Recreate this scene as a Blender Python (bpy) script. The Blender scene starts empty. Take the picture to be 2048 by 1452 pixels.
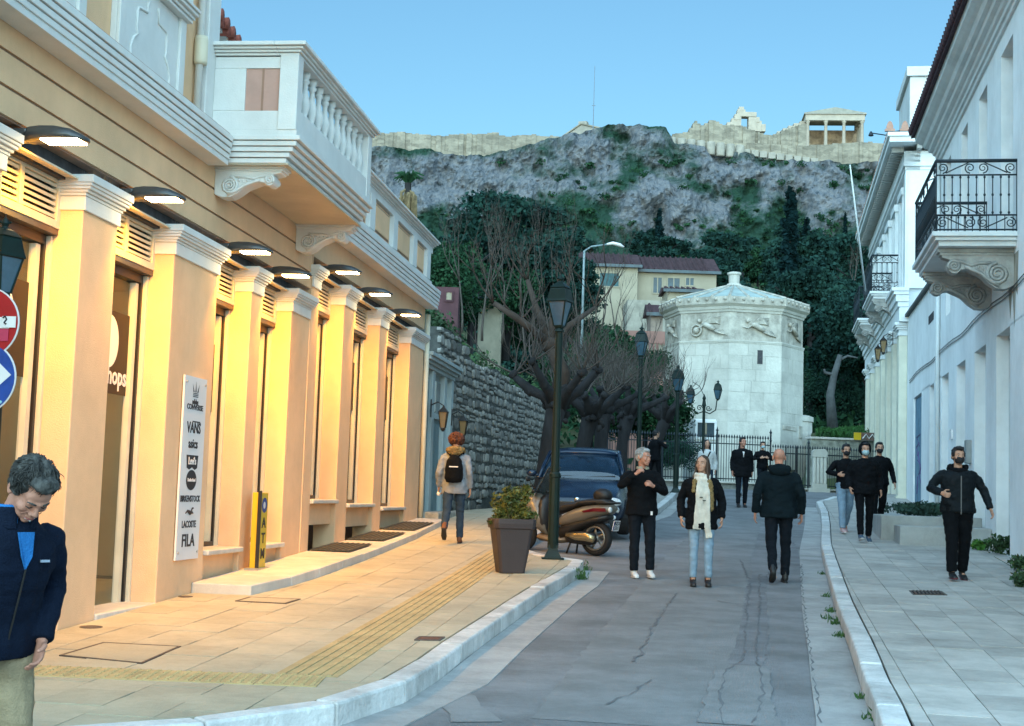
import bpy, bmesh, math, random
import numpy as np
from mathutils import Vector, Matrix, noise as mnoise
from math import sin, cos, pi, radians as rad, atan2, sqrt
C = bpy.context.scene.collection
SC = bpy.context.scene
random.seed(7); R = random.Random(11)
# ---------------------------------------------------------------- camera
F, CX, CY = 2850., 1024., 726.
PITCH, ROLL = rad(5.3), 0.033
cam = bpy.data.cameras.new('camera'); camo = bpy.data.objects.new('camera', cam); C.objects.link(camo)
cam.sensor_width = 36; cam.lens = F/2048*36; cam.clip_start = .1; cam.clip_end = 4000
camo.matrix_world = Matrix.Rotation(pi/2+PITCH, 4, 'X') @ Matrix.Rotation(ROLL, 4, 'Z')
SC.camera = camo
# ---------------------------------------------------------------- sky, sun, exposure
SUN_EL, SUN_AZ = rad(15), rad(190)
W = bpy.data.worlds.new('World'); SC.world = W; W.use_nodes = True
nt = W.node_tree; nt.nodes.clear()
wo = nt.nodes.new('ShaderNodeOutputWorld'); bg = nt.nodes.new('ShaderNodeBackground')
sky = nt.nodes.new('ShaderNodeTexSky'); sky.sky_type = 'NISHITA'; sky.sun_disc = False
sky.sun_elevation = SUN_EL; sky.sun_rotation = SUN_AZ; sky.altitude = 100; sky.air_density = 1.2; sky.dust_density = 1.3; sky.ozone_density = 2.0
tint = nt.nodes.new('ShaderNodeMix'); tint.data_type = 'RGBA'; tint.blend_type = 'MULTIPLY'; tint.inputs[0].default_value = 1
tint.inputs[7].default_value = (.61, .90, 1.0, 1)
nt.links.new(sky.outputs[0], tint.inputs[6]); nt.links.new(tint.outputs[2], bg.inputs[0]); nt.links.new(bg.outputs[0], wo.inputs[0])
bg.inputs[1].default_value = .090
sl = bpy.data.lights.new('sun', 'SUN'); so = bpy.data.objects.new('sun', sl); C.objects.link(so)
sl.energy = 4.1; sl.angle = rad(140); sl.color = (.50, .80, 1)
so.rotation_euler = Vector((-sin(SUN_AZ)*cos(SUN_EL), -cos(SUN_AZ)*cos(SUN_EL), -sin(SUN_EL))).to_track_quat('-Z', 'Y').to_euler()
SC.view_settings.view_transform = 'Standard'; SC.view_settings.look = 'None'; SC.view_settings.exposure = 1.1; SC.view_settings.gamma = 1
SC.view_settings.use_curve_mapping = False
SC.cycles.use_denoising = True; SC.cycles.max_bounces = 6; SC.cycles.diffuse_bounces = 3; SC.cycles.glossy_bounces = 3
SC.cycles.transmission_bounces = 6; SC.cycles.transparent_max_bounces = 8; SC.cycles.sample_clamp_indirect = 6
SC.cycles.caustics_reflective = False; SC.cycles.caustics_refractive = False

def ray(x, y):
    a = x-CX; b = CY-y; c, s = cos(ROLL), sin(ROLL); X = c*a-s*b; U = s*a+c*b
    d = Vector((X, F*cos(PITCH)-U*sin(PITCH), F*sin(PITCH)+U*cos(PITCH))); return d/d.y
def at(x, y, D): return ray(x, y)*D
def road(d): return -1.6+.0191*d+.000576*d*d
def rslope(d): return .0191+.001152*d
KERB = .14
def gnd(x, y, off=0.):
    r = ray(x, y); lo, hi = 3., 60.
    for _ in range(50):
        m = (lo+hi)/2
        if r.z*m < road(m)+off: hi = m
        else: lo = m
    return r*lo

# ---------------------------------------------------------------- materials
MATS = {}
def mat(name, col, rough=.75, var=.12, scale=3., bump=.0, bscale=40., metal=0., col2=None, emit=None, estr=0., rnd=0., alpha=None, dirt=0., spec=.4, stretch=None, coord='Object', voro=0., trans=0., speck=0.):
    if name in MATS: return MATS[name]
    m = bpy.data.materials.new(name); m.use_nodes = True; n = m.node_tree; N = n.nodes; Lk = n.links.new
    b = N['Principled BSDF']; b.inputs['Roughness'].default_value = rough; b.inputs['Metallic'].default_value = metal
    b.inputs['Specular IOR Level'].default_value = spec
    tc = N.new('ShaderNodeTexCoord'); src = tc.outputs[coord]
    if stretch:
        mp = N.new('ShaderNodeMapping'); mp.inputs['Scale'].default_value = stretch; Lk(src, mp.inputs[0]); src = mp.outputs[0]
    c1 = tuple(max(0, min(1, v*(1-var))) for v in col); c2 = col2 or tuple(max(0, min(1, v*(1+var))) for v in col)
    no = N.new('ShaderNodeTexNoise'); no.inputs['Scale'].default_value = scale; no.inputs['Detail'].default_value = 6; no.inputs['Roughness'].default_value = .65
    Lk(src, no.inputs['Vector'])
    cr = N.new('ShaderNodeValToRGB'); cr.color_ramp.elements[0].position = .36; cr.color_ramp.elements[1].position = .64
    cr.color_ramp.elements[0].color = (*c1, 1); cr.color_ramp.elements[1].color = (*c2, 1); Lk(no.outputs[0], cr.inputs[0])
    out = cr.outputs[0]
    if dirt:
        n2 = N.new('ShaderNodeTexNoise'); n2.inputs['Scale'].default_value = scale*.45; n2.inputs['Detail'].default_value = 8; n2.inputs['Roughness'].default_value = .75
        mp2 = N.new('ShaderNodeMapping'); mp2.inputs['Scale'].default_value = (1, 1, .35); Lk(tc.outputs[coord], mp2.inputs[0]); Lk(mp2.outputs[0], n2.inputs['Vector'])
        r2 = N.new('ShaderNodeMapRange'); r2.inputs[1].default_value = .48; r2.inputs[2].default_value = .8; r2.inputs[4].default_value = dirt; Lk(n2.outputs[0], r2.inputs[0])
        mx = N.new('ShaderNodeMix'); mx.data_type = 'RGBA'; Lk(r2.outputs[0], mx.inputs[0]); Lk(out, mx.inputs[6]); mx.inputs[7].default_value = (col[0]*.35, col[1]*.33, col[2]*.3, 1); out = mx.outputs[2]
    if speck:
        n4 = N.new('ShaderNodeTexNoise'); n4.inputs['Scale'].default_value = 13; n4.inputs['Detail'].default_value = 8; n4.inputs['Roughness'].default_value = .95; Lk(tc.outputs[coord], n4.inputs['Vector'])
        r4 = N.new('ShaderNodeMapRange'); r4.inputs[1].default_value = .3; r4.inputs[2].default_value = .7; r4.inputs[3].default_value = 1-speck; r4.inputs[4].default_value = 1+speck; Lk(n4.outputs[0], r4.inputs[0])
        h4 = N.new('ShaderNodeHueSaturation'); Lk(r4.outputs[0], h4.inputs['Value']); Lk(out, h4.inputs['Color']); out = h4.outputs[0]
    if rnd:
        oi = N.new('ShaderNodeObjectInfo'); mr = N.new('ShaderNodeMapRange'); mr.inputs[3].default_value = 1-rnd; mr.inputs[4].default_value = 1+rnd*.6; Lk(oi.outputs['Random'], mr.inputs[0])
        hs = N.new('ShaderNodeHueSaturation'); Lk(mr.outputs[0], hs.inputs['Value']); Lk(out, hs.inputs['Color']); out = hs.outputs[0]
    if voro:
        vo = N.new('ShaderNodeTexVoronoi'); vo.inputs['Scale'].default_value = voro; Lk(src, vo.inputs['Vector'])
        hs = N.new('ShaderNodeHueSaturation'); sx = N.new('ShaderNodeSeparateColor'); Lk(vo.outputs['Color'], sx.inputs[0])
        mr = N.new('ShaderNodeMapRange'); mr.inputs[3].default_value = .78; mr.inputs[4].default_value = 1.18; Lk(sx.outputs[0], mr.inputs[0]); Lk(mr.outputs[0], hs.inputs['Value']); Lk(out, hs.inputs['Color']); out = hs.outputs[0]
    Lk(out, b.inputs['Base Color'])
    if bump:
        n3 = N.new('ShaderNodeTexNoise'); n3.inputs['Scale'].default_value = bscale; n3.inputs['Detail'].default_value = 5; Lk(src, n3.inputs['Vector'])
        bp = N.new('ShaderNodeBump'); bp.inputs['Strength'].default_value = min(1, bump); bp.inputs['Distance'].default_value = .02 if bscale > 8 else .08; Lk(n3.outputs[0], bp.inputs['Height']); Lk(bp.outputs[0], b.inputs['Normal'])
    if emit:
        b.inputs['Emission Color'].default_value = (*emit, 1); b.inputs['Emission Strength'].default_value = estr
    if alpha is not None: b.inputs['Alpha'].default_value = alpha
    if trans: b.inputs['Transmission Weight'].default_value = trans
    MATS[name] = m; return m

# ---------------------------------------------------------------- mesh builder
ZOFF = {}
class MB:
    def __init__(s): s.v = []; s.f = []
    def add(s, vs, fs):
        o = len(s.v); s.v += [tuple(p) for p in vs]; s.f += [tuple(i+o for i in f) for f in fs]; return s
    def box(s, x0, x1, y0, y1, z0, z1):
        if x0 > x1: x0, x1 = x1, x0
        if y0 > y1: y0, y1 = y1, y0
        return s.add([(x0,y0,z0),(x1,y0,z0),(x1,y1,z0),(x0,y1,z0),(x0,y0,z1),(x1,y0,z1),(x1,y1,z1),(x0,y1,z1)],
                     [(0,3,2,1),(4,5,6,7),(0,1,5,4),(1,2,6,5),(2,3,7,6),(3,0,4,7)])
    def hexa(s, p):  # 8 points: bottom 4 ccw, top 4 ccw
        return s.add(p, [(0,3,2,1),(4,5,6,7),(0,1,5,4),(1,2,6,5),(2,3,7,6),(3,0,4,7)])
    def prism(s, pts, d):  # planar polygon extruded by vector d
        n = len(pts); d = Vector(d); P = [Vector(p) for p in pts]
        return s.add(P+[p+d for p in P], [tuple(reversed(range(n)))]+[tuple(range(n, 2*n))]+[(i, (i+1) % n, n+(i+1) % n, n+i) for i in range(n)])
    def prof(s, pr, y0, y1, m=None):  # (x,z) profile extruded along y
        return s.prism([(x, y0, z) for x, z in pr], (0, y1-y0, 0))
    def ring_tube(s, rings, caps=True, closed=False):
        n = len(rings[0]); o = []; fs = []
        for r in rings: o += list(r)
        m = len(rings)
        for i in range(m-1 if not closed else m):
            for j in range(n):
                a = i*n+j; b = i*n+(j+1) % n; c = ((i+1) % m)*n+(j+1) % n; d = ((i+1) % m)*n+j
                fs.append((a, b, c, d))
        if caps and not closed: fs.append(tuple(reversed(range(n)))); fs.append(tuple(range((m-1)*n, m*n)))
        return s.add(o, fs)
    def tube(s, pts, r, n=6, caps=True, flat=None, up=None):
        P = [Vector(p) for p in pts]; rr = r if isinstance(r, (list, tuple)) else [r]*len(P); rings = []
        t0 = (P[1]-P[0]).normalized(); u = Vector(up) if up else (Vector((0,0,1)) if abs(t0.z) < .9 else Vector((1,0,0)))
        for i, p in enumerate(P):
            t = ((P[min(i+1, len(P)-1)]-P[max(i-1, 0)])).normalized()
            a = t.cross(u)
            if a.length < 1e-4: a = t.cross(Vector((1,.1,0)))
            a.normalize(); b = a.cross(t).normalized(); u = b if not up else u
            q = rr[i]; ra, rb = q if isinstance(q, tuple) else (q, q)
            rings.append([p+a*(cos(2*pi*k/n)*ra)+b*(sin(2*pi*k/n)*rb) for k in range(n)])
        return s.ring_tube(rings, caps)
    def lathe(s, prof, c=(0,0,0), n=12, rot=0., sq=False):
        c = Vector(c); rings = [[c+Vector((cos(2*pi*k/n+rot)*r, sin(2*pi*k/n+rot)*r, z)) for k in range(n)] for r, z in prof]
        return s.ring_tube(rings)
    def torus(s, R_, prof, n=28):  # prof: (dr, dz) closed loop, ring axis z
        return s.ring_tube([[Vector((cos(2*pi*k/n)*(R_+a), sin(2*pi*k/n)*(R_+a), b)) for a, b in prof] for k in range(n)], False, True)
    def ell(s, c, r, n=10, m=6, rot=None):
        c = Vector(c); r = (r, r, r) if not isinstance(r, (tuple, list)) else r; rings = []
        for i in range(1, m):
            a = -pi/2+pi*i/m; rings.append([Vector((cos(2*pi*k/n)*cos(a)*r[0], sin(2*pi*k/n)*cos(a)*r[1], sin(a)*r[2])) for k in range(n)])
        vs = [v for q in rings for v in q]+[Vector((0,0,-r[2])), Vector((0,0,r[2]))]; b = len(vs)-2; fs = []
        for i in range(m-2):
            for j in range(n): fs.append((i*n+j, i*n+(j+1) % n, (i+1)*n+(j+1) % n, (i+1)*n+j))
        for j in range(n): fs.append((b, (j+1) % n, j)); fs.append((b+1, (m-2)*n+j, (m-2)*n+(j+1) % n))
        if rot is not None: vs = [rot @ v for v in vs]
        return s.add([v+c for v in vs], fs)
    def xf(s, M, i0=0):
        s.v[i0:] = [tuple(M @ Vector(p)) for p in s.v[i0:]]; return s
    def mesh(s, name, m=None, smooth=False, dz=0.):
        me = bpy.data.meshes.new(name)
        me.from_pydata([(p[0], p[1], p[2]-dz) for p in s.v] if dz else s.v, [], s.f)
        if m: me.materials.append(m)
        if smooth: me.polygons.foreach_set('use_smooth', [True]*len(me.polygons))
        me.update(); return me
    def build(s, name, m, parent=None, smooth=False, bevel=0., loc=None, kind=None, fixn=False):
        dz = ZOFF.get(parent.name, 0.) if parent else 0.
        me = s.mesh(name, m, smooth, dz)
        if fixn:
            bm = bmesh.new(); bm.from_mesh(me); bmesh.ops.recalc_face_normals(bm, faces=bm.faces); bm.to_mesh(me); bm.free()
        o = link(name, me, parent)
        if parent: ZOFF[o.name] = dz
        if loc: o.location = loc
        if bevel:
            bv = o.modifiers.new('bevel', 'BEVEL'); bv.width = bevel; bv.segments = 2; bv.limit_method = 'ANGLE'
        if kind: o['kind'] = kind
        return o
def link(name, me, parent=None):
    o = bpy.data.objects.new(name, me); C.objects.link(o)
    if parent: o.parent = parent
    return o
def sub(parent):   # sub-parts are written in the thing's frame: nothing to convert, part origins sit at the thing's origin
    return parent
def tag(o, label=None, cat=None, group=None, kind=None):
    if label: o['label'] = label
    if cat: o['category'] = cat
    if group: o['group'] = group
    if kind: o['kind'] = kind
    return o
def empty(name, loc=(0,0,0), rz=0., label=None, cat=None, group=None, zoff=None):
    o = bpy.data.objects.new(name, None); C.objects.link(o); o.location = loc; o.rotation_euler = (0,0,rz); o.empty_display_size = .2
    if zoff is not None: ZOFF[o.name] = zoff
    return tag(o, label, cat, group)
def struct(o, parent=None): o['kind'] = 'structure'; return o
def copy_tree(o, parent=None):
    c = o.copy(); C.objects.link(c)
    if parent: c.parent = parent
    for ch in list(o.children): copy_tree(ch, c)
    return c
def text_mb(txt, size, depth=.004, bold=False, sx=1.):
    cu = bpy.data.curves.new('lettering', 'FONT'); cu.body = txt; cu.size = size; cu.extrude = depth; cu.align_x = 'CENTER'; cu.align_y = 'CENTER'; cu.resolution_u = 2
    if bold: cu.offset = size*.02
    ob = bpy.data.objects.new('lettering_src', cu); C.objects.link(ob)
    dg = bpy.context.evaluated_depsgraph_get(); me = ob.evaluated_get(dg).to_mesh()
    mb = MB(); mb.add([(v.co.x*sx, v.co.y, v.co.z) for v in me.vertices], [tuple(p.vertices) for p in me.polygons]); ob.evaluated_get(dg).to_mesh_clear()
    bpy.data.objects.remove(ob); bpy.data.curves.remove(cu); return mb
def resample(pts, step):
    P = [Vector(p) for p in pts]; out = [P[0]]; acc = 0.
    for a, b in zip(P, P[1:]):
        L = (b-a).length; t = step-acc
        while t <= L: out.append(a+(b-a)*(t/L)); t += step
        acc = L-(t-step)
    return out
def clip(poly, a, b):  # keep left side of a->b  (2d)
    out = []; n = len(poly)
    def sd(p): return (b[0]-a[0])*(p[1]-a[1])-(b[1]-a[1])*(p[0]-a[0])
    for i in range(n):
        p, q = poly[i], poly[(i+1) % n]; sp, sq = sd(p), sd(q)
        if sp >= 0: out.append(p)
        if (sp >= 0) != (sq >= 0):
            t = sp/(sp-sq); out.append((p[0]+(q[0]-p[0])*t, p[1]+(q[1]-p[1])*t))
    return out
def area(p): return .5*sum(p[i][0]*p[(i+1) % len(p)][1]-p[(i+1) % len(p)][0]*p[i][1] for i in range(len(p)))
def leaves(name, pts, size, m, parent=None, kind=None, seed=1, up=0., aspect=.6):
    g = np.random.default_rng(seed); P = np.asarray(pts, float); n = len(P)
    a = g.normal(size=(n, 3)); a /= np.linalg.norm(a, axis=1)[:, None]; b = g.normal(size=(n, 3))
    if up: a[:, 2] += up; a /= np.linalg.norm(a, axis=1)[:, None]
    b -= (a*b).sum(1)[:, None]*a; b /= np.linalg.norm(b, axis=1)[:, None]
    s = (size*(.6+.8*g.random(n)))[:, None]
    V = np.empty((n, 4, 3)); V[:, 0] = P-a*s; V[:, 1] = P+b*s*aspect; V[:, 2] = P+a*s; V[:, 3] = P-b*s*aspect
    dz = ZOFF.get(parent.name, 0.) if parent else 0.
    V[:, :, 2] -= dz
    me = bpy.data.meshes.new(name); me.vertices.add(n*4); me.vertices.foreach_set('co', V.reshape(-1)); me.loops.add(n*4); me.polygons.add(n)
    me.loops.foreach_set('vertex_index', np.arange(n*4)); me.polygons.foreach_set('loop_start', np.arange(n)*4); me.polygons.foreach_set('loop_total', np.full(n, 4))
    me.materials.append(m); me.update(); me.validate()
    o = link(name, me, parent)
    if kind: o['kind'] = kind
    return o
def clump(g, c, r, n, hollow=.5):
    d = g.normal(size=(n, 3)); d /= np.linalg.norm(d, axis=1)[:, None]; q = (hollow+(1-hollow)*g.random(n))[:, None]
    return np.asarray(c)+d*q*np.asarray(r)
# ================================================================ GROUND
M_asph = mat('asphalt', (.195,.20,.21), .92, .24, .9, .9, 70, dirt=.45, speck=.12)
M_asph2 = mat('asphalt_patch', (.165,.17,.182), .9, .2, 2.5, .5, 80, dirt=.3, speck=.12)
M_asph3 = mat('asphalt_worn', (.21,.215,.22), .92, .15, 2, .5, 80, dirt=.3, speck=.12)
M_crack = mat('crack', (.13,.135,.145), .95)
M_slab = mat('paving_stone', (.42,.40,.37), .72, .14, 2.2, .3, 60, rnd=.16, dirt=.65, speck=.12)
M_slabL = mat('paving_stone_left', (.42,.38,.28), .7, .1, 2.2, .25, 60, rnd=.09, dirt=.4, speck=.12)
M_joint = mat('joint_mortar', (.30,.285,.26), .95, .2, 8)
M_kerb = mat('kerb_marble', (.56,.56,.55), .75, .14, 3.5, .5, 30, rnd=.14, dirt=.85, speck=.2)
M_gut = mat('gutter_concrete', (.34,.34,.335), .9, .14, 2.2, .4, 50, rnd=.08, dirt=.6, speck=.12)
M_tact = mat('tactile_yellow', (.44,.34,.17), .75, .14, 3, .2, 50, rnd=.08, dirt=.25)
M_iron = mat('cast_iron', (.08,.06,.05), .6, .3, 20, .4, 60)
M_steps = mat('step_marble', (.55,.52,.47), .65, .1, 3, .2, 40, rnd=.06, dirt=.35)
M_soil = mat('ground_soil', (.10,.10,.055), .95, .4, .35, .5, 5, col2=(.045,.075,.02))
M_grassy = mat('grass_blade', (.04,.10,.025), .8, .3, 5)

def terr(x, D):
    n = mnoise.noise(Vector((x*.03, D*.03, 3.)))*2+mnoise.noise(Vector((x*.1, D*.1, 7.)))*.7
    wl = -1.35+(D-29)*.195           # stone wall line
    if D < 49:
        z = road(D)-.16
        if D > 26.5 and x < min(wl-2.3, 3): z = 2.9+.02*(D-28)
        if x > -3.9+.1228*(D-11)+.0 and D < 26.5: pass
        return z
    kz = [(49,-1.2),(60,-2),(88,-2),(100,1.5),(130,9),(180,23),(230,34),(262,42),(285,46),(300,70),(420,73),(700,70)]
    for (a, za), (b, zb) in zip(kz, kz[1:]):
        if D <= b: z = za+(zb-za)*(D-a)/(b-a); break
    else: z = 70
    if D < 100:
        if x < 1.2: z = max(z, min(3.6, 3.0+(D-49)*.05)+max(0, (1.2-x))*.04)
        if D >= 52.4 and x > .2115*D-.1: z = max(z, 2.25+(D-52)*.06+max(0, x-.2115*D)*.08)
        elif D < 56 and x > 8.7: z = max(z, .2)
    return z+(n*.6*min(1, (D-95)/40) if D > 95 else n*.1)
xs = sorted(set([round(v, 2) for v in list(np.arange(-14, 26, 1.0))+list(np.arange(-60, -14, 4))+list(np.arange(26, 110, 4))+list(np.arange(-900, -60, 60))+list(np.arange(110, 950, 60))]))
ds = sorted(set([round(v, 2) for v in [-60,-30,-10]+list(np.arange(-2, 50, 1.5))+[49.0]+list(np.arange(50, 100, 2.5))+list(np.arange(100, 300, 4))+list(np.arange(300, 460, 20))+[500, 600, 800, 1100, 1600]]))
mb = MB(); nx = len(xs)
for D in ds:
    for x in xs: mb.v.append((x, D, terr(x, max(D, 0)) if D > 0 else -1.76))
for i in range(len(ds)-1):
    for j in range(nx-1): mb.f.append((i*nx+j, i*nx+j+1, (i+1)*nx+j+1, (i+1)*nx+j))
struct(mb.build('ground', M_soil, smooth=True))

def sheet(pts, off, name, m, step=1.0, jag=0., seed=0, kind='structure'):
    """flat polygon (x,y) draped on the road profile, as strips cut along y"""
    rr = random.Random(seed); ys = [p[1] for p in pts]; y0, y1 = min(ys), max(ys); mb = MB(); y = y0
    cuts = list(np.arange(y0, y1, step))+[y1]
    for a, b in zip(cuts, cuts[1:]):
        q = clip(clip(pts, (-999, a), (999, a)), (999, b), (-999, b))
        if len(q) > 2: o = len(mb.v); mb.v += [(p[0], p[1], road(p[1])+off) for p in q]; mb.f.append(tuple(range(o, o+len(q))))
    o = mb.build(name, m)
    if kind: o['kind'] = kind
    return o
def ccw(p): return p if area(p) > 0 else p[::-1]
G2 = lambda x, y, off=0.: tuple(gnd(x, y, off)[:2])
# left kerb, outer top edge (towards the road)
KL = [(-7., 6.2), (-4.2, 6.75), (-2.6, 7.25)]+[G2(x, y, KERB) for x, y in [(471,1441),(592,1429),(696,1403),(799,1372),(879,1323),(925,1287),(1000,1236),(1085,1178),(1140,1146),(1168,1128)]]
end = KL[-1]; KL += [(end[0]+.05, end[1]+.45), (end[0]-.12, end[1]+.85), (end[0]-.45, end[1]+1.1), (.25, 21.4), (.22, 22.5), (.6, 25.), (.95, 28.), (1.5, 30.), (2.4, 30.6), (3.05, 31.1), (3.35, 32.3), (3.75, 34.5), (4.4, 38.), (4.9, 41.), (5.3, 43.2)]
KR = [(.9, 2.6), (1.45, 5.2)]+[G2(x, y, KERB) for x, y in [(1767,1452),(1754,1417),(1729,1358),(1704,1280),(1673,1202),(1658,1149),(1642,1087)]]+[(6.55, 29.8), (7.45, 34.), (8.2, 38.), (9.4, 41.), (11.5, 43.4)]
KR = [KR[0], KR[1]]+[p for p in KR[2:]]
road_poly = [(-9, -4), (3, -4), (3.2, 6)]+[(p[0]+.25, p[1]) for p in KR[2:]]+[(12, 44.8), (5.2, 44.8)]+[(p[0]-.25, p[1]) for p in reversed(KL[3:])]+[(-9, 6.4)]
sheet(ccw(road_poly), 0., 'road', M_asph)
def offs(pts, d):
    out = []; P = [Vector(p) for p in pts]
    for i, p in enumerate(P):
        t = (P[min(i+1, len(P)-1)]-P[max(i-1, 0)]).normalized(); out.append((p.x-t.y*d, p.y+t.x*d))
    return out
KW = .17
def ribbon(line, d0, d1, z0, z1, step, gap, name, m, parent, bev=.0, dmin=0, jit=0.):
    pts = resample([Vector(p) for p in line], step); A = offs(pts, d0); B = offs(pts, d1); n = 0
    for i in range(len(pts)-1):
        if pts[i].y < dmin: continue
        t = (Vector(pts[i+1])-Vector(pts[i])).normalized()*gap; a0, a1, b0, b1 = Vector(A[i]), Vector(A[i+1]), Vector(B[i]), Vector(B[i+1])
        a0 += t; b0 += t; j = R.uniform(-jit, jit)
        P = [(p.x, p.y, road(p.y)+z) for z in (z0, z1+j) for p in (a0, a1, b1, b0)]
        if area([(p[0], p[1]) for p in P[:4]]) < 0: P = [P[3], P[2], P[1], P[0], P[7], P[6], P[5], P[4]]
        MB().hexa(P).build(name, m, parent, bevel=bev); n += 1
    return n
# sidewalks
innerL = offs(KL, KW+.012); innerR = offs(KR, -KW-.012)
TH = rad(7.); P0 = Vector((-3.48, 11.4)); UD = Vector((sin(TH), cos(TH))); VD = Vector((cos(TH), -sin(TH)))
TR = rad(10.5); Q0 = Vector((7.83, 21.72)); UR = Vector((sin(TR), cos(TR))); VR = Vector((cos(TR), -sin(TR)))
def LP(u, v): p = P0+UD*u+VD*v; return (p.x, p.y)
def RP(u, v): p = Q0+UR*u+VR*v; return (p.x, p.y)
swL = ccw([LP(-4.6, .01), LP(15.2, .01), LP(18.8, .01), (-.2, 31.5), (1.4, 42.6)]+[tuple(p) for p in reversed(innerL)])
swR = ccw([tuple(p) for p in innerR]+[RP(19.5, 0), RP(-20, 0)])
bedL = sheet(swL, KERB-.012, 'left_sidewalk', M_joint); bedR = sheet(swR, KERB-.012, 'right_sidewalk', M_joint)
def pave(region, org, ang, du, dv, rng, name, m, parent, dsplit, stagger=.5, gap=.0032, z=KERB, hole=None, maxn=295):
    u = Vector((cos(ang), sin(ang))); v = Vector((-sin(ang), cos(ang))); cells = []
    for i in range(*rng[0]):
        for j in range(*rng[1]):
            o = Vector(org)+u*(i*du+(stagger*du if j % 2 else 0))+v*(j*dv)
            q = [o+u*gap+v*gap, o+u*(du-gap)+v*gap, o+u*(du-gap)+v*(dv-gap), o+u*gap+v*(dv-gap)]; P = region
            for a, b in zip(q, q[1:]+q[:1]):
                P = clip(P, a, b)
                if len(P) < 3: break
            if len(P) < 3 or area(P) < .01: continue
            c = o+u*du/2+v*dv/2
            if hole and hole(c): continue
            cells.append((c.y, P))
    cells.sort(key=lambda t: t[0]); far = MB()
    for k, (cy, P) in enumerate(cells):
        n = len(P); j = R.uniform(-.0025, .0025); near = k < maxn and cy < dsplit; t = MB() if near else far
        t.add([(p[0], p[1], road(p[1])+z-.02) for p in P]+[(p[0], p[1], road(p[1])+z+j) for p in P], [tuple(range(n, 2*n))]+[(a, (a+1) % n, n+(a+1) % n, n+a) for a in range(n)])
        if near: t.build(name, m, parent)
    if far.v: o = far.build(name, m, parent); o['kind'] = 'stuff'
# tactile strip on the left (guiding ribs) and warning field at the corner
ta, tb = Vector(G2(612,1352,KERB)), Vector(G2(1000,1108,KERB)); tdir = (tb-ta).normalized(); tang = atan2(tdir.y, tdir.x); tn = Vector((-tdir.y, tdir.x)); TWW = .42
def in_tact(c):
    r = Vector(c)-ta; a = r.dot(tdir); b = r.dot(tn)
    return (-.1 < a < 11.8 and abs(b) < TWW*.5)
wl0, wl1 = Vector(G2(150,1345,KERB)), Vector(G2(860,1372,KERB)); wdir = (wl1-wl0).normalized(); wn = Vector((-wdir.y, wdir.x))
def in_warn(c):
    r = Vector(c)-wl0; a = r.dot(wdir); b = r.dot(wn); return -2.2 < a < 2.35 and abs(b) < .22
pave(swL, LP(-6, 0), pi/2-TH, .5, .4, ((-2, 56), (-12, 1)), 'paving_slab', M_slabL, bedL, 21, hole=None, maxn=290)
pave(swR, RP(-22, .0), pi/2-TR, .6, .4, ((-4, 72), (0, 16)), 'paving_slab', M_slab, bedR, 24.5, maxn=290)
nt_ = 0
for i in range(29):
    c = ta+tdir*(i*.4+.2)
    t = MB(); hw = TWW/2
    def pt(a, b, z): p = c+tdir*a+tn*b; return (p.x, p.y, road(p.y)+KERB+z)
    def slabx(a0, a1, b0, b1, z0, z1): t.hexa([pt(a0,b0,z0),pt(a1,b0,z0),pt(a1,b1,z0),pt(a0,b1,z0),pt(a0,b0,z1),pt(a1,b0,z1),pt(a1,b1,z1),pt(a0,b1,z1)])
    slabx(-.196, .196, -hw, hw, -.01, .004)
    for k in range(5): b = -hw+.06+k*.076; slabx(-.19, .19, b-.012, b+.014, .004, .011)
    t.build('guiding_tile', M_tact, bedL)
for i in range(-6, 6):
    c = wl0+wdir*(i*.4+.2)
    if i*.4+.2 > 1.75: continue
    for jj in (0,):
        t = MB()
        def pt(a, b, z): p = c+wdir*a+wn*b; return (p.x, p.y, road(p.y)+KERB+z)
        def slabx(a0, a1, b0, b1, z0, z1): t.hexa([pt(a0,b0,z0),pt(a1,b0,z0),pt(a1,b1,z0),pt(a0,b1,z0),pt(a0,b0,z1),pt(a1,b0,z1),pt(a1,b1,z1),pt(a0,b1,z1)])
        slabx(-.197, .197, -.2, .2, -.01, .005)
        for a in range(6):
            for b in range(6): slabx(-.175+a*.066, -.15+a*.066, -.175+b*.066, -.15+b*.066, .005, .012)
        t.build('warning_tile', M_tact, bedL)
# kerbstones and gutter slabs
kl = struct(empty('left_kerb')); kr = struct(empty('right_kerb'))
ribbon(KL, 0, KW, -.1, KERB+.006, .95, .008, 'kerbstone', M_kerb, kl, .018, jit=.006)
ribbon(KR, 0, -KW, -.1, KERB+.008, .95, .008, 'kerbstone', M_kerb, kr, .02, jit=.006)
gl = struct(empty('left_gutter')); gr = struct(empty('right_gutter'))
ribbon([p for p in KL[1:15]], -.36, -.005, -.02, .008, 1.9, .006, 'gutter_slab', M_gut, gl)
ribbon(KR[:12], .36, .005, -.02, .008, 1.7, .006, 'gutter_slab', M_gut, gr)
ribbon([p for p in KL[-9:]], -.3, -.005, -.02, .008, 1.9, .006, 'gutter_slab', M_gut, gl)
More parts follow.
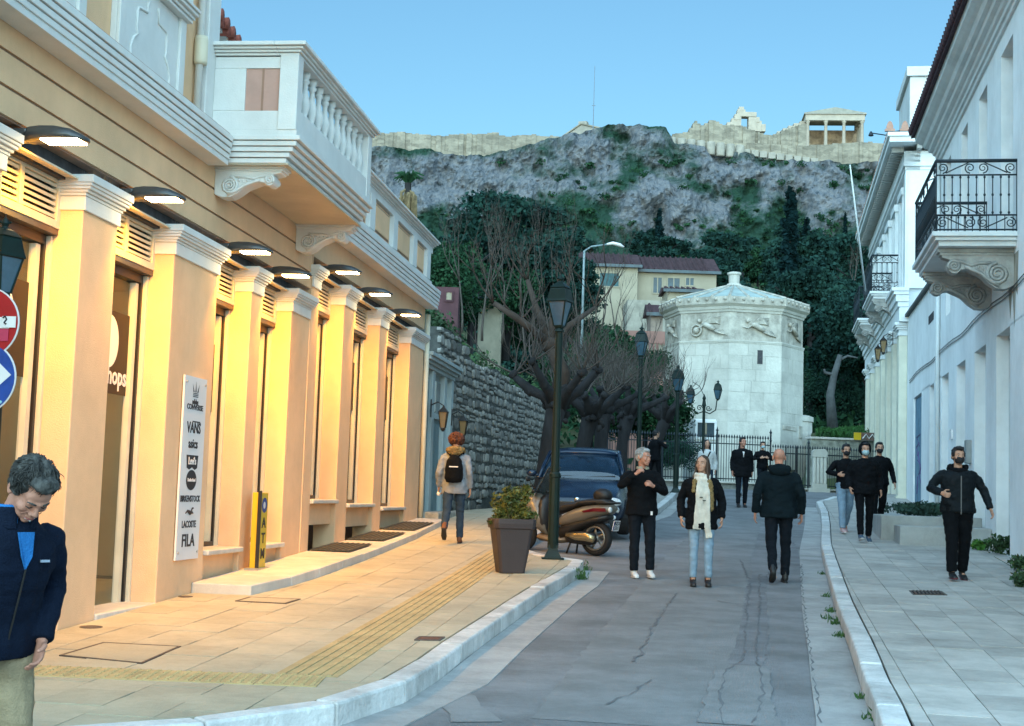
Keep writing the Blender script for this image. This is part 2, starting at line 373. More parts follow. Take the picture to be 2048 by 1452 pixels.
# road patches, trench and cracks
def jagged(line, w0, w1, seed, step=.13):
    rr = random.Random(seed); P = resample([Vector(p) for p in line], step); A = []; B = []
    for i, p in enumerate(P):
        t = (P[min(i+1, len(P)-1)]-P[max(i-1, 0)]).normalized(); w = w0+(w1-w0)*i/len(P); nrm = Vector((-t.y, t.x))
        js = min(.03, w*.6+.012); c_ = nrm*rr.uniform(-js, js)*(1 if w < .05 else 0); A.append(tuple(p+c_+nrm*(w*.5+rr.uniform(-js, js)*.6))); B.append(tuple(p+c_-nrm*(w*.5+rr.uniform(-js, js)*.6)))
    return A, B
def strip(line, w0, w1, off, name, m, seed):
    A, B = jagged(line, w0, w1, seed); mb = MB()
    for i in range(len(A)-1):
        q = [A[i], A[i+1], B[i+1], B[i]]; q = q if area(q) > 0 else q[::-1]
        mb.add([(p[0], p[1], road(p[1])+off) for p in q], [(0,1,2,3)])
    return struct(mb.build(name, m))
g = lambda *L: [G2(x, y) for x, y in L]
strip(g((1490,1452),(1480,1400),(1495,1320),(1508,1260),(1512,1180),(1520,1150)), .32, .22, .004, 'road_patch', M_asph2, 3)
strip(g((1478,1452),(1478,1400),(1488,1330)), .5, .4, .008, 'road_patch', M_asph3, 5)
strip(g((1300,1452),(1345,1300),(1385,1190),(1420,1110),(1470,1040)), 1.5, 1.2, .003, 'road_patch', mat('asphalt_old', (.195,.20,.205), .92, .16, 1.6, .5, 80, dirt=.3, speck=.12), 9)
strip(g((905,1380),(930,1420),(960,1452)), .22, .3, .005, 'road_patch', M_asph3, 12)
strip(g((1575,1130),(1560,1060),(1550,1020)), .45, .4, .005, 'road_patch', M_asph2, 15)
for s, (L, w) in enumerate([(((1270,1325),(1300,1265),(1335,1210),(1355,1187),(1395,1187)),.03),(((1210,1410),(1270,1385),(1305,1357)),.025),(((1500,1165),(1492,1240),(1488,1320),(1450,1345),(1440,1390),(1448,1452)),.022),(((1520,1150),(1518,1230),(1512,1310),(1525,1370),(1520,1420),(1500,1452)),.028),
    (((1602,1130),(1606,1200),(1618,1290),(1630,1370),(1642,1452)),.022),(((1435,1203),(1490,1212)),.02),(((1480,1120),(1500,1165),(1530,1160),(1550,1125)),.03),(((1600,1100),(1640,1098)),.03),(((1180,1210),(1245,1213)),.016),(((1470,1095),(1500,1090),(1560,1092)),.02),(((1395,1187),(1470,1193)),.014)]):
    strip(g(*L), w*.62, w*.3, .010, 'road_crack', M_crack, 20+s)
# manhole covers, grates, steps along the shops
def plate(pxs, name, label, m, off=KERB+.006, rim=True, cat='manhole cover', bars=0):
    P = [Vector(G2(x, y, KERB)) for x, y in pxs]; c = sum(P, Vector((0,0)))/4
    root = empty(name, (c.x, c.y, road(c.y)+off), 0, label, cat)
    if area([tuple(p) for p in P]) < 0: P = P[::-1]
    def lc(p, z): return (p.x-c.x, p.y-c.y, road(p.y)-road(c.y)+z)
    f = MB()
    for a, b in zip(P, P[1:]+P[:1]):
        ai, bi = a+(c-a).normalized()*.03, b+(c-b).normalized()*.03
        f.hexa([lc(a,-.01),lc(b,-.01),lc(bi,-.01),lc(ai,-.01),lc(a,.002),lc(b,.002),lc(bi,.002),lc(ai,.002)])
    f.build('rim', M_iron, root)
    Q = [p+(c-p).normalized()*.036 for p in P]; t = MB(); t.hexa([lc(p,-.012) for p in Q]+[lc(p,.001) for p in Q]); t.build('cover', m, root)
    if bars:
        for k in range(bars):
            s = (k+.5)/bars; a = Q[0].lerp(Q[1], s); b = Q[3].lerp(Q[2], s); w = (Q[1]-Q[0])/bars*.22
            MB().hexa([lc(a-w,.001),lc(a+w,.001),lc(b+w,.001),lc(b-w,.001),lc(a-w,.012),lc(a+w,.012),lc(b+w,.012),lc(b-w,.012)]).build('bar', M_iron, root)
    return root
plate([(118,1312),(206,1286),(362,1294),(284,1328)], 'manhole_cover', 'large paved inspection cover with a thin dark rim beside the man in navy fleece', M_slabL)
plate([(470,1203),(498,1195),(602,1199),(572,1208)], 'manhole_cover', 'small paved inspection cover near the marble shop step', M_slabL)
plate([(828,1281),(838,1274),(890,1275),(880,1282)], 'manhole_cover', 'small rusty iron water meter cover near the kerb', mat('rusty_iron', (.13,.06,.04), .8, .3, 20, .5, 60))
plate([(1818,1182),(1883,1183),(1895,1191),(1826,1190)], 'drain_grate', 'dark metal drain grate on the right sidewalk in front of the masked man', mat('dark_void', (.012,.012,.014), .9), cat='drain grate', bars=8)
def disc(px, r, name, label, m):
    p = gnd(px[0], px[1], KERB); root = empty(name, (p.x, p.y, p.z+.003), 0, label, 'valve cover')
    MB().lathe([(r,-.01),(r,.004),(r*.86,.004)], n=20).build('rim', M_iron, root); MB().lathe([(r*.84,-.01),(r*.84,.003)], n=20).build('cover', m, root)
    root.rotation_euler = (atan2(rslope(p.y), 1), 0, 0)
disc((182,1255), .09, 'valve_cover', 'small round valve cover at the foot of the nearest shop pilaster', M_slabL)
disc((371,1194), .07, 'valve_cover', 'small round valve cover in front of the pilaster with the brand board', M_slabL)
# marble step along the shop fronts
st = empty('shop_step', (*LP(9, .35), road(P0.y+9)+KERB), -TH, 'low marble step running along the foot of the shop fronts', 'step')
inv = st.matrix_basis.inverted() if False else None
def locL(u, v, z, o): # point of the left facade frame into an object at (u0,v0,z0) with the same rotation
    return (v-o[1], u-o[0], z-o[2])
so_ = (9, .35, road(P0.y+9)+KERB)
us = [2.95, 4.0, 5.1, 6.2, 7.3, 8.35, 9.4, 10.4, 11.5, 12.6, 13.7, 15.0]
vo = [.62, .74, .76, .76, .76, .74, .72, .70, .68, .62, .58, .52]
def gzL(u, v): return road(P0.y+UD.y*u+VD.y*v)
for k in range(len(us)-1):
    a, b = us[k], us[k+1]-.012; P = []
    for zz in (KERB-.03, KERB+.09+(.01 if k < 4 else 0)):
        for (u, v) in ((a, .003), (b, .003), (b, vo[k+1]), (a, vo[k])): P.append(locL(u, v, gzL(u, v)+zz, so_))
    P = [P[3], P[2], P[1], P[0], P[7], P[6], P[5], P[4]]
    MB().hexa(P).build('step_stone', M_steps, st, bevel=.012)
# grass tufts along the kerbs and walls
gpts = []; gg = np.random.default_rng(5)
def tuft(px, n, r, h, off=0.):
    p = gnd(px[0], px[1], off)
    for _ in range(n): gpts.append((p.x+gg.normal()*r, p.y+gg.normal()*r*1.5, p.z+abs(gg.normal())*h))
for px, n, r, h in [((905,1318),90,.035,.05),((1163,1160),140,.04,.07),((1172,1140),60,.03,.04),((1652,1195),50,.03,.02),((1660,1225),60,.03,.03),((1672,1250),60,.03,.03),((1680,1275),60,.03,.02),((1645,1150),40,.02,.02),((1656,1240),40,.04,.02),((1722,1400),30,.03,.02),((1740,1440),30,.03,.02)]: tuft(px, n, r, h)
leaves('grass', gpts, .028, M_grassy, kind='stuff', seed=3, up=1.5, aspect=.25)
# ================================================================ LEFT SHOP BUILDING
M_peach = mat('peach_render', (.76,.48,.275), .85, .08, 1.2, .25, 90, dirt=.17)
M_white = mat('white_trim', (.66,.66,.63), .7, .06, 2, .15, 60, dirt=.12)
M_cream = mat('cream_metal', (.62,.56,.42), .5, .08, 2)
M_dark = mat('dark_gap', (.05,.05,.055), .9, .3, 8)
M_brown = mat('brown_groove', (.34,.20,.14), .9)
M_pink = mat('pink_render', (.50,.30,.24), .85, .08, 3, dirt=.15)
M_blk = mat('black_frame', (.02,.018,.016), .4)
M_ban = mat('dark_banner', (.007,.005,.003), .5, .2, 2)
M_glass = mat('shop_glass', (.04,.05,.05), .03, .0, spec=.9, alpha=.22)
M_dglass = mat('dark_glass', (.02,.035,.05), .06, .3, 1, spec=.9)
M_int = mat('shop_interior', (.62,.56,.36), .8, .1, 1)
M_grey = mat('grey_metal', (.10,.10,.10), .4, .1, 8, metal=.6)
M_steel = mat('steel', (.45,.45,.44), .35, .1, 8, metal=.8)
M_board = mat('white_board', (.68,.66,.66), .45, .03, 2)
M_ink = mat('black_print', (.02,.02,.025), .6)
M_lampon = mat('lit_lamp_panel', (1,.8,.4), .4, 0, emit=(1.,.70,.30), estr=24)
M_tile = mat('clay_tile', (.34,.10,.07), .85, .25, 6, .4, 40, rnd=.12, dirt=.3)
M_stain = mat('stained_soffit', (.36,.30,.25), .9, .15, 3, dirt=.4)
LB = empty('shop_building', (P0.x, P0.y, -1.5), -TH, 'long peach shop building with warm lit pilasters, white cornice and corner balcony', 'building', zoff=-1.5)
WIN = [(-1.45,-.08,0),(.62,2.0,0),(3.28,4.45,0),(4.85,6.1,0),(7.35,8.75,1),(9.4,11.15,1),(11.75,13.7,1)]
DZ = .44
# solid piers (pilasters) with capitals
PIL = [(-6.,-1.45,0),(-.08,.62,0),(2.0,3.28,0),(4.45,4.85,0),(6.1,6.95,0),(6.95,7.35,1),(8.75,9.4,1),(11.15,11.75,1),(13.7,15.0,1)]
for a, b, lv in PIL:
    dz = DZ*lv; v0 = .0 if not lv else .008
    p = MB().box(-.3, v0, a, b, -1.75, 2.44+dz).build('pilaster', M_peach, LB, bevel=.01)
    c = MB(); e0 = a-.03 if a != 6.95 else a+.004; e1 = b+.03 if b != 6.95 else b-.004
    z = dz
    c.box(-.26, .022+v0, e0+.012, e1-.012, 2.17+z, 2.285+z)
    for k, (zz, pr) in enumerate([(2.285,.03),(2.31,.05),(2.335,.075),(2.36,.09)]):
        c.box(-.26, pr+v0, e0-pr*.6+.012, e1+pr*.6-.012, zz+z, zz+.025+z)
    c.box(-.26, .105+v0, e0-.05, e1+.05, 2.385+z, 2.45+z)
    c.build('capital', M_white, p, bevel=.006)
def wallbox(*a, m=M_peach, n='wall', bev=0.): return MB().box(*a).build(n, m, LB, bevel=bev)
# entablature A: three bands with grooves, B one band
wallbox(-.3, 0, -6, 6.94, 2.575, 2.765); wallbox(-.3, 0, -6, 6.94, 2.79, 3.015); wallbox(-.3, 0, -6, 6.94, 3.04, 3.30)
wallbox(-.29, -.022, -6, 6.92, 2.56, 3.05, m=M_brown, n='groove')
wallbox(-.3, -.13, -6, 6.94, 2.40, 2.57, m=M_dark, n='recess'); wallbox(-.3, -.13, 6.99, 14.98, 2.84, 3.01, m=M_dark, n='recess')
wallbox(-.3, .008, 6.96, 15.0, 3.01, 3.47)
wallbox(-.35, .004, 6.945, 7.0, 2.45, 3.47)
# bird spikes in the gap
sp = MB()
for a, b, lv in PIL[1:]:
    for i in range(int((b-a)/.03)):
        y = a+i*.03; z = 2.455+DZ*lv
        for dv in (-.03, .05): sp.add([(dv, y-.003, z), (dv, y+.003, z), (dv+R.uniform(-.03,.05), y+R.uniform(-.02,.02), z+.1)], [(0,1,2)])
sp.build('bird_spikes', M_grey, LB, kind='stuff')
# cornice profiles
def cornice(z, h, pr, y0, y1, name='cornice', m=M_white, base=0.):
    P = [(base, z), (pr*.78, z), (pr*.78, z+.03*h/.33), (pr*.86, z+.04*h/.33), (pr*.86, z+.12*h/.33), (pr*.9, z+.135*h/.33), (pr*.9, z+.2*h/.33), (pr*.97, z+.22*h/.33), (pr, z+.27*h/.33), (pr, z+h), (base, z+h)]
    return MB().prof(P, y0, y1).build(name, m, LB)
def cornice2(z, h, pr, y0, y1, base=0.):
    cc = MB(); n = 5; hh = h/n
    for k in range(n): q = pr*(.84+.16*k/(n-1)); cc.box(base, q, y0, y1, z+k*hh, z+(k+1)*hh-(.012 if k < n-1 else 0))
    cc.box(base, pr*.82, y0+.002, y1-.002, z+.004, z+h-.004)
    return cc.build('cornice', M_white, LB, bevel=.004)
cornice2(3.22, .30, .25, -6, 2.80); cornice2(3.40, .34, .27, 6.30, 15.12, .009)
MB().box(-.3, .20, -6, 2.9, 3.525, 3.56).build('flashing', M_brown, LB)
# upper storey (near half)
UW = MB(); UW.box(-3, -.1, -6, 2.95, 3.3, 9.); UW.build('upper_wall', M_peach, LB)
for a, b in ((-1.80,-.22),(.45,2.03)):
    w = MB().box(-.1, -.045, a, b, 3.56, 4.44).build('window_panel', M_white, LB, bevel=.006)
    f = MB()
    for y0, y1 in ((a, a+.14), (b-.14, b)): f.box(-.045, -.012, y0, y1, 3.56, 4.44)
    f.box(-.045, -.012, a+.13, b-.13, 3.56, 3.60)
    f.build('panel_frame', M_white, w, bevel=.006)
    l = MB()
    for k, q in enumerate((.03,.05,.08,.1)): l.box(-.1, q, a-.03-q*.4, b+.03+q*.4, 4.44+k*.035, 4.47+k*.035)
    l.build('ledge', M_white, w, bevel=.004)
    MB().box(-.1, -.02, a+.1, b-.1, 4.60, 6.6).build('upper_window', mat('pale_shutter', (.42,.50,.52), .6), LB)
    fr = MB().box(-.1, .03, a-.02, a+.1, 4.59, 6.7); fr.box(-.1, .03, b-.1, b+.02, 4.59, 6.7); fr.build('window_frame', M_white, w)
    for sgn in (-1, 1):
        mid = (a+b)/2; pts = []
        for y, z in [(.10,4.34),(.13,4.3),(.14,4.22),(.34,4.2),(.36,4.16),(.36,4.0),(.33,3.96),(.42,3.9),(.48,3.8),(.46,3.70),(.40,3.64),(.15,3.62)]: pts.append((-.04, mid+sgn*y, z))
        MB().tube(pts, .014, 5).build('relief_moulding', M_white, w, smooth=True)
MB().box(-.1, .0, 2.62, 2.95, 3.56, 9).build('corner_pier', M_white, LB, bevel=.01)
MB().box(-1.2, -.3, 2.955, 3.05, 3.56, 9).build('corner_pier', M_white, LB, bevel=.01)
dp = MB().tube([(-.04, 2.50, 8.), (-.04, 2.50, 3.56)], .04, 8); dp.build('downpipe', M_white, LB, smooth=True)
MB().lathe([(.065,4.17),(.07,4.2),(.07,4.42),(.06,4.46)], (-.03,2.50,0), 10).build('pipe_joint', M_cream, LB, smooth=True)
# louvres, doors and windows
def sp_text(txt, size, u, z, v, m, parent, name='lettering', bold=False, sx=1., face='street', rot=0.):
    t = text_mb(txt, size, .002, bold, sx)
    # text plane XY -> reads along +u seen from the street (v+): x->u? seen from street, u grows to the right when looking at -v
    M = Matrix(((0,0,1,v),(1,0,0,u),(0,1,0,z),(0,0,0,1)))
    if rot: M = M @ Matrix.Rotation(rot, 4, 'Z')
    return t.xf(M).build(name, m, parent)
for k, (a, b, lv) in enumerate(WIN):
    dz = DZ*lv; z0 = [-1.2,-1.2,-.66,-.66,-.14,-.2,-.26][k]
    lou = MB(); lou.box(-.27, -.19, a, a+.06, 2.01+dz, 2.41+dz); lou.box(-.27, -.19, b-.06, b, 2.01+dz, 2.41+dz); lou.box(-.27, -.19, a+.06, b-.06, 2.01+dz, 2.075+dz); lou.box(-.27, -.19, a+.06, b-.06, 2.375+dz, 2.41+dz)
    nb = 2 if lv or k in (2,3) else 2; mid = (a+b)/2; lou.box(-.27, -.19, mid-.03, mid+.03, 2.075+dz, 2.375+dz)
    lo = lou.build('louvre_panel', M_cream, LB, bevel=.004)
    MB().box(-.275, -.27, a+.01, b-.01, 2.03+dz, 2.40+dz).build('louvre_backing', M_dark, lo)
    for i in range(6):
        for (s0, s1) in ((a+.065, mid-.035), (mid+.035, b-.065)):
            z = 2.088+i*.05+dz; MB().hexa([(-.245,s0,z+.014),(-.205,s0,z),(-.205,s1,z),(-.245,s1,z+.014),(-.245,s0,z+.042),(-.205,s0,z+.027),(-.205,s1,z+.027),(-.245,s1,z+.042)]).build('slat', M_cream, lo)
    MB().add([(-.28,a,2.46+dz),(-.02,a,2.42+dz),(-.02,b,2.42+dz),(-.28,b,2.46+dz),(-.28,a,2.445+dz),(-.02,a,2.405+dz),(-.02,b,2.405+dz),(-.28,b,2.445+dz)], [(0,1,2,3),(7,6,5,4),(0,4,5,1),(1,5,6,2),(2,6,7,3),(3,7,4,0)]).build('flashing', M_cream, LB, fixn=True)
    zt = 2.01+dz
    MB().box(-.33, -.2, a, b, zt-.05, zt-.003).build('shutter_rail', M_grey, LB)
    w = MB()
    w.box(-.40, -.28, a, a+.05, z0, zt-.05); w.box(-.40, -.28, b-.07, b, z0, zt-.05); w.box(-.40, -.28, a+.05, b-.07, zt-.13, zt-.05); w.box(-.40, -.28, a+.05, b-.07, z0, z0+.05)
    wo_ = w.build('shop_window', M_blk if k > 0 else M_blk, LB)
    MB().box(-.31, -.24, b-.035, b-.002, z0, zt-.06).build('guide_rail', M_cream, wo_); MB().box(-.36, -.3, b-.16, b-.09, z0, zt-.14).build('door_edge', M_cream, wo_)
    MB().box(-.36, -.345, a+.05, b-.07, z0+.05, zt-.13).build('glass', M_glass, wo_)
    zb = .8+dz; ba = MB().box(-.342, -.335, a+.05, b-.17, zb, zb+.75).build('banner', M_ban, wo_)
    if k in (0, 1):
        cy = b-.62
        MB().add([(-.331, cy-.0+.21*cos(t), zb+.47+.24*sin(t)) for t in np.linspace(0, 2*pi, 28)[:-1]], [tuple(range(27))]).build('banner_disc', M_board, wo_)
        if k == 1: sp_text('shops', .235, b-.455, zb+.16, -.330, M_board, wo_, bold=True)
    else: pass
    if z0 > -1:
        MB().box(-.36, .055, a+.002, b-.002, z0-.055, z0).build('window_sill', M_steps, LB, bevel=.012)
        MB().box(-.3, -.06, a, b, z0-(.34 if lv else 1.2), z0-.055).build('apron_wall', M_peach, LB)
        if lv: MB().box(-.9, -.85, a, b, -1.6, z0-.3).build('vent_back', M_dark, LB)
    else: MB().box(-.36, .02, a+.002, b-.002, -1.5, -1.10 if k else -1.2).build('threshold', M_steps, LB, bevel=.012)
for (a, b) in ((7.35,8.75),(9.4,11.15),(11.75,13.7)):
    gt = empty('light_well_grate', LP((a+b)/2, .3)+(gzL((a+b)/2, .3)+KERB+.10,), -TH, {7.35:'grey metal floor grate under the first shop window past the balcony',9.4:'grey metal floor grate under the second shop window past the balcony',11.75:'grey metal floor grate under the last shop window by the grey doorway'}[a], 'floor grate', 'floor grates under the shop windows')
    h = (b-a)/2-.04; sl_ = UD.y*rslope(P0.y+UD.y*(a+b)/2)
    MB().hexa([(x, y, y*sl_+z) for z in (.004,.012) for x, y in ((-.28,-h),(.26,-h),(.26,h),(-.28,h))]).build('mat_bed', mat('grate_dark', (.05,.05,.04), .8, .2, 8), gt)
    for i in range(7): x = -.24+i*.075; MB().hexa([(xx, y, y*sl_+z) for z in (.012,.02) for xx, y in ((x,-h),(x+.02,-h),(x+.02,h),(x,h))]).build('bar', M_grey, gt)
# interior, lit
MB().box(-3.1, -3.0, -6, 15, -1.6, 3.2).box(-3.1, -.45, -6, 15, 2.5, 2.6).box(-3.1, -.42, -6, 15, -1.6, -1.22).box(-3.1,-.42,6.93,7.0,-1.6,3.2).build('shop_room', M_int, LB)
for y in (-1.2, 1.6, 4.6, 8.2, 10.6, 12.9):
    MB().box(-2.4, -2.0, y-.5, y+.5, -1.2, .1).build('display_shelf', mat('shelf_wood', (.36,.16,.08), .6, .2, 4), LB)
    MB().box(-1.9, -1.3, y-.3, y+.3, 2.47, 2.498).build('ceiling_panel', mat('lit_ceiling', (1,.9,.6), .5, 0, emit=(1.,.86,.5), estr=5.), LB)
# body behind
MB().box(-9, -3.1, -6, 15, -1.7, 3.3).box(-9, -.3, 3.06, 15, 3.3, 3.36).box(-.42,-.3,14.99,15.0,-1.7,3.4).box(-3.1,-.3,14.9,15.0,-1.7,3.4).build('body', M_peach, LB)
# balcony
BA, BB, BV = 2.80, 6.30, .93
b_ = MB(); z = 3.27; n = 5; hh = .056
for k in range(n):
    q = .84+.16*k/(n-1); e = .13*(1-k/(n-1))*.5; b_.box(.0, BV*q+.0, BA+.02+e, BB-.02-e, z+k*hh, z+(k+1)*hh-.008)
bs = b_.build('balcony_slab', M_white, LB, bevel=.004)
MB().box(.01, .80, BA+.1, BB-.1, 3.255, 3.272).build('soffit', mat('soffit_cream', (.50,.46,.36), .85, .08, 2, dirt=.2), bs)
MB().box(-.05, BV-.04, BA+.04, BB-.04, 3.545, 3.60).build('balcony_floor', M_white, LB)
par = MB(); vo_ = BV-.06
par.box(vo_-.16, vo_, BA+.05, BB-.05, 3.60, 3.84)
par.box(vo_-.18, vo_+.012, BA+.03, BA+.22, 3.60, 4.38); par.box(vo_-.18, vo_+.012, BB-.22, BB-.03, 3.60, 4.38)
par.box(.0, vo_-.181, BA+.05, BA+.18, 3.60, 3.80); par.box(.0, vo_-.181, BA+.05, BA+.18, 4.24, 4.36); par.box(0, .33, BA+.05, BA+.18, 3.80, 4.24); par.box(.0, vo_-.181, BB-.18, BB-.05, 3.60, 4.36)
par.build('balcony_parapet', M_white, LB, bevel=.006)
MB().box(.332, vo_-.183, BA+.065, BA+.16, 3.802, 4.238).build('inset_panel', M_pink, LB); MB().box(.50, .52, BA+.058, BA+.07, 3.802, 4.238).build('panel_joint', M_brown, LB)
rl = MB()
for k, q in enumerate((0,.02,.045,.06)): rl.box(-.0, vo_+q+.01, BA+.03-q, BB-.03+q, 4.37+k*.028, 4.395+k*.028) if k < 3 else rl.box(-.0, vo_+.09, BA-.04, BB+.04, 4.452, 4.49)
# rail is a U: remove the middle by building it as three runs instead
rl = MB()
for k, (q, z0, z1) in enumerate(((0,4.37,4.395),(.025,4.398,4.423),(.05,4.426,4.452),(.085,4.455,4.495))):
    rl.box(vo_-.2-q*.3, vo_+q+.012, BA+.03-q, BB-.03+q, z0, z1); rl.box(0, vo_-.2-q*.3-.001, BA+.03-q, BA+.2, z0, z1); rl.box(0, vo_-.2-q*.3-.001, BB-.2, BB-.03+q, z0, z1)
rl.build('handrail', M_white, LB, bevel=.005)
balp = [(.05,0),(.05,.04),(.032,.055),(.045,.10),(.062,.17),(.06,.21),(.04,.28),(.027,.36),(.03,.40),(.048,.425),(.048,.44),(.03,.455),(.05,.475),(.05,.53)]
bme = MB().lathe([(r, z) for r, z in balp], n=10).mesh('baluster', M_white, True)
nb = 11
for i in range(nb):
    o = link('baluster', bme, LB); o.location = (vo_-.08, BA+.36+i*(BB-BA-.72)/(nb-1), 3.84+1.5)
def spiral(mb, c, r, turns, plane, s=1, tr=.012, n=26, a0=0.):
    pts = []
    for i in range(n):
        t = i/(n-1); a = a0+s*turns*2*pi*t; q = r*(1-.82*t); pts.append(plane(c[0]+cos(a)*q, c[1]+sin(a)*q))
    mb.tube(pts, [tr*(1-.4*i/n) for i in range(n)], 4)
def console(parent, y0, y1, L, H, ztop, m, sgn=1, v0=0., dz=0.):
    """scroll bracket: profile in (v,z), thickness along y"""
    pr = [(0,0),(L,0),(L,-.14*H),(.97*L,-.16*H),(.97*L,-.22*H)]
    cx, cz, r = .80*L, -.43*H, .19*H
    pr += [(cx+cos(a)*r*.9, cz+sin(a)*r) for a in np.linspace(.9, -2.6, 9)]
    pr += [(.62*L,-.50*H),(.52*L,-.58*H),(.42*L,-.72*H),(.34*L,-.86*H),(.24*L,-.98*H),(.12*L,-1.0*H),(.03*L,-.93*H),(0,-.88*H)]
    c = MB().prism([(v0+sgn*v, y0, ztop+z) for v, z in pr], (0, y1-y0, 0)).build('console', m, parent, bevel=.008, fixn=True)
    t = MB(); t.box(v0, v0+sgn*L*1.03, y0-.03, y1+.03, ztop-.10*H, ztop-.003); t.box(v0, v0+sgn*L*1.0, y0-.015, y1+.015, ztop-.17*H, ztop-.103*H); t.build('abacus', m, c, bevel=.006)
    for yy in (y0-.004, y1+.004):
        s = MB(); pl = lambda a, b, yy=yy: (v0+sgn*a, yy, ztop+b)
        spiral(s, (.22*L, -.62*H), .27*H, 2.6, pl, -1, .022*H/.4, a0=1.5); spiral(s, (cx, cz), .15*H, 2., pl, 1, .018*H/.4, a0=-.6)
        pts = [pl(.30*L,-.36*H), pl(.45*L,-.36*H), pl(.58*L,-.42*H), pl(.68*L,-.34*H), pl(.8*L,-.29*H)]; s.tube(pts, .016*H/.4, 4)
        pts = [pl(.2*L,-.92*H), pl(.32*L,-.80*H), pl(.44*L,-.62*H), pl(.56*L,-.52*H), pl(.66*L,-.44*H)]; s.tube(pts, .02*H/.4, 4)
        for q in range(5): s.ell(pl(.36*L+q*.06*L, -.46*H-(q%2)*.03*H), (.018*L, .012, .05*H), 6, 4)
        s.build('scroll_relief', m, c, smooth=True)
    return c
console(LB, 3.02, 3.22, .72, .33, 3.27, M_white); console(LB, 6.12, 6.32, .72, .36, 3.27, M_white)
# B parapet with panels and rail
pa = MB(); pa.box(-.25, .12, 6.3, 14.95, 3.745, 3.90); pa.box(-.25, .12, 6.3, 14.95, 4.42, 4.53); pa.box(-.25,.05,6.3,14.9,3.88,4.45)
pa.build('parapet', M_white, LB, bevel=.004)
for i, y in enumerate((6.6, 8.2, 9.8, 11.5, 13.2, 14.55)):
    MB().box(.05, .13, y-.17, y+.17, 3.9, 4.42).build('parapet_pier', M_white, LB, bevel=.006)
    if i < 5:
        y2 = (6.6, 8.2, 9.8, 11.5, 13.2, 14.55)[i+1]; pp = MB().box(.05, .075, y+.25, y2-.25, 3.92, 4.4).build('parapet_panel', M_peach, LB)
        MB().box(.075, .10, y+.36, y2-.36, 3.97, 4.34).build('panel_field', M_peach, pp, bevel=.01); MB().box(.0501, .078, y+.32, y2-.32, 3.945, 4.37).build('panel_shadow_gap', M_brown, pp)
rr_ = MB()
for q, z0, z1 in ((.02,4.53,4.555),(.05,4.557,4.585),(.09,4.588,4.615),(.12,4.618,4.65)): rr_.box(-.27-q, .12+q, 6.3-q, 14.95+q, z0, z1)
rr_.build('parapet_coping', M_white, LB, bevel=.004)
# set-back storey with tiled gable
sb = MB(); sb.prism([(-1.3, 3.06, 3.4), (-1.3, 11., 3.4), (-1.3, 11., 5.05), (-1.3, 3.06, 6.15)], (-6, 0, 0)); sb.build('setback_storey', M_white, LB, fixn=True)
MB().prism([(-1.29, 4.4, 4.6), (-1.29, 4.9, 4.6), (-1.29, 4.9, 5.0), (-1.29, 4.4, 5.0)], (.03, 0, 0)).build('attic_window', mat('grey_shutter', (.18,.28,.30), .6), LB, fixn=True)
# end pipe
MB().tube([(.05, 15.08, 3.3), (.05, 15.08, -.55)], .05, 8).build('downpipe', M_cream, LB, smooth=True)
M_tilev = M_tile
rf = MB().prism([(-1.12, 2.95, 6.26), (-1.12, 10.2, 5.26), (-1.12, 10.2, 5.20), (-1.12, 2.95, 6.2)], (-6.3, 0, 0)).build('roof', M_white, LB, fixn=True)
tm = MB().tube([(0,0,0),(-.45,0,.0)], [.075,.06], 8).mesh('roof_tile', M_tile, True)
s_ = -1.0/7.25
for i in range(30):
    y = 3.05+i*.24
    for j, vv in enumerate((-1.02, -1.4)):
        o = link('roof_tile', tm, rf); o.location = (vv, y, 6.30+(y-2.95)*s_+1.5+.02*j); o.rotation_euler = (0, R.uniform(-.05,.05), 0)
    o = link('roof_tile', tm, rf); o.location = (-1.05, y+.12, 6.24+(y-2.95)*s_+1.5)
# ---- wall lamps (things)
for i, (u, lv) in enumerate(((-1.22,0),(.80,0),(3.45,0),(5.03,0),(7.55,1),(9.6,1),(11.97,1))):
    z = 2.49+DZ*lv
    lab = ['nearest lit wall lamp at the upper left beside the louvre', 'lit wall lamp above the dark banner lettered hops','lit wall lamp right of the pilaster with the white brand board','lit wall lamp below the far scroll bracket of the balcony','lit wall lamp just past the step in the facade','second last lit wall lamp of the shop row','last lit wall lamp of the shop row before the grey doorway'][i]
    t = empty('wall_lamp', (*LP(u, 0), z), -TH, lab, 'wall lamp', 'lit lamps along the shop facade')
    h = MB(); rings = []
    for x, w, zt, zb in [(.02,.05,.035,-.045),(.08,.07,.055,-.05),(.16,.10,.06,-.04),(.28,.125,.055,-.035),(.40,.12,.035,-.035),(.48,.09,.0,-.04),(.515,.04,-.02,-.042)]:
        rings.append([Vector((x, -w, zb)), Vector((x, -w*.95, (zt+zb)/2)), Vector((x, -w*.6, zt)), Vector((x, w*.6, zt)), Vector((x, w*.95, (zt+zb)/2)), Vector((x, w, zb))])
    h.ring_tube(rings); h.build('lamp_head', M_grey, t, smooth=True, fixn=True)
    MB().box(-.13, .06, -.05, .05, -.05, .045).build('wall_mount', M_grey, t, bevel=.01)
    MB().box(.19, .47, -.085, .085, -.052, -.040).build('light_panel', M_lampon, t)
    la = bpy.data.lights.new('lamp_light', 'AREA'); la.shape = 'RECTANGLE'; la.size = .27; la.size_y = .16; la.energy = 46; la.color = (1., .42, .01); la.spread = rad(125)
    lo = bpy.data.objects.new('lamp_light', la); C.objects.link(lo); lo.parent = t; lo.location = (.16, .03, -.056); lo.rotation_euler = (rad(24), 0, 0)
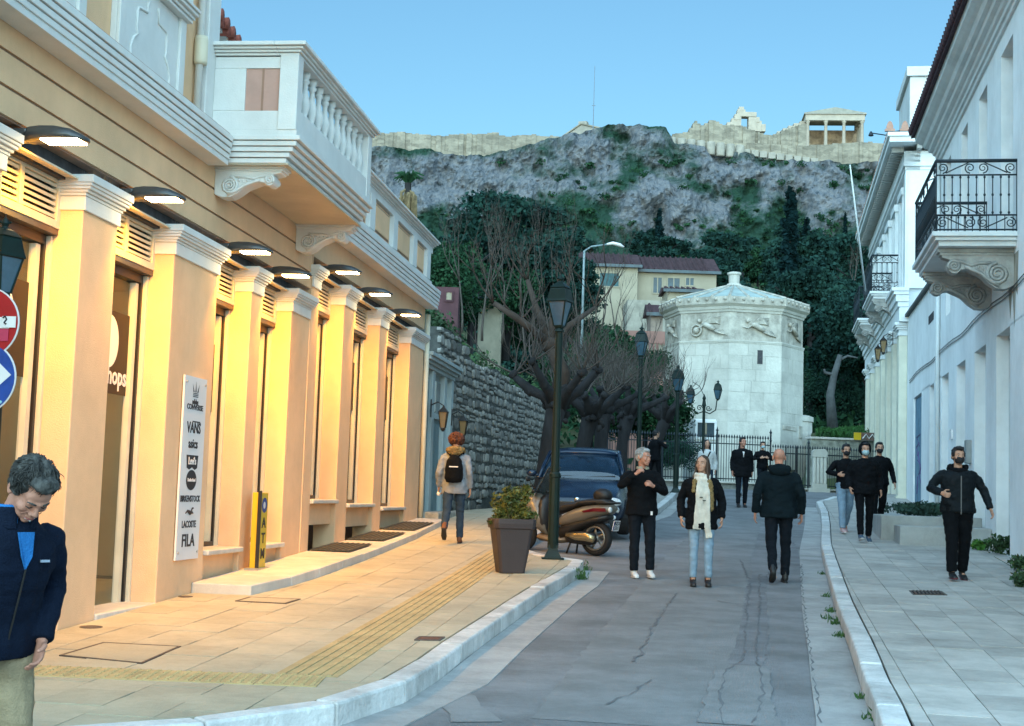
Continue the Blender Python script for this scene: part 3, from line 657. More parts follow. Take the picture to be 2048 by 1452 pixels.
# ---- brand board
bd = empty('brand_board', (*LP(2.71, .0), .165), -TH, 'tall white board of shoe and clothing brand logos on a pilaster', 'sign board', zoff=.165)
MB().box(.012, .03, -.32, .32, -.73, 1.06).build('panel', M_board, bd)
for y in (-.27,.27):
    for z in (-.66, 1.0): MB().lathe([(.012,0),(.012,.03)], n=8).xf(Matrix.Translation((.012,y,z)) @ Matrix.Rotation(pi/2,4,'Y')).build('screw', M_steel, bd)
def bt(t, s, z, bold=True, sx=1., m=M_ink): return sp_text(t, s, 0, z, .032, m, bd, bold=bold, sx=sx)
lz = [.94,.76,.555,.40,.215,.045,-.14,-.33,-.55]
c = MB()
for k in (-1,0,1): c.add([(.032, k*.055-.018+k*.0, lz[0]-.03), (.032, k*.055+.018, lz[0]-.03), (.032, k*.1+k*.0, lz[0]+.085-abs(k)*.03)], [(0,1,2)])
for k in range(3): c.box(.031,.033,-.075,.075,lz[0]-.045-k*.016,lz[0]-.038-k*.016)
c.build('crown_mark', M_ink, bd); bt('adidas', .07, lz[0]-.125)
bt('CONVERSE', .075, lz[1], sx=1.25); MB().box(.031,.033,-.02,.02,0,0.001)
bt('VANS', .15, lz[2], sx=1.05); MB().box(.031,.033,-.05,.17,lz[2]+.06,lz[2]+.072).build('logo_bar', M_ink, bd)
bt('asics', .13, lz[3], sx=1.1)
MB().add([(.0318,-.17,lz[4]+.075),(.0318,.17,lz[4]+.075),(.0318,.15,lz[4]-.05),(.0318,.08,lz[4]-.07),(.0318,0,lz[4]-.045),(.0318,-.08,lz[4]-.07),(.0318,-.15,lz[4]-.05)], [tuple(range(7))]).build('batwing_mark', M_ink, bd)
sp_text("Levi's", .10, 0, lz[4]+.015, .0335, M_board, bd, bold=True)
MB().add([(.0318, .15*cos(a), lz[5]+.10*sin(a)) for a in np.linspace(0,2*pi,24)[:-1]], [tuple(range(23))]).build('disc_mark', M_ink, bd)
sp_text('Timberland', .05, 0, lz[5], .0335, M_board, bd)
bt('BIRKENSTOCK', .085, lz[6])
cr = MB().tube([(.032,-.12,lz[7]+.05),(.032,-.06,lz[7]+.075),(.032,.0,lz[7]+.055),(.032,.05,lz[7]+.06),(.032,.1,lz[7]+.05)], [.004,.012,.024,.016,.006], 6); cr.tube([(.032,.03,lz[7]+.06),(.032,.07,lz[7]+.1),(.032,.1,lz[7]+.1)], .008, 5); cr.build('crocodile_mark', M_ink, bd)
bt('LACOSTE', .095, lz[7]-.06); bt('FILA', .17, lz[8], sx=1.15)
# ---- cash machine totem
at_ = empty('cash_machine_sign', (*LP(4.66, .15), gzL(4.66,.15)+KERB+.085), -TH, 'narrow yellow totem sign reading ATM at the foot of a pilaster', 'totem sign')
M_yel = mat('yellow_sign', (.60,.40,.02), .4, .08, 3)
MB().box(-.05,.05,-.13,.15,0.02,.86).build('body', M_yel, at_, bevel=.008); MB().box(.02,.062,-.15,-.13,0,.88).build('edge_strip', M_blk, at_, bevel=.004); MB().box(-.08,.08,-.22,.22,0,.03).build('foot', M_steel, at_)
MB().add([(.052, .01+.10*cos(a), .72+.085*sin(a)) for a in np.linspace(0,2*pi,20)[:-1]], [tuple(range(19))]).build('round_logo', mat('blue_logo', (.02,.05,.22), .5), at_)
MB().add([(.054, .045*cos(a), .72+.04*sin(a)) for a in np.linspace(0,2*pi,12)[:-1]], [tuple(range(11))]).build('logo_centre', M_board, at_)
for i, ch in enumerate('ATM'): sp_text(ch, .16, .01, .52-i*.17, .053, M_ink, at_, bold=True, sx=1.3)
# ================================================================ GREY DOORWAY HOUSE
M_bgrey = mat('blue_grey_trim', (.36,.42,.42), .7, .08, 2, dirt=.2)
M_bdoor = mat('blue_grey_door', (.13,.20,.22), .5, .1, 2)
DH = empty('doorway_house', (*LP(15.2, 0), -.6), -TH, 'narrow grey doorway with moulded canopy between the shops and the stone wall', 'building', zoff=-.6)
# local y = u-15.2
MB().box(-3, -.12, 0, 3.5, -.9, 2.55).build('wall', M_bgrey, DH)
for y in (.02, .95, 2.35, 3.2): MB().box(-.12, .0, y, y+.26, -.85, 2.35).build('pilaster', M_bgrey, DH, bevel=.008)
MB().box(-.119,-.07,.30,.93,-.6,2.2).build('side_panel', M_bdoor, DH)
d = MB().box(-.119, -.085, 1.22, 2.34, -.55, 1.45).build('door', M_bdoor, DH)
for y in (1.3,1.82):
    for z0, z1 in ((-.45,.2),(.3,1.35)): MB().box(-.085,-.07,y,y+.44,z0,z1).build('door_panel', M_bdoor, d, bevel=.006)
MB().lathe([(.02,0),(.02,.04),(.03,.05),(.0,.06)], n=8).xf(Matrix.Translation((-.085,1.3,.5)) @ Matrix.Rotation(pi/2,4,'Y')).build('handle', M_steel, d)
MB().box(-.119,-.09,1.22,2.34,1.55,2.2).build('transom_window', M_dglass, DH); MB().box(-.12,-.02,1.2,2.36,1.45,1.55).build('lintel', M_bgrey, DH)
cn = MB()
for q, z0, z1 in ((.02,2.35,2.42),(.07,2.423,2.48),(.13,2.483,2.55),(.17,2.553,2.62)): cn.box(-.3, q, -.02-q*.3, 3.5+q*.5, z0, z1)
cn.build('canopy', M_bgrey, DH, bevel=.006)
MB().box(-.13,.02,-.02,.0,-.9,2.4).build('corner_strip', M_white, DH)
for z in (.42,.12): MB().box(-.12,-.09,2.62,2.82,z,z+.22).build('intercom', M_blk, DH)
MB().box(-.1,.35,.1,3.3,-.9,-.36).build('door_step', mat('rough_stone', (.34,.32,.27), .9, .25, 6, .6, 12), DH, bevel=.03)
# lanterns on brackets
M_lglass = mat('lantern_glass', (.35,.36,.33), .15, .1, 4, alpha=.55)
def wall_lantern(loc, rz, s, label, m=M_blk, side=1):
    t = empty('wall_lantern', loc, rz, label, 'lantern', 'wall lanterns by the doorway' if side == 1 else 'wall lanterns on the far right building')
    MB().tube([(0,0,.1*s),(.12*s,0,.16*s),(.22*s,0,.1*s),(.22*s,0,.04*s)], .012*s, 6).build('bracket', m, t); MB().box(0,.015*s,-.03*s,.03*s,-.1*s,.2*s).build('back_plate', m, t)
    f = MB(); f.lathe([(.10*s,0),(.12*s,-.01*s),(.03*s,.07*s),(.015*s,.1*s)][::1], (.22*s,0,0), 4, pi/4); f.lathe([(.02*s,-.33*s),(.05*s,-.30*s),(.055*s,-.27*s)], (.22*s,0,0), 4, pi/4)
    for k in range(4):
        a = pi/4+k*pi/2; f.tube([(.22*s+cos(a)*.10*s, sin(a)*.10*s, 0), (.22*s+cos(a)*.055*s, sin(a)*.055*s, -.27*s)], .007*s, 4)
    f.build('cage', m, t); MB().lathe([(.05*s,-.265*s),(.092*s,-.01*s)], (.22*s,0,0), 4, pi/4).build('glass', mat('amber_glass', (.30,.20,.09), .2, .1, 4, alpha=.7), t)
wall_lantern((*LP(16.0, .0), 1.55), -TH, 1.15, 'small black wall lantern beside the grey doorway, nearer one', side=1)
wall_lantern((*LP(18.5, .0), 1.52), -TH, 1.15, 'small black wall lantern against the rubble wall, farther one', side=1)
# ================================================================ RUBBLE WALL
M_st = mat('rubble_stone', (.27,.255,.225), .9, .25, 5, .7, 14, rnd=.55, dirt=.35)
M_mor = mat('rubble_mortar', (.085,.085,.075), .95, .3, 6, .5, 20)
wA = Vector((-1.52, 29.9)); wB = Vector((1.35, 44.6)); wd = (wB-wA).normalized(); wn_ = Vector((wd.y, -wd.x)); wl_ = (wB-wA).length; wang = -atan2(wd.x, wd.y)
RW = empty('rubble_wall', (wA.x, wA.y, -.6), wang, 'tall old retaining wall of irregular rubble stones behind the plane trees', 'wall', zoff=-.6)
def wtop(s): return 3.55-.02*s-.35*min(1, s/4)+.12*sin(s*1.3)
for k in range(15): a = k; b = min(k+1, wl_); 
core = MB()
for k in range(int(wl_)+1):
    a, b = k, min(k+1.02, wl_)
    if b <= a: break
    za, zb = wtop(a)-.05, wtop(b)-.05; core.hexa([(-.7,a,-1),(0,a,-1),(0,b,-1),(-.7,b,-1),(-.7,a,za),(0,a,za),(0,b,zb),(-.7,b,zb)])
core.build('mortar_core', M_mor, RW)
def stone_mb(y0, y1, z0, z1, d, rr):
    c = ((y0+y1)/2, (z0+z1)/2); n = rr.choice((6,7,8)); hw, hh = (y1-y0)/2, (z1-z0)/2; a0 = rr.random(); ring = []
    for i in range(n):
        a = 2*pi*(i+a0*.5)/n+rr.uniform(-.18,.18); k = 1/max(abs(cos(a)), abs(sin(a)))**.75*rr.uniform(.88,1.0); ring.append((c[0]+cos(a)*hw*min(k,1.28), c[1]+sin(a)*hh*min(k,1.28)))
    v = [(-.06, y, z) for y, z in ring]+[(d*.7, c[0]+(y-c[0])*.93, c[1]+(z-c[1])*.93) for y, z in ring]+[(d, c[0]+(y-c[0])*.62, c[1]+(z-c[1])*.62) for y, z in ring]
    f = [(i, (i+1) % n, n+(i+1) % n, n+i) for i in range(n)]+[(n+i, n+(i+1) % n, 2*n+(i+1) % n, 2*n+i) for i in range(n)]+[tuple(range(2*n, 3*n))]
    return v, f
rr = random.Random(5); cnt = 0; far = MB(); z = -.95
stones = []
while z < 3.5:
    h = rr.uniform(.14, .29); y = rr.uniform(-.2, 0)
    while y < wl_:
        w = rr.uniform(.2, .62); zz = z+rr.uniform(-.03, .03)
        if zz+h < wtop(max(y, 0))+.05 and y+w < wl_+.1 and zz > road(wA.y+y)-.1:
            if w > .5 and rr.random() < .4: stones += [(y, y+w-.015, zz, zz+h*.52), (y, y+w-.015, zz+h*.56, zz+h-.01)]
            else: stones.append((y, y+w-.05, zz, zz+h-.02))
        y += w
    z += h
stones.sort(key=lambda s: s[0])
for k, s in enumerate(stones):
    v, f = stone_mb(*s, rr.uniform(.015, .05), rr)
    if k < 290: MB().add(v, f).build('stone', M_st, RW, fixn=False)
    else: far.add(v, f)
M_st2 = mat('rubble_stone_far', (.27,.255,.225), .9, .3, 5, .7, 14, voro=3.2, dirt=.35)
far.build('stone_courses', M_st2, RW, kind='stuff')
# ================================================================ RIGHT BUILDINGS
M_rw = mat('right_white_render', (.80,.82,.82), .85, .09, .8, .3, 60, dirt=.38)
M_rt = mat('right_trim', (.64,.67,.67), .8, .08, 1.5, .2, 60, dirt=.35)
M_rs = mat('weathered_stone', (.36,.36,.34), .9, .2, 4, .6, 25, dirt=.5)
M_shut = mat('old_shutter', (.11,.13,.13), .8, .3, 3, .4, 20, stretch=(1,1,.2))
M_blued = mat('blue_door', (.12,.22,.30), .7, .25, 3, .3, 20)
M_fe = mat('wrought_iron', (.012,.022,.03), .5, .2, 8)
M_tiled = mat('dark_clay_tile', (.05,.025,.032), .9, .25, 6, rnd=.15)
ZR = -.9
RB = empty('white_house', (Q0.x, Q0.y, ZR), -TR, 'tall white render house on the right with deep door openings and iron balcony', 'building', zoff=ZR)
OP = [(-1.6,-.1,3.05),(1.24,2.67,3.03),(3.9,5.39,3.0),(6.71,8.11,3.0),(9.49,10.81,3.0),(12.36,13.3,3.05),(15.28,17.43,3.05)]
WU = 11.3; WL = 19.2; T = .38
e = -14.
for a, b, zt in OP:
    MB().box(0, T, e, a, -1.6, zt).build('wall_pier', M_rw, RB); e = b
MB().box(0, T, e, WL, -1.6, 3.0).build('wall_pier', M_rw, RB)
MB().box(0, T, -14, WL, 3.0, 4.30).build('wall', M_rw, RB)
UWn = [(-1.8,-.7),(.96,2.21),(3.81,4.88),(6.48,7.45),(9.23,10.06)]
e = -14.
for a, b in UWn: MB().box(0, T, e, a, 4.30, 7.78).build('wall_pier', M_rw, RB); e = b
MB().box(0, T, e, WU, 4.30, 7.78).build('wall_pier', M_rw, RB)
MB().box(0, T, -14, WU, 7.78, 8.6).build('wall', M_rw, RB)
MB().box(T, 9, -14, WU, -1.6, 8.6).build('body', M_rw, RB)
MB().box(0, .38, WU, WL, 4.3, 5.45).box(T, 8, WU+.01, WL-.01, -1.6, 5.45).build('low_wing', M_rw, RB); MB().box(-.1, .5, WU, WL, 5.45, 5.53).build('wing_coping', mat('dark_coping', (.09,.10,.10), .9), RB)
MB().box(-.012, .05, 12.5, 13.6, 4.55, 4.75).build('vent_slot', M_dark, RB)
for k, (a, b, zt) in enumerate(OP):
    d = MB().box(.36, .379, a+.002, b-.002, -1.6, zt-.002).build('door', M_blued if k == 6 else M_shut, RB)
    if k != 6:
        for q in (.25,.75): MB().box(.34,.36,a+(b-a)*q-.03,a+(b-a)*q+.03,-1.3,zt).build('batten', M_shut, d)
    else:
        MB().box(.05, .35, a+.01, b-.01, -1.6, zt-.1).build('door_box', M_blued, d); gfi = MB()
        for q in range(6): gfi.tube([(.045, a+.3+R.uniform(0,1.2), .4+q*.25), (.045, a+.5+R.uniform(0,1.2), .65+q*.25), (.045, a+.3+R.uniform(0,1.2), .85+q*.22)], .02, 4)
        gfi.build('spray_marks', mat('spray_paint', (.12,.10,.22), .7), d)
for a, b in UWn:
    w = MB().box(.34, .378, a+.002, b-.002, 4.31, 7.77).build('upper_window', M_shut, RB)
    MB().box(.30, .34, (a+b)/2-.03, (a+b)/2+.03, 4.32, 7.76).build('mullion', M_shut, w); MB().box(.31, .34, a+.01, b-.01, 6.8, 6.88).build('transom', M_shut, w)
# cornice
cc = [(0,8.10),(-.05,8.10),(-.06,8.17),(-.10,8.18),(-.11,8.25),(-.16,8.27),(-.18,8.33),(-.26,8.35),(-.28,8.42),(-.36,8.44),(-.40,8.52),(-.48,8.55),(-.56,8.60),(-.58,8.72),(0,8.74)]
MB().prof(cc[::-1], -14, WU+.05).build('cornice', M_rt, RB, fixn=True)
MB().prism([(-.66,-14,8.76),(6,-14,10.6),(6,-14,10.5),(-.66,-14,8.70)], (0, WU+14.1, 0)).build('roof', M_tiled, RB, fixn=True)
tm2 = MB().tube([(0,0,0),(.9,0,.27)], [.085,.07], 7).mesh('roof_tile', M_tiled, True)
rfo = [o for o in RB.children if o.name.startswith('roof')][-1]
for i in range(80):
    o = link('roof_tile', tm2, rfo); o.location = (-.72, -6.9+i*.23, 8.82-ZR); o.rotation_euler = (0, R.uniform(-.02,.02), 0)
# balcony
def rail_side(parent, P, Q, z0, h, n, scroll=True, m=M_fe, rich=1):
    """iron railing between plan points P,Q standing on z0"""
    P, Q = Vector(P), Vector(Q); L = (Q-P).length; d = (Q-P)/L
    def pt(s, z): p = P+d*s; return (p.x, p.y, z0+z)
    for z, r in ((h, .03), (h*.80, .014), (h*.235, .014), (.035, .014)): MB().tube([pt(0,z), pt(L,z)], r, 6).build('rail', m, parent, smooth=True)
    for i in range(n+1):
        s = L*i/n; b = MB().tube([pt(s,.0 if i in (0,n) else h*.235), pt(s,h if i in (0,n) else h*.80)], .014 if i in (0,n) else .009, 5)
        if 0 < i < n:
            for zz in (.27, .52, .77): b.ell(pt(s,h*zz), (.02,.02,.026), 6, 4)
        b.build('baluster', m, parent, smooth=True)
    for i in range(n*1):
        s = L*(i+.5)/n; MB().tube([pt(s,.0), pt(s,h*.235)], .007, 4).build('stub', m, parent)
    for top in (0, 1):
        zc = h*.90 if top else h*.13; k = 1 if top else -1; sc = MB()
        for c, s in ((.08, 1), (.42, -1), (.58, 1), (.92, -1)):
            spiral(sc, (L*c, zc), h*.075, 1.6, lambda a, b: pt(a, b), s, .011, n=18, a0=(-pi/2 if top else pi/2))
        sc.tube([pt(L*.12, zc-k*h*.07), pt(L*.25, zc+k*.0), pt(L*.40, zc+k*h*.075)], .010, 4); sc.tube([pt(L*.88, zc-k*h*.07), pt(L*.75, zc), pt(L*.60, zc+k*h*.075)], .010, 4)
        sc.build('scrollwork', m, parent, smooth=True)
def balcony(root, u0, u1, p, zt, th, h, n1, n2, m_deck, m_con, cons, CL, CH, label):
    dk = MB()
    dk.box(-p, 0, u0, u1, zt-th*.35, zt); dk.box(-p+.05, 0, u0+.05, u1-.05, zt-th*.62, zt-th*.353); dk.box(-p+.11, 0, u0+.11, u1-.11, zt-th, zt-th*.623)
    dk.build('balcony_deck', m_deck, root, bevel=.008)
    for c in cons: console(root, c-.12, c+.12, CL, CH, zt-th-.002, m_con, -1)
    rl_ = tag(empty('balcony_railing'), 'wrought iron railing'); rl_.parent = root; ZOFF[rl_.name] = ZOFF[root.name]
    e = .06; rail_side(rl_, (0, u0+e), (-p+e, u0+e), zt, h, n1); rail_side(rl_, (-p+e, u0+e+.001), (-p+e, u1-e), zt, h, n2); rail_side(rl_, (-p+e, u1-e), (0, u1-e), zt, h, n1)
balcony(RB, .5, 3.9, 1.3, 4.42, .22, 1.15, 10, 22, M_rt, M_rs, (.95, 3.35), 1.15, .66, '')
MB().add([(-.004,.4,4.1),(-.004,1.5,4.1),(-.004,1.35,3.5),(-.004,1.2,3.1),(-.004,1.0,3.6),(-.004,.8,2.9),(-.004,.65,3.5),(-.004,.5,3.4)], [tuple(range(8))]).build('damp_stain', mat('damp_stain', (.30,.27,.20), .95, .35, 5, col2=(.42,.40,.34), stretch=(1,1,.3)), RB)
MB().tube([(-.06,11.1,8.1),(-.06,11.1,-.5)], .05, 8).build('downpipe', M_rt, RB, smooth=True)
for zc, sg in ((3.55,.05),(3.62,.09)): MB().tube([(-.02, y, zc-.03*sin(y*1.1)-sg*(y%2.8)*(2.8-y%2.8)*.1) for y in np.arange(-2, 19, .5)], .010, 4).build('wall_cable', M_blk, RB)
MB().box(-.10,0,5.75,6.05,.9,1.35).build('meter_box', mat('meter_grey', (.25,.27,.27), .6), RB, bevel=.01); MB().box(-.04,0,8.7,8.95,1.5,1.7).build('street_plate', M_board, RB)
for a, b, zt in OP[1:6]: MB().box(.20,.36,a+.003,a+.07,-1.3,zt-.004).box(.20,.36,b-.07,b-.003,-1.3,zt-.004).box(.20,.36,a+.07,b-.07,zt-.08,zt-.004).build('door_frame', M_rt, RB)
# ---- R2
Z2 = -.2; o2 = RP(WL+.02, 0)
RH = empty('neoclassical_house', (o2[0], o2[1], Z2), -TR, 'far neoclassical white house with pilastered ground floor, antefix tiles and two balconies', 'building', zoff=Z2)
E2 = 15.4; M_r2 = mat('neo_wall', (.66,.70,.71), .8, .06, 1.2, .2, 60, dirt=.25); M_r2b = mat('neo_cream', (.66,.64,.52), .8, .08, 2, dirt=.25); M_wtrim = mat('neo_trim', (.72,.75,.75), .75, .06, 2, dirt=.2)
MB().box(.0, 9, 0, E2, -.6, 10.3).build('body', M_r2, RH)
for i, y in enumerate((.15, 2.3, 4.6, 7.0, 9.6, 12.2, 14.7)):
    p = MB().box(-.24, 0, y, y+.62, -.6, 4.95).build('pilaster', M_r2b, RH, bevel=.02)
    c = MB()
    for q, z0, z1 in ((.03,4.95,5.02),(.0,5.022,5.12),(.05,5.122,5.18),(.09,5.182,5.24),(.13,5.242,5.32)): c.box(-.24-q, .0, y-q, y+.62+q, z0, z1)
    c.build('capital', M_wtrim, p, bevel=.006); MB().box(-.28,0,y-.04,y+.66,-.6,.35).build('base', M_r2b, p, bevel=.01)
    if i < 6:
        y2 = (.15, 2.3, 4.6, 7.0, 9.6, 12.2, 14.7)[i+1]
        MB().box(-.02, .1, y+.72, y2-.1, -.5, 4.2).build('shop_door', M_shut if i % 2 else M_blued, RH)
        sg = MB(); sg.tube([(-.05, (y+.62+y2)/2+cos(a)*(y2-y-.62)/2, 4.3+sin(a)*.65) for a in np.linspace(0, pi, 9)], .06, 5); sg.build('arch_moulding', M_wtrim, RH)
for q, z0, z1 in ((.26,5.33,5.75),(.30,5.753,5.9),(.36,5.903,6.1),(.42,6.103,6.2),(.48,6.203,6.3)): MB().box(-q, .001, -.02-q*.5, E2, z0, z1).build('entablature', M_wtrim, RH)
for i, y in enumerate((1.4, 3.9, 6.4, 8.9, 11.4, 13.7)):
    w = MB().box(-.12, .0, y-.62, y-.42, 6.35, 9.2).box(-.12, .0, y+.42, y+.62, 6.35, 9.2).box(-.16, 0, y-.70, y+.70, 9.2, 9.42).build('window_surround', M_wtrim, RH, bevel=.008)
    MB().box(-.03, .01, y-.42, y+.42, 6.35, 9.2).build('shutter', mat('blue_shutter', (.22,.33,.38), .6), w)
MB().box(-.1, 0, -.1, .55, 6.3, 9.75).build('corner_pilaster', M_wtrim, RH, bevel=.008); MB().box(-.11, 1.6, -.10, -.001, 6.3, 9.75).build('corner_pilaster', M_wtrim, RH, bevel=.008)
for q, z0, z1 in ((.13,9.75,9.85),(.18,9.853,9.95),(.15,9.953,10.3)): MB().box(-q, .3, -q, E2+.1, z0, z1).box(-q, 5, -q, .2, z0+.002, z1-.002).build('frieze', M_wtrim, RH)
mm = MB().box(-.34, 0, -.07, .07, -.16, 0).mesh('modillion', M_rs)
for i in range(48):
    o = link('modillion', mm, RH); o.location = (-.15, .1+i*.325, 10.46-Z2)
for i in range(6):
    o = link('modillion', mm, RH); o.location = (.25+i*.33, -.15, 10.46-Z2); o.rotation_euler = (0,0,pi/2)
MB().box(-.60, .5, -.60, E2+.3, 10.462, 10.62).box(.501, 5, -.60, .3, 10.464, 10.618).build('cornice', M_wtrim, RH, bevel=.01)
MB().box(-.66, .5, -.66, E2+.35, 10.622, 10.74).box(.501, 5, -.66, .3, 10.624, 10.738).build('cornice_lip', M_wtrim, RH, bevel=.01)
M_terr = mat('antefix_terracotta', (.42,.24,.18), .85, .15, 5)
roof = MB().prism([(-.64,-.64,10.745),(4.,-.64,11.3),(4,-.64,11.2),(-.64,-.64,10.742)], (0, E2+.9, 0)).build('roof', M_tiled, RH, fixn=True)
af = MB(); af.prism([(-.02, cos(a)*.10*(1 if sin(a) < .3 else .85), .12+sin(a)*.16) for a in np.linspace(-.9, pi+.9, 12)], (.04,0,0)); af.box(-.05,.05,-.14,.14,-.02,.05); afm = af.mesh('antefix', M_terr)
for i in range(8):
    o = link('antefix', afm, roof); o.location = (-.6+i*.42, -.62, 10.78-Z2+0); o.rotation_euler = (0,0,pi/2)
for i in range(38):
    o = link('antefix', afm, roof); o.location = (-.62, -.2+i*.42, 10.77-Z2); o.scale = (1, .8, .45)
ab = MB().box(.2, 4, 2.2, 6, 10.8, 13.2).build('attic', M_rt, RH, bevel=.02); MB().box(.1, 4.1, 2.1, 6.1, 13.2, 13.5).build('attic_cap', M_rt, ab, bevel=.02); MB().box(1.2,3.6,2.17,2.2,11,12.7).build('attic_panel', M_r2b, ab)
balcony(RH, 2.0, 5.6, .95, 6.52, .22, 1.1, 6, 12, M_wtrim, M_rs, (2.3, 5.2), .85, .62, ''); balcony(RH, 8.4, 12.0, .95, 6.52, .22, 1.1, 6, 12, M_wtrim, M_rs, (8.7, 11.6), .85, .62, '')
for u in (1.9, 4.2): 
    q = (Q0+UR*(WL+.02+u)+VR*(-.26)); t = wall_lantern((q.x, q.y, 5.0), -TR+pi, 1.3, 'black wall lantern on the pilastered ground floor, '+('nearer of the two' if u < 3 else 'farther of the two'), side=2)
fp = empty('flagpole', at(1731,585,42)-Vector((0,0,0)), 0, 'long white leaning flagpole rising from the far balcony', 'flagpole')
p1_, p0_ = at(1700,330,38.5), at(1731,585,42); MB().tube([(0,0,0), tuple(p1_-p0_)], [.032,.018], 8).build('pole', M_wtrim, fp, smooth=True); MB().box(-.06,.06,-.06,.06,-.08,.1).build('socket', M_fe, fp)
fp2 = empty('roof_floodlight', at(1742,266,45), 0, 'tiny bracket lamp reaching out from the eaves against the sky', 'lamp'); MB().tube([(0,0,.0),(1.3,.6,.02)], .02, 5).build('arm', M_fe, fp2); MB().lathe([(.03,.05),(.09,-.08),(.07,-.1)], n=8).build('head', M_fe, fp2)
# ---- raised slab and step by the wall
M_conc = mat('concrete_block', (.36,.37,.36), .9, .12, 2, .4, 40, dirt=.45)
a = Vector(gnd(1800,1090,KERB)[:2]); 
def blk(name, label, pts, z0, z1, cat='step', part='block'):
    c = sum((Vector(p) for p in pts), Vector((0,0)))/len(pts); P = [(p[0]-c.x, p[1]-c.y) for p in pts]
    P = P if area(P) > 0 else P[::-1]; t = empty(name, (c.x, c.y, z0), 0, label, cat)
    MB().prism([(x, y, 0) for x, y in P], (0,0,z1-z0)).build(part, M_conc, t, bevel=.015); return t
zl = gnd(1800,1090,KERB).z
blk('concrete_step', 'lower concrete block of the raised threshold by the right wall', [(a.x,a.y),RP(3.1,-.01),RP(4.25,-.01),(a.x+.18,a.y+1.05)], zl-.15, zl+.33)
blk('concrete_platform', 'upper concrete platform behind the low step, with shrubs on it', [(a.x-.05,a.y+1.06),RP(4.27,-.01),RP(15.,-.01),(a.x+1.75,a.y+10.4)], zl-.2, zl+.50, 'platform')
# weeds
M_weed = mat('weed_leaf', (.035,.075,.035), .8, .4, 4, col2=(.05,.11,.035))
def weed(pc, n, r, h, label, cat='plant', seed=0, off=KERB, zz=None, size=.035, m=None, group=None):
    p = gnd(*pc, off) if zz is None else zz; g = np.random.default_rng(seed); t = empty('weed_clump', p, 0, label, cat, group)
    P = [clump(g, (g.normal()*r*.5, g.normal()*r*.5, h*.45), (r*.5, r*.5, h*.5), n//7, .2) for _ in range(7)]; P = np.concatenate(P); P[:, 2] = abs(P[:, 2])
    leaves('foliage', P, size, m or M_weed, t, seed=seed, up=.3)
    st_ = MB()
    for i in range(6): st_.tube([(0,0,0),(g.normal()*r*.5, g.normal()*r*.5, h*.8)], .004, 3)
    st_.build('stem', M_weed, t); return t
weed((1968,1101), 350, .20, .20, 'bright green weeds at the wall foot behind the masked man', seed=1, m=mat('weed_bright', (.05,.16,.02), .8, .3, 5))
weed((2003,1108), 500, .20, .34, 'dark leafy weed in the first wall opening at the right', seed=2)
weed((2036,1140), 600, .26, .22, 'low spreading weed at the right edge of the picture near the wall corner', seed=3)
weed((2062,1175), 500, .25, .22, 'weed clump cut by the right picture edge', seed=4)
pz = gnd(1800,1090,KERB).z+.50
for i, (x, D, n, h) in enumerate(((7.9,27.2,600,.22),(8.4,28.6,700,.32),(9.1,32.5,500,.30))):
    weed(None, n, .55, h, ['dark shrub at the near end of the concrete platform','taller dark shrub in the middle of the concrete platform','dark shrub at the far end of the concrete platform'][i], 'shrub', 10+i, zz=Vector((x, D, pz)), size=.05, m=mat('shrub_dark', (.02,.05,.035), .8, .4, 4))
weed((1787,1060), 350, .12, .28, 'small ivy tuft at the street corner of the concrete step', seed=8, off=KERB)
# ================================================================ TOWER, FENCE, HOUSES, HILL
M_marb = mat('tower_marble', (.50,.49,.44), .8, .12, .9, .3, 8, dirt=.38, rnd=.09)
M_marb2 = mat('tower_relief', (.40,.38,.33), .85, .3, 1.6, .6, 10, dirt=.95)
M_roofm = mat('tower_roof_slab', (.33,.40,.38), .8, .2, .8, .3, 10, dirt=.3)
TC = Vector((13.22, 85.)); TRr = 4.15; ZT = -2.6
TW = empty('octagonal_tower', (TC.x, TC.y, ZT), 0, 'ancient octagonal marble tower with carved frieze and shallow conical roof', 'tower', zoff=ZT)
VA = [rad(-12-45*k) for k in range(8)]
def tv(k, r): a = VA[k % 8]; return Vector((cos(a)*r, sin(a)*r))
def octa(r0, r1, z0, z1): return [[Vector((*tv(k, r), z)) for k in range(7, -1, -1)] for r, z in ((r0, z0), (r1, z1))]
MB().ring_tube(octa(TRr*.97, TRr*.97, ZT, 11.3)).build('core', M_marb, TW)
# ashlar courses, visible faces k=0..3 : pieces
crs = [(-2.6,1.3,2),(1.3,2.0,3),(2.0,2.9,2),(2.9,3.5,4),(3.5,4.6,2),(4.6,5.25,3),(5.25,6.3,3),(6.3,6.95,4),(6.95,7.6,2),(7.6,8.4,4),(8.4,9.1,3)]
rr = random.Random(4)
for k in (7, 0, 1, 2, 3):
    A, B = tv(k, TRr), tv(k+1, TRr); d = B-A
    for ci, (z0, z1, n) in enumerate(crs):
        cuts = [0]+sorted(min(.92, max(.08, (i+1)/n+rr.uniform(-.09, .09))) for i in range(n-1))+[1]
        for s0, s1 in zip(cuts, cuts[1:]):
            if k == 0 and s0 < .78 and s1 > .22 and z1 <= 2.4: continue    # doorway on the right face
            g = .003; a = A+d*(s0+(g if s0 > 0 else 0)/1.); b = A+d*(s1-g*.3 if s1 < 1 else s1); o = rr.uniform(-.008, .008)
            nrm = Vector((d.y, -d.x)).normalized(); nrm = nrm if nrm.dot(A+B) > 0 else -nrm
            a1, b1 = a+nrm*o, b+nrm*o; a0, b0 = a*.96, b*.96
            MB().hexa([(*a1, z0+.006), (*b1, z0+.006), (*b0, z0+.006), (*a0, z0+.006), (*a1, z1), (*b1, z1), (*b0, z1), (*a0, z1)][::1]).build('marble_block', M_marb, TW, fixn=True)
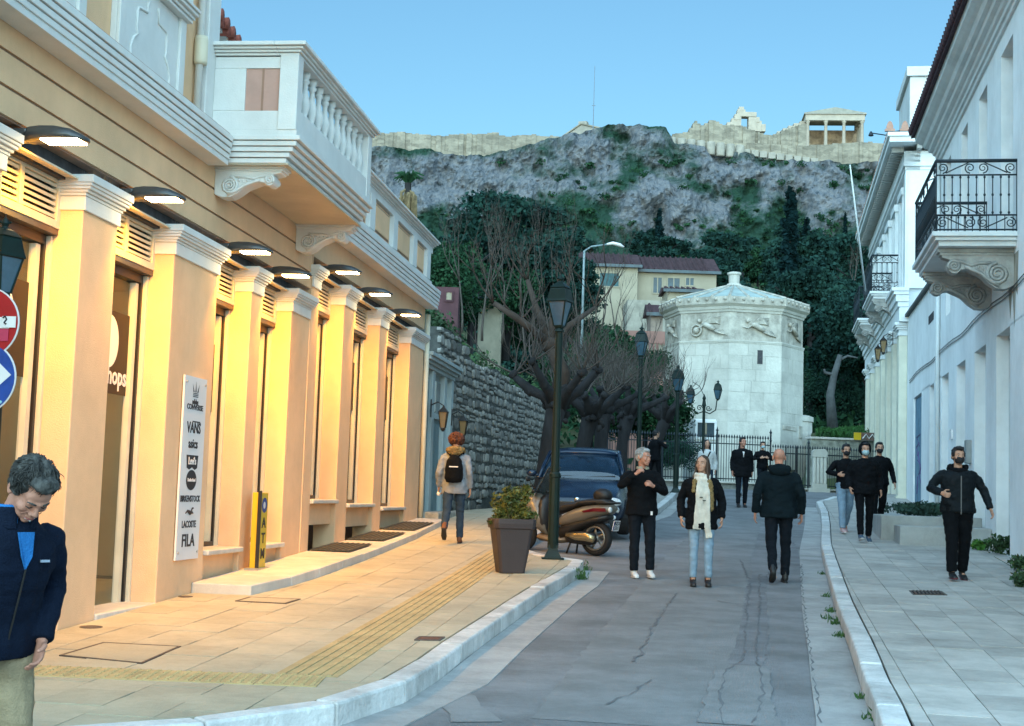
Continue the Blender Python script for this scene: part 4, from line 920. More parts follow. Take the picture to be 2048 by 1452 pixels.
# doorway right face (k=0)
A, B = tv(0, TRr), tv(1, TRr); d = (B-A); dn = d.normalized(); nn = Vector((d.y, -d.x)).normalized(); nn = nn if nn.dot(A+B) > 0 else -nn
def fbox(k, s0, s1, o0, o1, z0, z1):
    A, B = tv(k, TRr), tv(k+1, TRr); d = B-A; n_ = Vector((d.y, -d.x)).normalized(); n_ = n_ if n_.dot(A+B) > 0 else -n_
    q = [A+d*s0+n_*o1, A+d*s1+n_*o1, A+d*s1+n_*o0, A+d*s0+n_*o0]; return [(*p, z0) for p in q]+[(*p, z1) for p in q]
MB().hexa(fbox(0,.0,.22,-.3,0,-2.6,4.6)).hexa(fbox(0,.78,1,-.3,0,-2.6,4.6)).hexa(fbox(0,.22,.78,-.3,0,3.5,4.6)).build('door_jamb', M_marb, TW, fixn=True)
dd = MB().hexa(fbox(0,.30,.72,-.3,-.12,-2.6,3.35)).build('door', mat('tower_door', (.22,.28,.30), .6), TW, fixn=True)
MB().hexa(fbox(0,.36,.62,-.11,-.08,2.1,3.1)).build('door_window', M_board, dd, fixn=True); MB().hexa(fbox(0,.36,.62,-.11,-.08,.4,1.8)).build('door_panel', M_board, dd, fixn=True); MB().hexa(fbox(0,.22,.30,-.3,.01,-2.6,3.4)).hexa(fbox(0,.72,.78,-.3,.01,-2.6,3.4)).build('door_frame', M_dark, dd, fixn=True)
MB().hexa(fbox(0,.02,.16,-.1,.06,3.9,4.6)).hexa(fbox(0,.3,.9,-.1,.05,4.28,4.5)).build('broken_gable', M_marb2, TW, fixn=True)
MB().hexa(fbox(1,.36,.46,-.1,.012,7.95,8.75)).build('small_window', M_dark, TW, fixn=True)
# bands, frieze, cornice
for r0, r1, z0, z1, n_, m in ((TRr+.02,TRr+.05,9.10,9.2,'string_course',M_marb),(TRr+.06,TRr+.06,9.2,9.27,'string_course',M_marb),(TRr-.06,TRr-.06,9.27,10.9,'frieze',M_marb2),(TRr,TRr+.05,10.9,11.05,'moulding',M_marb),(TRr+.10,TRr+.16,11.05,11.2,'moulding',M_marb),(TRr+.16,TRr+.34,11.2,11.35,'moulding',M_marb),(TRr+.32,TRr+.36,11.35,11.75,'cornice',M_marb2)):
    MB().ring_tube(octa(r0, r1, z0, z1)).build(n_, m, TW)
def relief(k, s, flip, disc):
    """flying winged figure in low relief"""
    A, B = tv(k, TRr-.06), tv(k+1, TRr-.06); d = (B-A); L = d.length; dn = d/L; n_ = Vector((d.y, -d.x)).normalized(); n_ = n_ if n_.dot(A+B) > 0 else -n_
    t = MB(); c0 = A+d*s
    def pt(x, z, o=.04): p = c0-dn*(x*flip)+n_*o; return (p.x, p.y, 10.08+z)
    t.tube([pt(-.35,.12,.08), pt(-.15,.10,.12), pt(.15,-.05,.12), pt(.45,-.22,.10)], [.11,.16,.18,.12], 6); t.ell(pt(-.55,.33,.1), .13, 8, 6)
    for j in range(6): t.tube([pt(.25+j*.05,-.1-j*.04,.08), pt(.6+j*.1,-.25-j*.05,.06), pt(.95+j*.05,-.2-j*.07,.05)], [.05,.045,.02], 4)
    for j in range(6): t.tube([pt(-.2,.22,.06), pt(.15+j*.07,.5-j*.06,.06), pt(.75,.55-j*.09,.04)], [.05,.055,.02], 4)
    t.tube([pt(-.3,.1,.12), pt(-.55,-.1,.12), pt(-.85,-.02,.1)], [.06,.05,.04], 5); t.tube([pt(.4,-.25,.1), pt(.75,-.42,.1), pt(1.05,-.5,.06)], [.09,.06,.04], 5)
    if disc: t.tube([pt(-.75+cos(a)*.33, -.22+sin(a)*.33, .1) for a in np.linspace(0, 2*pi, 14)], .06, 5, caps=False); t.ell(pt(-.75,-.22,.06), .2, 8, 5)
    t.build('wind_relief', M_marb2, TW, smooth=True)
relief(0,.5,1,0); relief(1,.48,1,0); relief(2,.42,1,1); relief(3,.5,1,0)
# roof: 24 slabs
apex = Vector((0,0,13.05))
for k in range(8):
    for j in range(3):
        a = tv(k, TRr+.30); b = tv(k+1, TRr+.30); s0, s1 = j/3+.006, (j+1)/3-.006; p, q = a.lerp(b, s0), a.lerp(b, s1)
        def rp(v, t, dz): w = Vector((v.x, v.y))*(1-t); return (w.x, w.y, 11.76+(13.1-11.76)*t+dz)
        rings = []
        MB().add([rp(p,0,0),rp(q,0,0),rp(q,.5,0),rp(p,.5,0),rp(q,.9,0),rp(p,.9,0)], [(0,1,2,3),(3,2,4,5)]).build('roof_slab', M_roofm, TW, fixn=True)
        MB().tube([rp(a.lerp(b, j/3), t, .02) for t in (0,.25,.5,.75,.92)], [.09,.08,.06,.05,.04], 4).build('roof_rib', M_marb2, TW)
MB().lathe([(.5,12.95),(.42,13.1),(.32,13.12),(.34,13.6),(.42,13.68),(.42,13.78),(.3,13.82)], n=10).build('finial', M_marb, TW, smooth=False)
for k in (0,1,2,3):
    for j in range(6):
        p = tv(k, TRr+.36).lerp(tv(k+1, TRr+.36), (j+.5)/6); MB().ell((p.x, p.y, 11.6), (.1,.1,.1), 6, 4).build('lion_spout', M_marb2, TW)
# annex at the right foot
anx = empty('tower_annex', (TC.x+3.9, TC.y+1.8, ZT), 0, 'small round marble annex at the right foot of the tower', 'annex', zoff=ZT); MB().lathe([(1.3,ZT),(1.3,5.0),(1.38,5.02),(1.38,5.3),(1.1,5.4)], n=14).build('wall', M_marb, anx, smooth=False)
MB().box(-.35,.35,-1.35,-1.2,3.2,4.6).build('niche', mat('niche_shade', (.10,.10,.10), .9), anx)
# ---------------------------------------------------------------- fences
def fence(P, Q, z0f, h, n, label, post=6, stone=True):
    P, Q = Vector(P), Vector(Q); L = (Q-P).length; d = (Q-P)/L; ang = atan2(d.y, d.x); c = P; t = empty('iron_fence', (c.x, c.y, z0f), ang, label, 'fence', zoff=z0f)
    for z in (.12, h*.86): MB().box(0, L, -.015, .015, z0f+z, z0f+z+.035).build('rail', M_fe, t)
    m = MB().tube([(0,0,.05),(0,0,h)], .011, 4); m.lathe([(.012,h),(.035,h+.03),(.03,h+.06),(.0,h+.13)], n=4); me = m.mesh('picket', M_fe)
    for i in range(n+1): o = link('picket', me, t); o.location = (L*i/n, 0, 0)
    pm = MB().tube([(0,0,0),(0,0,h*1.12)], .03, 6); pm.lathe([(.02,h*1.12),(.05,h*1.16),(.02,h*1.2),(0,h*1.26)], n=6); pme = pm.mesh('fence_post', M_fe)
    for i in range(post+1): o = link('fence_post', pme, t); o.location = (L*i/post, 0, 0)
    return t
zf = road(44.6)+.1
fA, fB, fC = Vector((3.1,45.2)), at(1541,900,46.3).xy, at(1765,900,47.8).xy
fence(fA, fB, .62, 1.45, 62, 'tall black spear topped iron fence in front of the tower, taller left run', 3)
fence(fB, fC, .50, 1.32, 46, 'lower black spear topped iron fence on the right before the stone bank wall', 3)
def wallseg(P, Q, w, z0, z1, name, label, m, cat='wall', cap=None, part='masonry'):
    P, Q = Vector(P), Vector(Q); L = (Q-P).length; d = (Q-P)/L; t = empty(name, (P.x, P.y, z0), atan2(d.y, d.x), label, cat)
    MB().box(0, L, -w/2, w/2, 0, z1-z0).build(part, m, t, bevel=.02)
    if cap: MB().box(-.03, L+.03, -w/2-.05, w/2+.05, z1-z0+.001, z1-z0+cap).build('coping', M_steps, t, bevel=.015)
    return t
M_lowst = mat('low_wall_stone', (.22,.22,.20), .9, .3, 6, .6, 20, voro=2.5, dirt=.4)
wallseg(fA+Vector((0,-.0)), fB, .35, -.3, .60, 'low_fence_wall', 'low stone base wall under the taller iron fence', M_lowst, cap=.06)
wallseg(fB, fC, .35, -.3, .48, 'low_fence_wall', 'low stone base wall under the lower iron fence', M_lowst, cap=.06)
# rubble retaining wall behind the right fence
bw = wallseg((10.7,51.), (20.,52.2), .5, -.8, 2.35, 'bank_wall', 'mossy rubble retaining wall behind the right fence', mat('mossy_rubble', (.26,.27,.23), .9, .35, 5, .8, 12, voro=2.2, dirt=.7), cap=.08)
sp_ = at(1638,970,46.2); ss = empty('marble_stele', (sp_.x, sp_.y, .30), 0, 'narrow white marble slab standing at the lower iron fence', 'marble slab', zoff=.3)
MB().box(-.34,.34,-.12,.12,.3,.55).box(-.24,.24,-.1,.1,.55,.70).build('base', M_marb, ss, bevel=.01)
for i in range(4): MB().box(-.22+i*.115,-.22+i*.115+.10,-.1,.1,.70,1.55).build('flute', M_marb, ss, bevel=.02)
MB().prism([(-.25,-.11,1.55),(.25,-.11,1.55),(.25,-.11,1.72),(.16,-.11,1.82),(-.18,-.11,1.80),(-.25,-.11,1.74)], (0,.22,0)).build('cap', M_marb, ss, bevel=.01, fixn=True)
gs = at(1733,873,50.5); sg_ = empty('graffiti_board', gs, 0, 'long board with yellow and red graffiti on top of the bank wall', 'board')
MB().box(-.45,.9,-.03,.03,-.14,.14).build('board', mat('board_red', (.30,.12,.07), .8, .5, 6, col2=(.10,.10,.10)), sg_); MB().box(-.46,-.2,-.04,-.031,-.13,.13).build('yellow_patch', M_yel, sg_)
MB().tube([(-.15,-.04,-.08),(-.02,-.04,.08),(.08,-.04,-.08),(.2,-.04,.08),(.3,-.04,-.06),(.5,-.04,.07)], .02, 4).build('scrawl', M_board, sg_)
# ---------------------------------------------------------------- houses behind
M_cr = mat('cream_house_wall', (.33,.29,.215), .9, .1, .6, dirt=.4); M_pk = mat('pink_house_wall', (.30,.16,.13), .9, .12, .8, dirt=.4); M_dkw = mat('dark_window', (.03,.06,.08), .3, .3, 2); M_gsh = mat('green_shutter', (.03,.09,.10), .6, .2, 3)
M_htile = mat('house_tile', (.055,.028,.032), .9, .3, 3, .6, 12, stretch=(1,.1,1))
def W3(px): return at(*px)
def hbox(name, label, px0, px1, D, zb, depth, m, roofh=0., wins=(), ov=.3, cat='house', eave=True):
    """house front between two pixel columns at depth D; px=(x,ytop)"""
    a, b = at(px0[0], px0[1], D), at(px1[0], px1[1], D); z1 = (a.z+b.z)/2; t = empty(name, (a.x, D, zb), 0, label, cat, zoff=0); t.location.z = 0; w = b.x-a.x
    MB().box(0, w, 0, depth, zb, z1).build('wall', m, t)
    if roofh:
        r = MB(); r.prism([(-ov,-ov,z1),(-ov,depth*.5,z1+roofh),(-ov,depth+ov,z1)], (w+2*ov,0,0)); ro = r.build('roof', M_htile, t, fixn=True)
        MB().box(-ov-.05, w+ov+.05, -ov-.12, -ov, z1-.22, z1+.02).build('gutter', M_dkw, ro)
        n = int(w/.45)
        for i in range(min(n, 60)): MB().tube([(i*.45,-ov,z1+.05),(i*.45,depth*.5,z1+roofh+.05)], .1, 4).build('tile_row', M_htile, ro)
    for (x0, x1, y0, y1, mw) in wins:
        p, q = at(x0, y0, D), at(x1, y1, D); px_, pz, qx, qz = p.x-a.x, p.z, q.x-a.x, q.z
        f = MB(); e = .1
        f.box(px_-e, px_, -.06, .02, qz-e, pz+e); f.box(qx, qx+e, -.06, .02, qz-e, pz+e); f.box(px_, qx, -.06, .02, pz, pz+e); f.box(px_, qx, -.06, .02, qz-e, qz)
        wf = f.build('window', m, t); MB().box(px_, qx, -.02, .02, qz, pz).build('pane', mw, wf)
        MB().box((px_+qx)/2-.04, (px_+qx)/2+.04, -.05, -.02, qz, pz).build('mullion', mw if mw is not M_dkw else M_cr, wf)
    return t
hbox('cream_house', 'cream two storey house left wing above the plane trees, dark shutters', (1168,532), (1276,527), 118, 6, 8, M_cr, 1.6, [(1200,1237,546,573,M_gsh)])
hbox('cream_house', 'cream house right wing with dark tiled roof behind the marble tower', (1276,538), (1433,546), 119, 6, 8, M_cr, 1.8, [(1307,1323,555,586,M_dkw),(1336,1359,556,575,M_dkw),(1372,1387,556,571,M_dkw)])
hbox('small_cream_outhouse', 'small cream outhouse with tiled lean-to roof just left of the tower roof', (1335,578), (1405,582), 112, 6, 4, M_cr, .45)
hbox('grey_terrace_wall', 'grey weathered terrace wall below the cream house', (1255,598), (1345,603), 108, 0, 4, mat('terrace_render', (.30,.28,.23), .9, .25, .8, dirt=.7), 0, [])
hbox('pink_house', 'pink house half hidden behind the tower with small balustrade', (1230,668), (1338,655), 98, -2, 8, M_pk, 0, [(1285,1300,745,790,M_gsh),(1240,1252,690,720,M_gsh),(1318,1334,690,712,M_cr)])
hbox('pink_house_turret', 'narrow brown stair turret on the pink house', (1302,628), (1326,625), 99.5, 5, 3, mat('turret_brown', (.26,.21,.17), .9, .2, 2), .8)
bt_ = empty('terrace_balustrade', at(1303,703,97), 0, 'short pale balustrade on the pink house terrace', 'balustrade'); MB().box(-.9,.9,-.1,.1,.55,.68).build('handrail', M_pk, bt_); MB().box(-.9,.9,-.1,.1,-.45,-.2).build('base', M_pk, bt_)
for i in range(7): MB().lathe([(.05,-.2),(.09,0),(.04,.3),(.06,.55)], (-.8+i*.265,0,0), 6).build('baluster', M_cr, bt_)
hbox('red_house', 'dull red house glimpsed above the doorway house', (872,575), (918,573), 75, 3, 6, mat('red_wall', (.08,.035,.042), .9, .3, 1, dirt=.3), 0, [(893,903,585,600,M_cr)])
hbox('pale_house_low', 'pale house glimpsed between bare branches above the stone wall', (958,592), (1005,590), 80, 3, 6, mat('dim_house', (.24,.23,.18), .9, .2, 1, dirt=.5), .5, [(975,985,592,602,M_dkw)])
hbox('white_kiosk', 'low pale building behind the iron fence left of the tower', (1390,838), (1432,838), 62, -2, 4, M_rw, 0, [(1395,1428,845,875,M_dkw)])
# ---------------------------------------------------------------- CLIFF
M_rock = bpy.data.materials.new('cliff_rock'); M_rock.use_nodes = True; n = M_rock.node_tree; N = n.nodes; Lk = n.links.new; b = N['Principled BSDF']; b.inputs['Roughness'].default_value = .95; b.inputs['Specular IOR Level'].default_value = .1
tc = N.new('ShaderNodeTexCoord'); ge = N.new('ShaderNodeNewGeometry')
n1 = N.new('ShaderNodeTexNoise'); n1.inputs['Scale'].default_value = .22; n1.inputs['Detail'].default_value = 9; n1.inputs['Roughness'].default_value = .7; Lk(tc.outputs['Object'], n1.inputs['Vector'])
n2 = N.new('ShaderNodeTexNoise'); n2.inputs['Scale'].default_value = .75; n2.inputs['Detail'].default_value = 7; n2.inputs['Roughness'].default_value = .75; mpc = N.new('ShaderNodeMapping'); mpc.inputs['Scale'].default_value = (1, 1, .5); Lk(tc.outputs['Object'], mpc.inputs[0]); Lk(mpc.outputs[0], n2.inputs['Vector'])
r1 = N.new('ShaderNodeValToRGB'); e = r1.color_ramp.elements; e[0].position = .33; e[0].color = (.035,.05,.06,1); e[1].position = .46; e[1].color = (.13,.14,.155,1); x = r1.color_ramp.elements.new(.68); x.color = (.215,.205,.20,1); Lk(n2.outputs[0], r1.inputs[0])
sx = N.new('ShaderNodeSeparateXYZ'); Lk(tc.outputs['Object'], sx.inputs[0])
ma = N.new('ShaderNodeMath'); ma.operation = 'MULTIPLY_ADD'; Lk(sx.outputs['Z'], ma.inputs[0]); ma.inputs[1].default_value = -.028; ma.inputs[2].default_value = 1.72
ad = N.new('ShaderNodeMath'); ad.operation = 'ADD'; Lk(ma.outputs[0], ad.inputs[0]); Lk(n1.outputs[0], ad.inputs[1])
at2 = N.new('ShaderNodeAttribute'); at2.attribute_name = 'veg'; ad2 = N.new('ShaderNodeMath'); ad2.operation = 'ADD'; Lk(at2.outputs['Fac'], ad2.inputs[0]); Lk(n1.outputs[0], ad2.inputs[1])
rg = N.new('ShaderNodeMapRange'); rg.inputs[1].default_value = .62; rg.inputs[2].default_value = .88; Lk(ad2.outputs[0], rg.inputs[0])
gcol = N.new('ShaderNodeValToRGB'); gcol.color_ramp.elements[0].color = (.010,.030,.026,1); gcol.color_ramp.elements[1].color = (.030,.070,.042,1); Lk(n2.outputs[0], gcol.inputs[0])
mx = N.new('ShaderNodeMix'); mx.data_type = 'RGBA'; Lk(rg.outputs[0], mx.inputs[0]); Lk(r1.outputs[0], mx.inputs[6]); Lk(gcol.outputs[0], mx.inputs[7]); Lk(mx.outputs[2], b.inputs['Base Color'])
bp = N.new('ShaderNodeBump'); bp.inputs['Strength'].default_value = 1; bp.inputs['Distance'].default_value = .22; Lk(n2.outputs[0], bp.inputs['Height']); Lk(bp.outputs[0], b.inputs['Normal'])
ridge = [(600,322),(757,302),(860,305),(900,316),(930,320),(1000,312),(1060,300),(1100,284),(1125,278),(1165,268),(1190,262),(1215,254),(1260,256),(1330,260),(1345,296),(1400,302),(1490,314),(1550,326),(1620,330),(1700,332),(1765,330),(1900,330)]
def lerp_l(L, x):
    for (a, ya), (b, yb) in zip(L, L[1:]):
        if a <= x <= b: return ya+(yb-ya)*(x-a)/(b-a)
    return L[-1][1] if x > L[-1][0] else L[0][1]
DC = 289.
NX, NZ = 430, 130; pxs = np.linspace(600, 1900, NX); V = []; veg = []
for i, X in enumerate(pxs):
    top = at(X, lerp_l(ridge, X), DC); pb = at(X, 560, DC)
    for j in range(NZ):
        t = j/(NZ-1); zb = 40.; z = zb+(top.z-zb)*t; xw = top.x
        v1 = mnoise.fractal(Vector((xw*.045, 3.1, z*.02)), 1., 2., 5)      # buttresses
        v2 = mnoise.fractal(Vector((xw*.16, z*.11, 9.)), .9, 2., 5); v3 = mnoise.fractal(Vector((xw*.6, z*.5, 2.)), .8, 2.1, 4)
        D = DC-2.5-(1-t)**1.3*22+v1*12*(1-t*.7)+v2*4.2+v3*.6
        V.append((xw, D, z+v2*.6*(1 if t < .98 else 0)))
        g_ = mnoise.noise(Vector((xw*.05+4, z*.09, 1.)))*.30+mnoise.noise(Vector((xw*.16+4, z*.25, 5.)))*.22
        base = .62-(z-47)*.045 if z < 58 else .13
        if z >= 58 and t > .93: base = .16
        veg.append(max(-.3, min(1, base-.02+g_*1.35+max(0, v1)*.4+max(0, v2)*.25)))
Fc = [(i*NZ+j, (i+1)*NZ+j, (i+1)*NZ+j+1, i*NZ+j+1) for i in range(NX-1) for j in range(NZ-1)]
me = bpy.data.meshes.new('cliff'); me.from_pydata(V, [], Fc); me.materials.append(M_rock); me.attributes.new('veg', 'FLOAT', 'POINT').data.foreach_set('value', veg); me.update()
cl = struct(link('cliff', me))
# citadel wall on the rock
M_ash = mat('citadel_ashlar', (.27,.235,.18), .95, .25, .35, .7, 3, dirt=.5, voro=1.1, stretch=(.7,1,1.5)); M_ashp = mat('citadel_pale', (.33,.30,.25), .9, .15, .8, .5, 4, dirt=.3); M_pale = mat('temple_marble', (.44,.37,.29), .8, .1, 1, .2, 8, dirt=.2)
def hill_wall(name, label, topl, botl, x0, x1, D, thick, m, step=9, seed=0):
    rr = random.Random(seed); t = empty(name, (at(x0, lerp_l(botl, x0), D).x, D, 0), 0, label, 'wall'); ox = t.location.x; x = x0
    while x < x1:
        w = rr.uniform(step*.6, step*1.6); xe = min(x+w, x1); ya, yb = lerp_l(topl, x), lerp_l(topl, xe); yt = (ya+yb)/2+rr.uniform(-1.3, 1.3)
        a, b = at(x, yt, D), at(xe, yt, D); zb = at(x, lerp_l(botl, x), D).z-2; dd = rr.uniform(-.25, .25)
        MB().box(a.x-ox, b.x-ox, dd, thick, zb, a.z).build('wall_section', m, t); x = xe
    return t
hill_wall('citadel_wall', 'long ochre citadel wall along the left skyline', [(700,268),(757,267),(800,264),(850,268),(890,272),(905,268),(950,267),(1000,265),(1004,274),(1060,269),(1100,272),(1140,277)], ridge, 700, 1140, DC-.3, 5, M_ash, seed=1)
hill_wall('citadel_wall', 'ochre citadel wall below the temple porch', [(1335,282),(1460,288),(1490,284),(1600,292),(1620,290),(1740,284),(1900,292)], [(1330,305),(1900,338)], 1335, 1900, DC-.2, 5, M_ash, seed=2)
hill_wall('ruined_wall', 'ruined reddish wall mound on the skyline beside the drums', [(1345,268),(1383,262),(1384,248),(1395,240),(1400,252),(1430,238),(1440,248),(1480,250),(1510,262),(1545,272),(1560,264),(1590,252),(1612,248)], [(1340,296),(1620,296)], 1345, 1612, DC+1.6, 3, M_ash, step=6, seed=3)
# column drums built into the wall
dr = empty('drum_wall', (at(1340,290,DC-2).x, DC-2.2, 0), 0, 'row of old column drums built into the citadel wall', 'wall')
for i in range(8):
    a = at(1343+i*19.5, 281+i*2.3, DC-1.8); MB().lathe([(.84,-.05-1.35),(.9,-1.2),(.9,1.2),(.84,1.3)], (a.x-dr.location.x, 0, a.z-.8), 12).build('column_drum', M_ashp, dr, smooth=True)
for i in range(9):
    a = at(1492+i*17, 304+i*2.3, DC-1.8); MB().box(-.72,.72,-.5,.6,-.8,.5).xf(Matrix.Translation((a.x-dr.location.x, .3, a.z))).build('marble_block', M_ashp, dr, bevel=.06)
# ruined gateway
rg_ = empty('ruined_gateway', (at(1488,250,DC+4).x, DC+4, 0), 0, 'ruined marble gateway with stepped blocks on the skyline', 'ruin'); ox = rg_.location.x
for (x0, x1, y0, y1) in [(1473,1481,233,262),(1496,1512,236,262),(1453,1473,246,262),(1462,1473,238,247),(1468,1480,230,239),(1473,1512,225,233),(1474,1490,220,227),(1477,1487,215,221),(1512,1522,243,262),(1512,1518,236,244),(1522,1530,250,262)]:
    a, b_ = at(x0, y0, DC+4), at(x1, y1, DC+4); MB().box(a.x-ox, b_.x-ox, -.8+R.uniform(-.1,.1), 1.2, b_.z-.3, a.z).build('marble_block', M_pale, rg_, bevel=.05)
# temple porch
q = at(1612,292,306); TP = empty('temple_porch', (q.x, 306, 0), rad(-6), 'columned temple porch with low pediment roof standing on the citadel wall', 'temple'); w = at(1727,290,306).x-q.x; zb = q.z-1.5; zc = at(1670,243,306).z; ze = at(1670,231,306).z; za = at(1670,219,306).z
MB().box(-.6, w+.3, -.5, 9, zb-1.5, zb).build('stylobate', M_ashp, TP)
cp_ = [(.35,.3),(.35+(w-.9)/3,.3),(.35+2*(w-.9)/3,.3),(w-.55,.3),(.35,3.2),(.35,6.),(w-.55,3.2),(w-.55,6.)]
for x, y in cp_: MB().lathe([(.52,zb),(.42,zb+.3),(.40,zb+1),(.34,zc-.5),(.5,zc-.3),(.55,zc)], (x,y,0), 12).build('column', M_pale, TP, smooth=True)
MB().box(-.2, w, -.3, .9, zc, ze).box(-.2, .9, .901, 9, zc, ze).box(w-1.1, w, .901, 9, zc, ze).build('entablature', M_pale, TP, bevel=.04)
MB().box(-.5, w+.3, -.6, 9.3, ze, ze+.3).build('cornice', M_ashp, TP, bevel=.03); MB().prism([(-.5,-.6,ze+.3),(w+.3,-.6,ze+.3),(w*.5-.1,-.6,za+.2)], (0,9.8,0)).build('pediment_roof', mat('temple_roof', (.30,.28,.23), .9, .15, 1), TP, fixn=True)
MB().box(0, w-.3, 8.2, 9, zb, zc).build('back_wall', mat('temple_inner', (.36,.25,.16), .9, .3, .8, voro=1.), TP)
st_w = empty('stepped_temple_wall', (at(1560,270,308).x, 308, 0), 0, 'stepped ruined wall left of the temple porch', 'ruin'); ox = st_w.location.x
for k, (x0, x1, y0) in enumerate([(1555,1566,262),(1566,1577,256),(1577,1588,251),(1588,1600,246),(1600,1614,242)]):
    a, b_ = at(x0, y0, 308), at(x1, 300, 308); MB().box(a.x-ox, b_.x-ox, 0, 2, b_.z, a.z).build('marble_block', M_pale, st_w, bevel=.05)
# gabled hut on the rock and mast
gh = at(1160,272,DC+5); GH = empty('gabled_building', (gh.x, DC+5, 0), rad(-20), 'low gabled building peeking over the rock beside the mast', 'building')
MB().prism([(-3.4,0,gh.z-2.5),(5.5,0,gh.z-2.5),(5.5,0,gh.z+.9),(.2,0,gh.z+2.4),(-3.4,0,gh.z+.1)], (0,4,0)).build('gable_wall', M_ashp, GH, fixn=True); MB().prism([(-3.9,-.3,gh.z-.1),(.2,-.3,gh.z+2.45),(.2,-.3,gh.z+2.75),(-3.9,-.3,gh.z+.2)], (0,4.5,0)).prism([(.2,-.3,gh.z+2.45),(5.9,-.3,gh.z+.9),(5.9,-.3,gh.z+1.2),(.2,-.3,gh.z+2.75)], (0,4.5,0)).build('roof', M_ash, GH, fixn=True)
MB().box(-.6,1.2,.5,2,gh.z+2.6,gh.z+3.3).build('chimney', M_ashp, GH)
ms = empty('mast', at(1186,262,DC), 0, 'thin tall mast rising from the rock into the sky', 'mast'); MB().tube([(0,0,-1.5),(0,0,13.8)], [.12,.06], 6).build('pole', mat('mast_steel', (.16,.20,.25), .6), ms); MB().box(-.4,.4,-.03,.03,5.3,5.4).build('crossbar', M_grey, ms)
# ================================================================ VEGETATION
M_pine = mat('pine_needles', (.009,.034,.034), .9, .4, .5, col2=(.022,.064,.050), spec=.1); M_pine2 = mat('cypress_needles', (.004,.018,.020), .9, .4, .6, spec=.1); M_ol = mat('olive_leaf', (.016,.050,.040), .9, .4, .6, col2=(.03,.08,.05), spec=.1); M_bush = mat('bush_leaf', (.012,.046,.028), .9, .4, .4, col2=(.030,.085,.038), spec=.1); M_bark = mat('bark', (.020,.019,.020), .95, .4, 3, .8, 10, stretch=(1,1,.3))
M_bare = mat('bare_twig', (.07,.058,.050), .9, .2, 3)
def crown_pts(g, kind, h, K=1):
    P = []
    if kind == 'cypress':
        for i in range(26): t = i/26; P.append(clump(g, (g.normal()*.12, g.normal()*.12, h*(.06+.92*t)), (.95*(1-t)**.6*(.8+.3*g.random())+.12,)*2+(h*.06,), 90, .3))
    elif kind == 'pine':
        for i in range(26):
            a = g.random()*2*pi; r = h*.30*sqrt(g.random()); z = h*(.45+.5*g.random()); s = h*.13*(.7+.6*g.random()); P.append(clump(g, (cos(a)*r, sin(a)*r, z), (s*1.2, s*1.2, s*.65), 170*K, .35))
    else:
        for i in range(20):
            a = g.random()*2*pi; r = h*.42*sqrt(g.random()); z = h*(.25+.6*g.random())*(1-.3*r/(h*.42)); s = h*.20*(.7+.6*g.random()); P.append(clump(g, (cos(a)*r, sin(a)*r, z), (s, s, s*.8), 170*K, .35))
    return np.concatenate(P)
def branch(mb, p, d, L, r, lev, rr, spread=.5, upw=.15, n=4, kids=3, tips=None):
    pts = [p]; q = p.copy(); dd = d.copy()
    for i in range(4): dd = (dd+Vector((rr.uniform(-1,1), rr.uniform(-1,1), rr.uniform(-.6,1)))*.16+Vector((0,0,upw*.3))).normalized(); q = q+dd*L/4; pts.append(q.copy())
    mb.tube(pts, [r, r*.88, r*.75, r*.62, r*.5], n)
    if lev <= 0:
        if tips is not None: tips.append(pts[-1])
        return
    for k in range(kids):
        t = rr.choice((2,3,4)) if k else 4; s = pts[t]; nd = (dd+Vector((rr.uniform(-1,1), rr.uniform(-1,1), rr.uniform(-.4,1)))*spread*1.6).normalized()
        branch(mb, s, nd, L*rr.uniform(.55,.8), r*.5, lev-1, rr, spread, upw, max(3, n-1), kids, tips)
PROTO = {}
def tree_proto(key, kind, h, m, seed, leafs, K=1):
    g = np.random.default_rng(seed); rr = random.Random(seed); t = empty(key, (0,-50,-30)); tr = MB(); tr.tube([(0,0,-.6),(rr.uniform(-.1,.1)*h*.2,0,h*.35),(rr.uniform(-.1,.1)*h*.3,rr.uniform(-.1,.1)*h*.2,h*.8)], [h*.03,h*.022,h*.008], 6)
    if kind != 'cypress':
        for k in range(5): a = rr.uniform(0, 2*pi); tr.tube([(0,0,h*(.3+.08*k)), (cos(a)*h*.15, sin(a)*h*.15, h*(.45+.07*k)), (cos(a)*h*.28, sin(a)*h*.28, h*(.55+.07*k))], [h*.012,h*.008,h*.004], 4)
    tr.build('trunk', M_bark, t); leaves('crown', crown_pts(g, kind, h, K), leafs, m, t, seed=seed); PROTO[key] = t; return t
protos = {'pine_tree': [tree_proto('pine_tree','pine',9.,M_pine,s,.30) for s in (1,2,3)]+[tree_proto('pine_tree','pine',9.,M_pine,s,.14,4) for s in (31,32)], 'cypress_tree': [tree_proto('cypress_tree','cypress',11.,M_pine2,9,.32)], 'broadleaf_tree': [tree_proto('broadleaf_tree','round',7.,M_bush,5,.24), tree_proto('broadleaf_tree','round',7.,M_ol,6,.24), tree_proto('broadleaf_tree','round',7.,M_bush,35,.11,4), tree_proto('broadleaf_tree','round',7.,M_ol,36,.11,4)]}
rr = random.Random(77); used = set(); TREES = []
def put(kind, idx, px, py, D, s, label, group):
    """px,py: base of the tree in the photograph, D its distance"""
    p = at(px, py, D); pr = protos[kind][idx]
    if pr.name in used: o = copy_tree(pr)
    else: o = pr; used.add(pr.name)
    o.location = (p.x, D, p.z-.3); o.rotation_euler = (0,0,rr.uniform(0, 6.28)); o.scale = (s*rr.uniform(.9,1.15), s*rr.uniform(.9,1.15), s); tag(o, label, 'tree', group); return o
G_ = 'dark trees on the slope below the citadel'
slots = []; LBS = {}
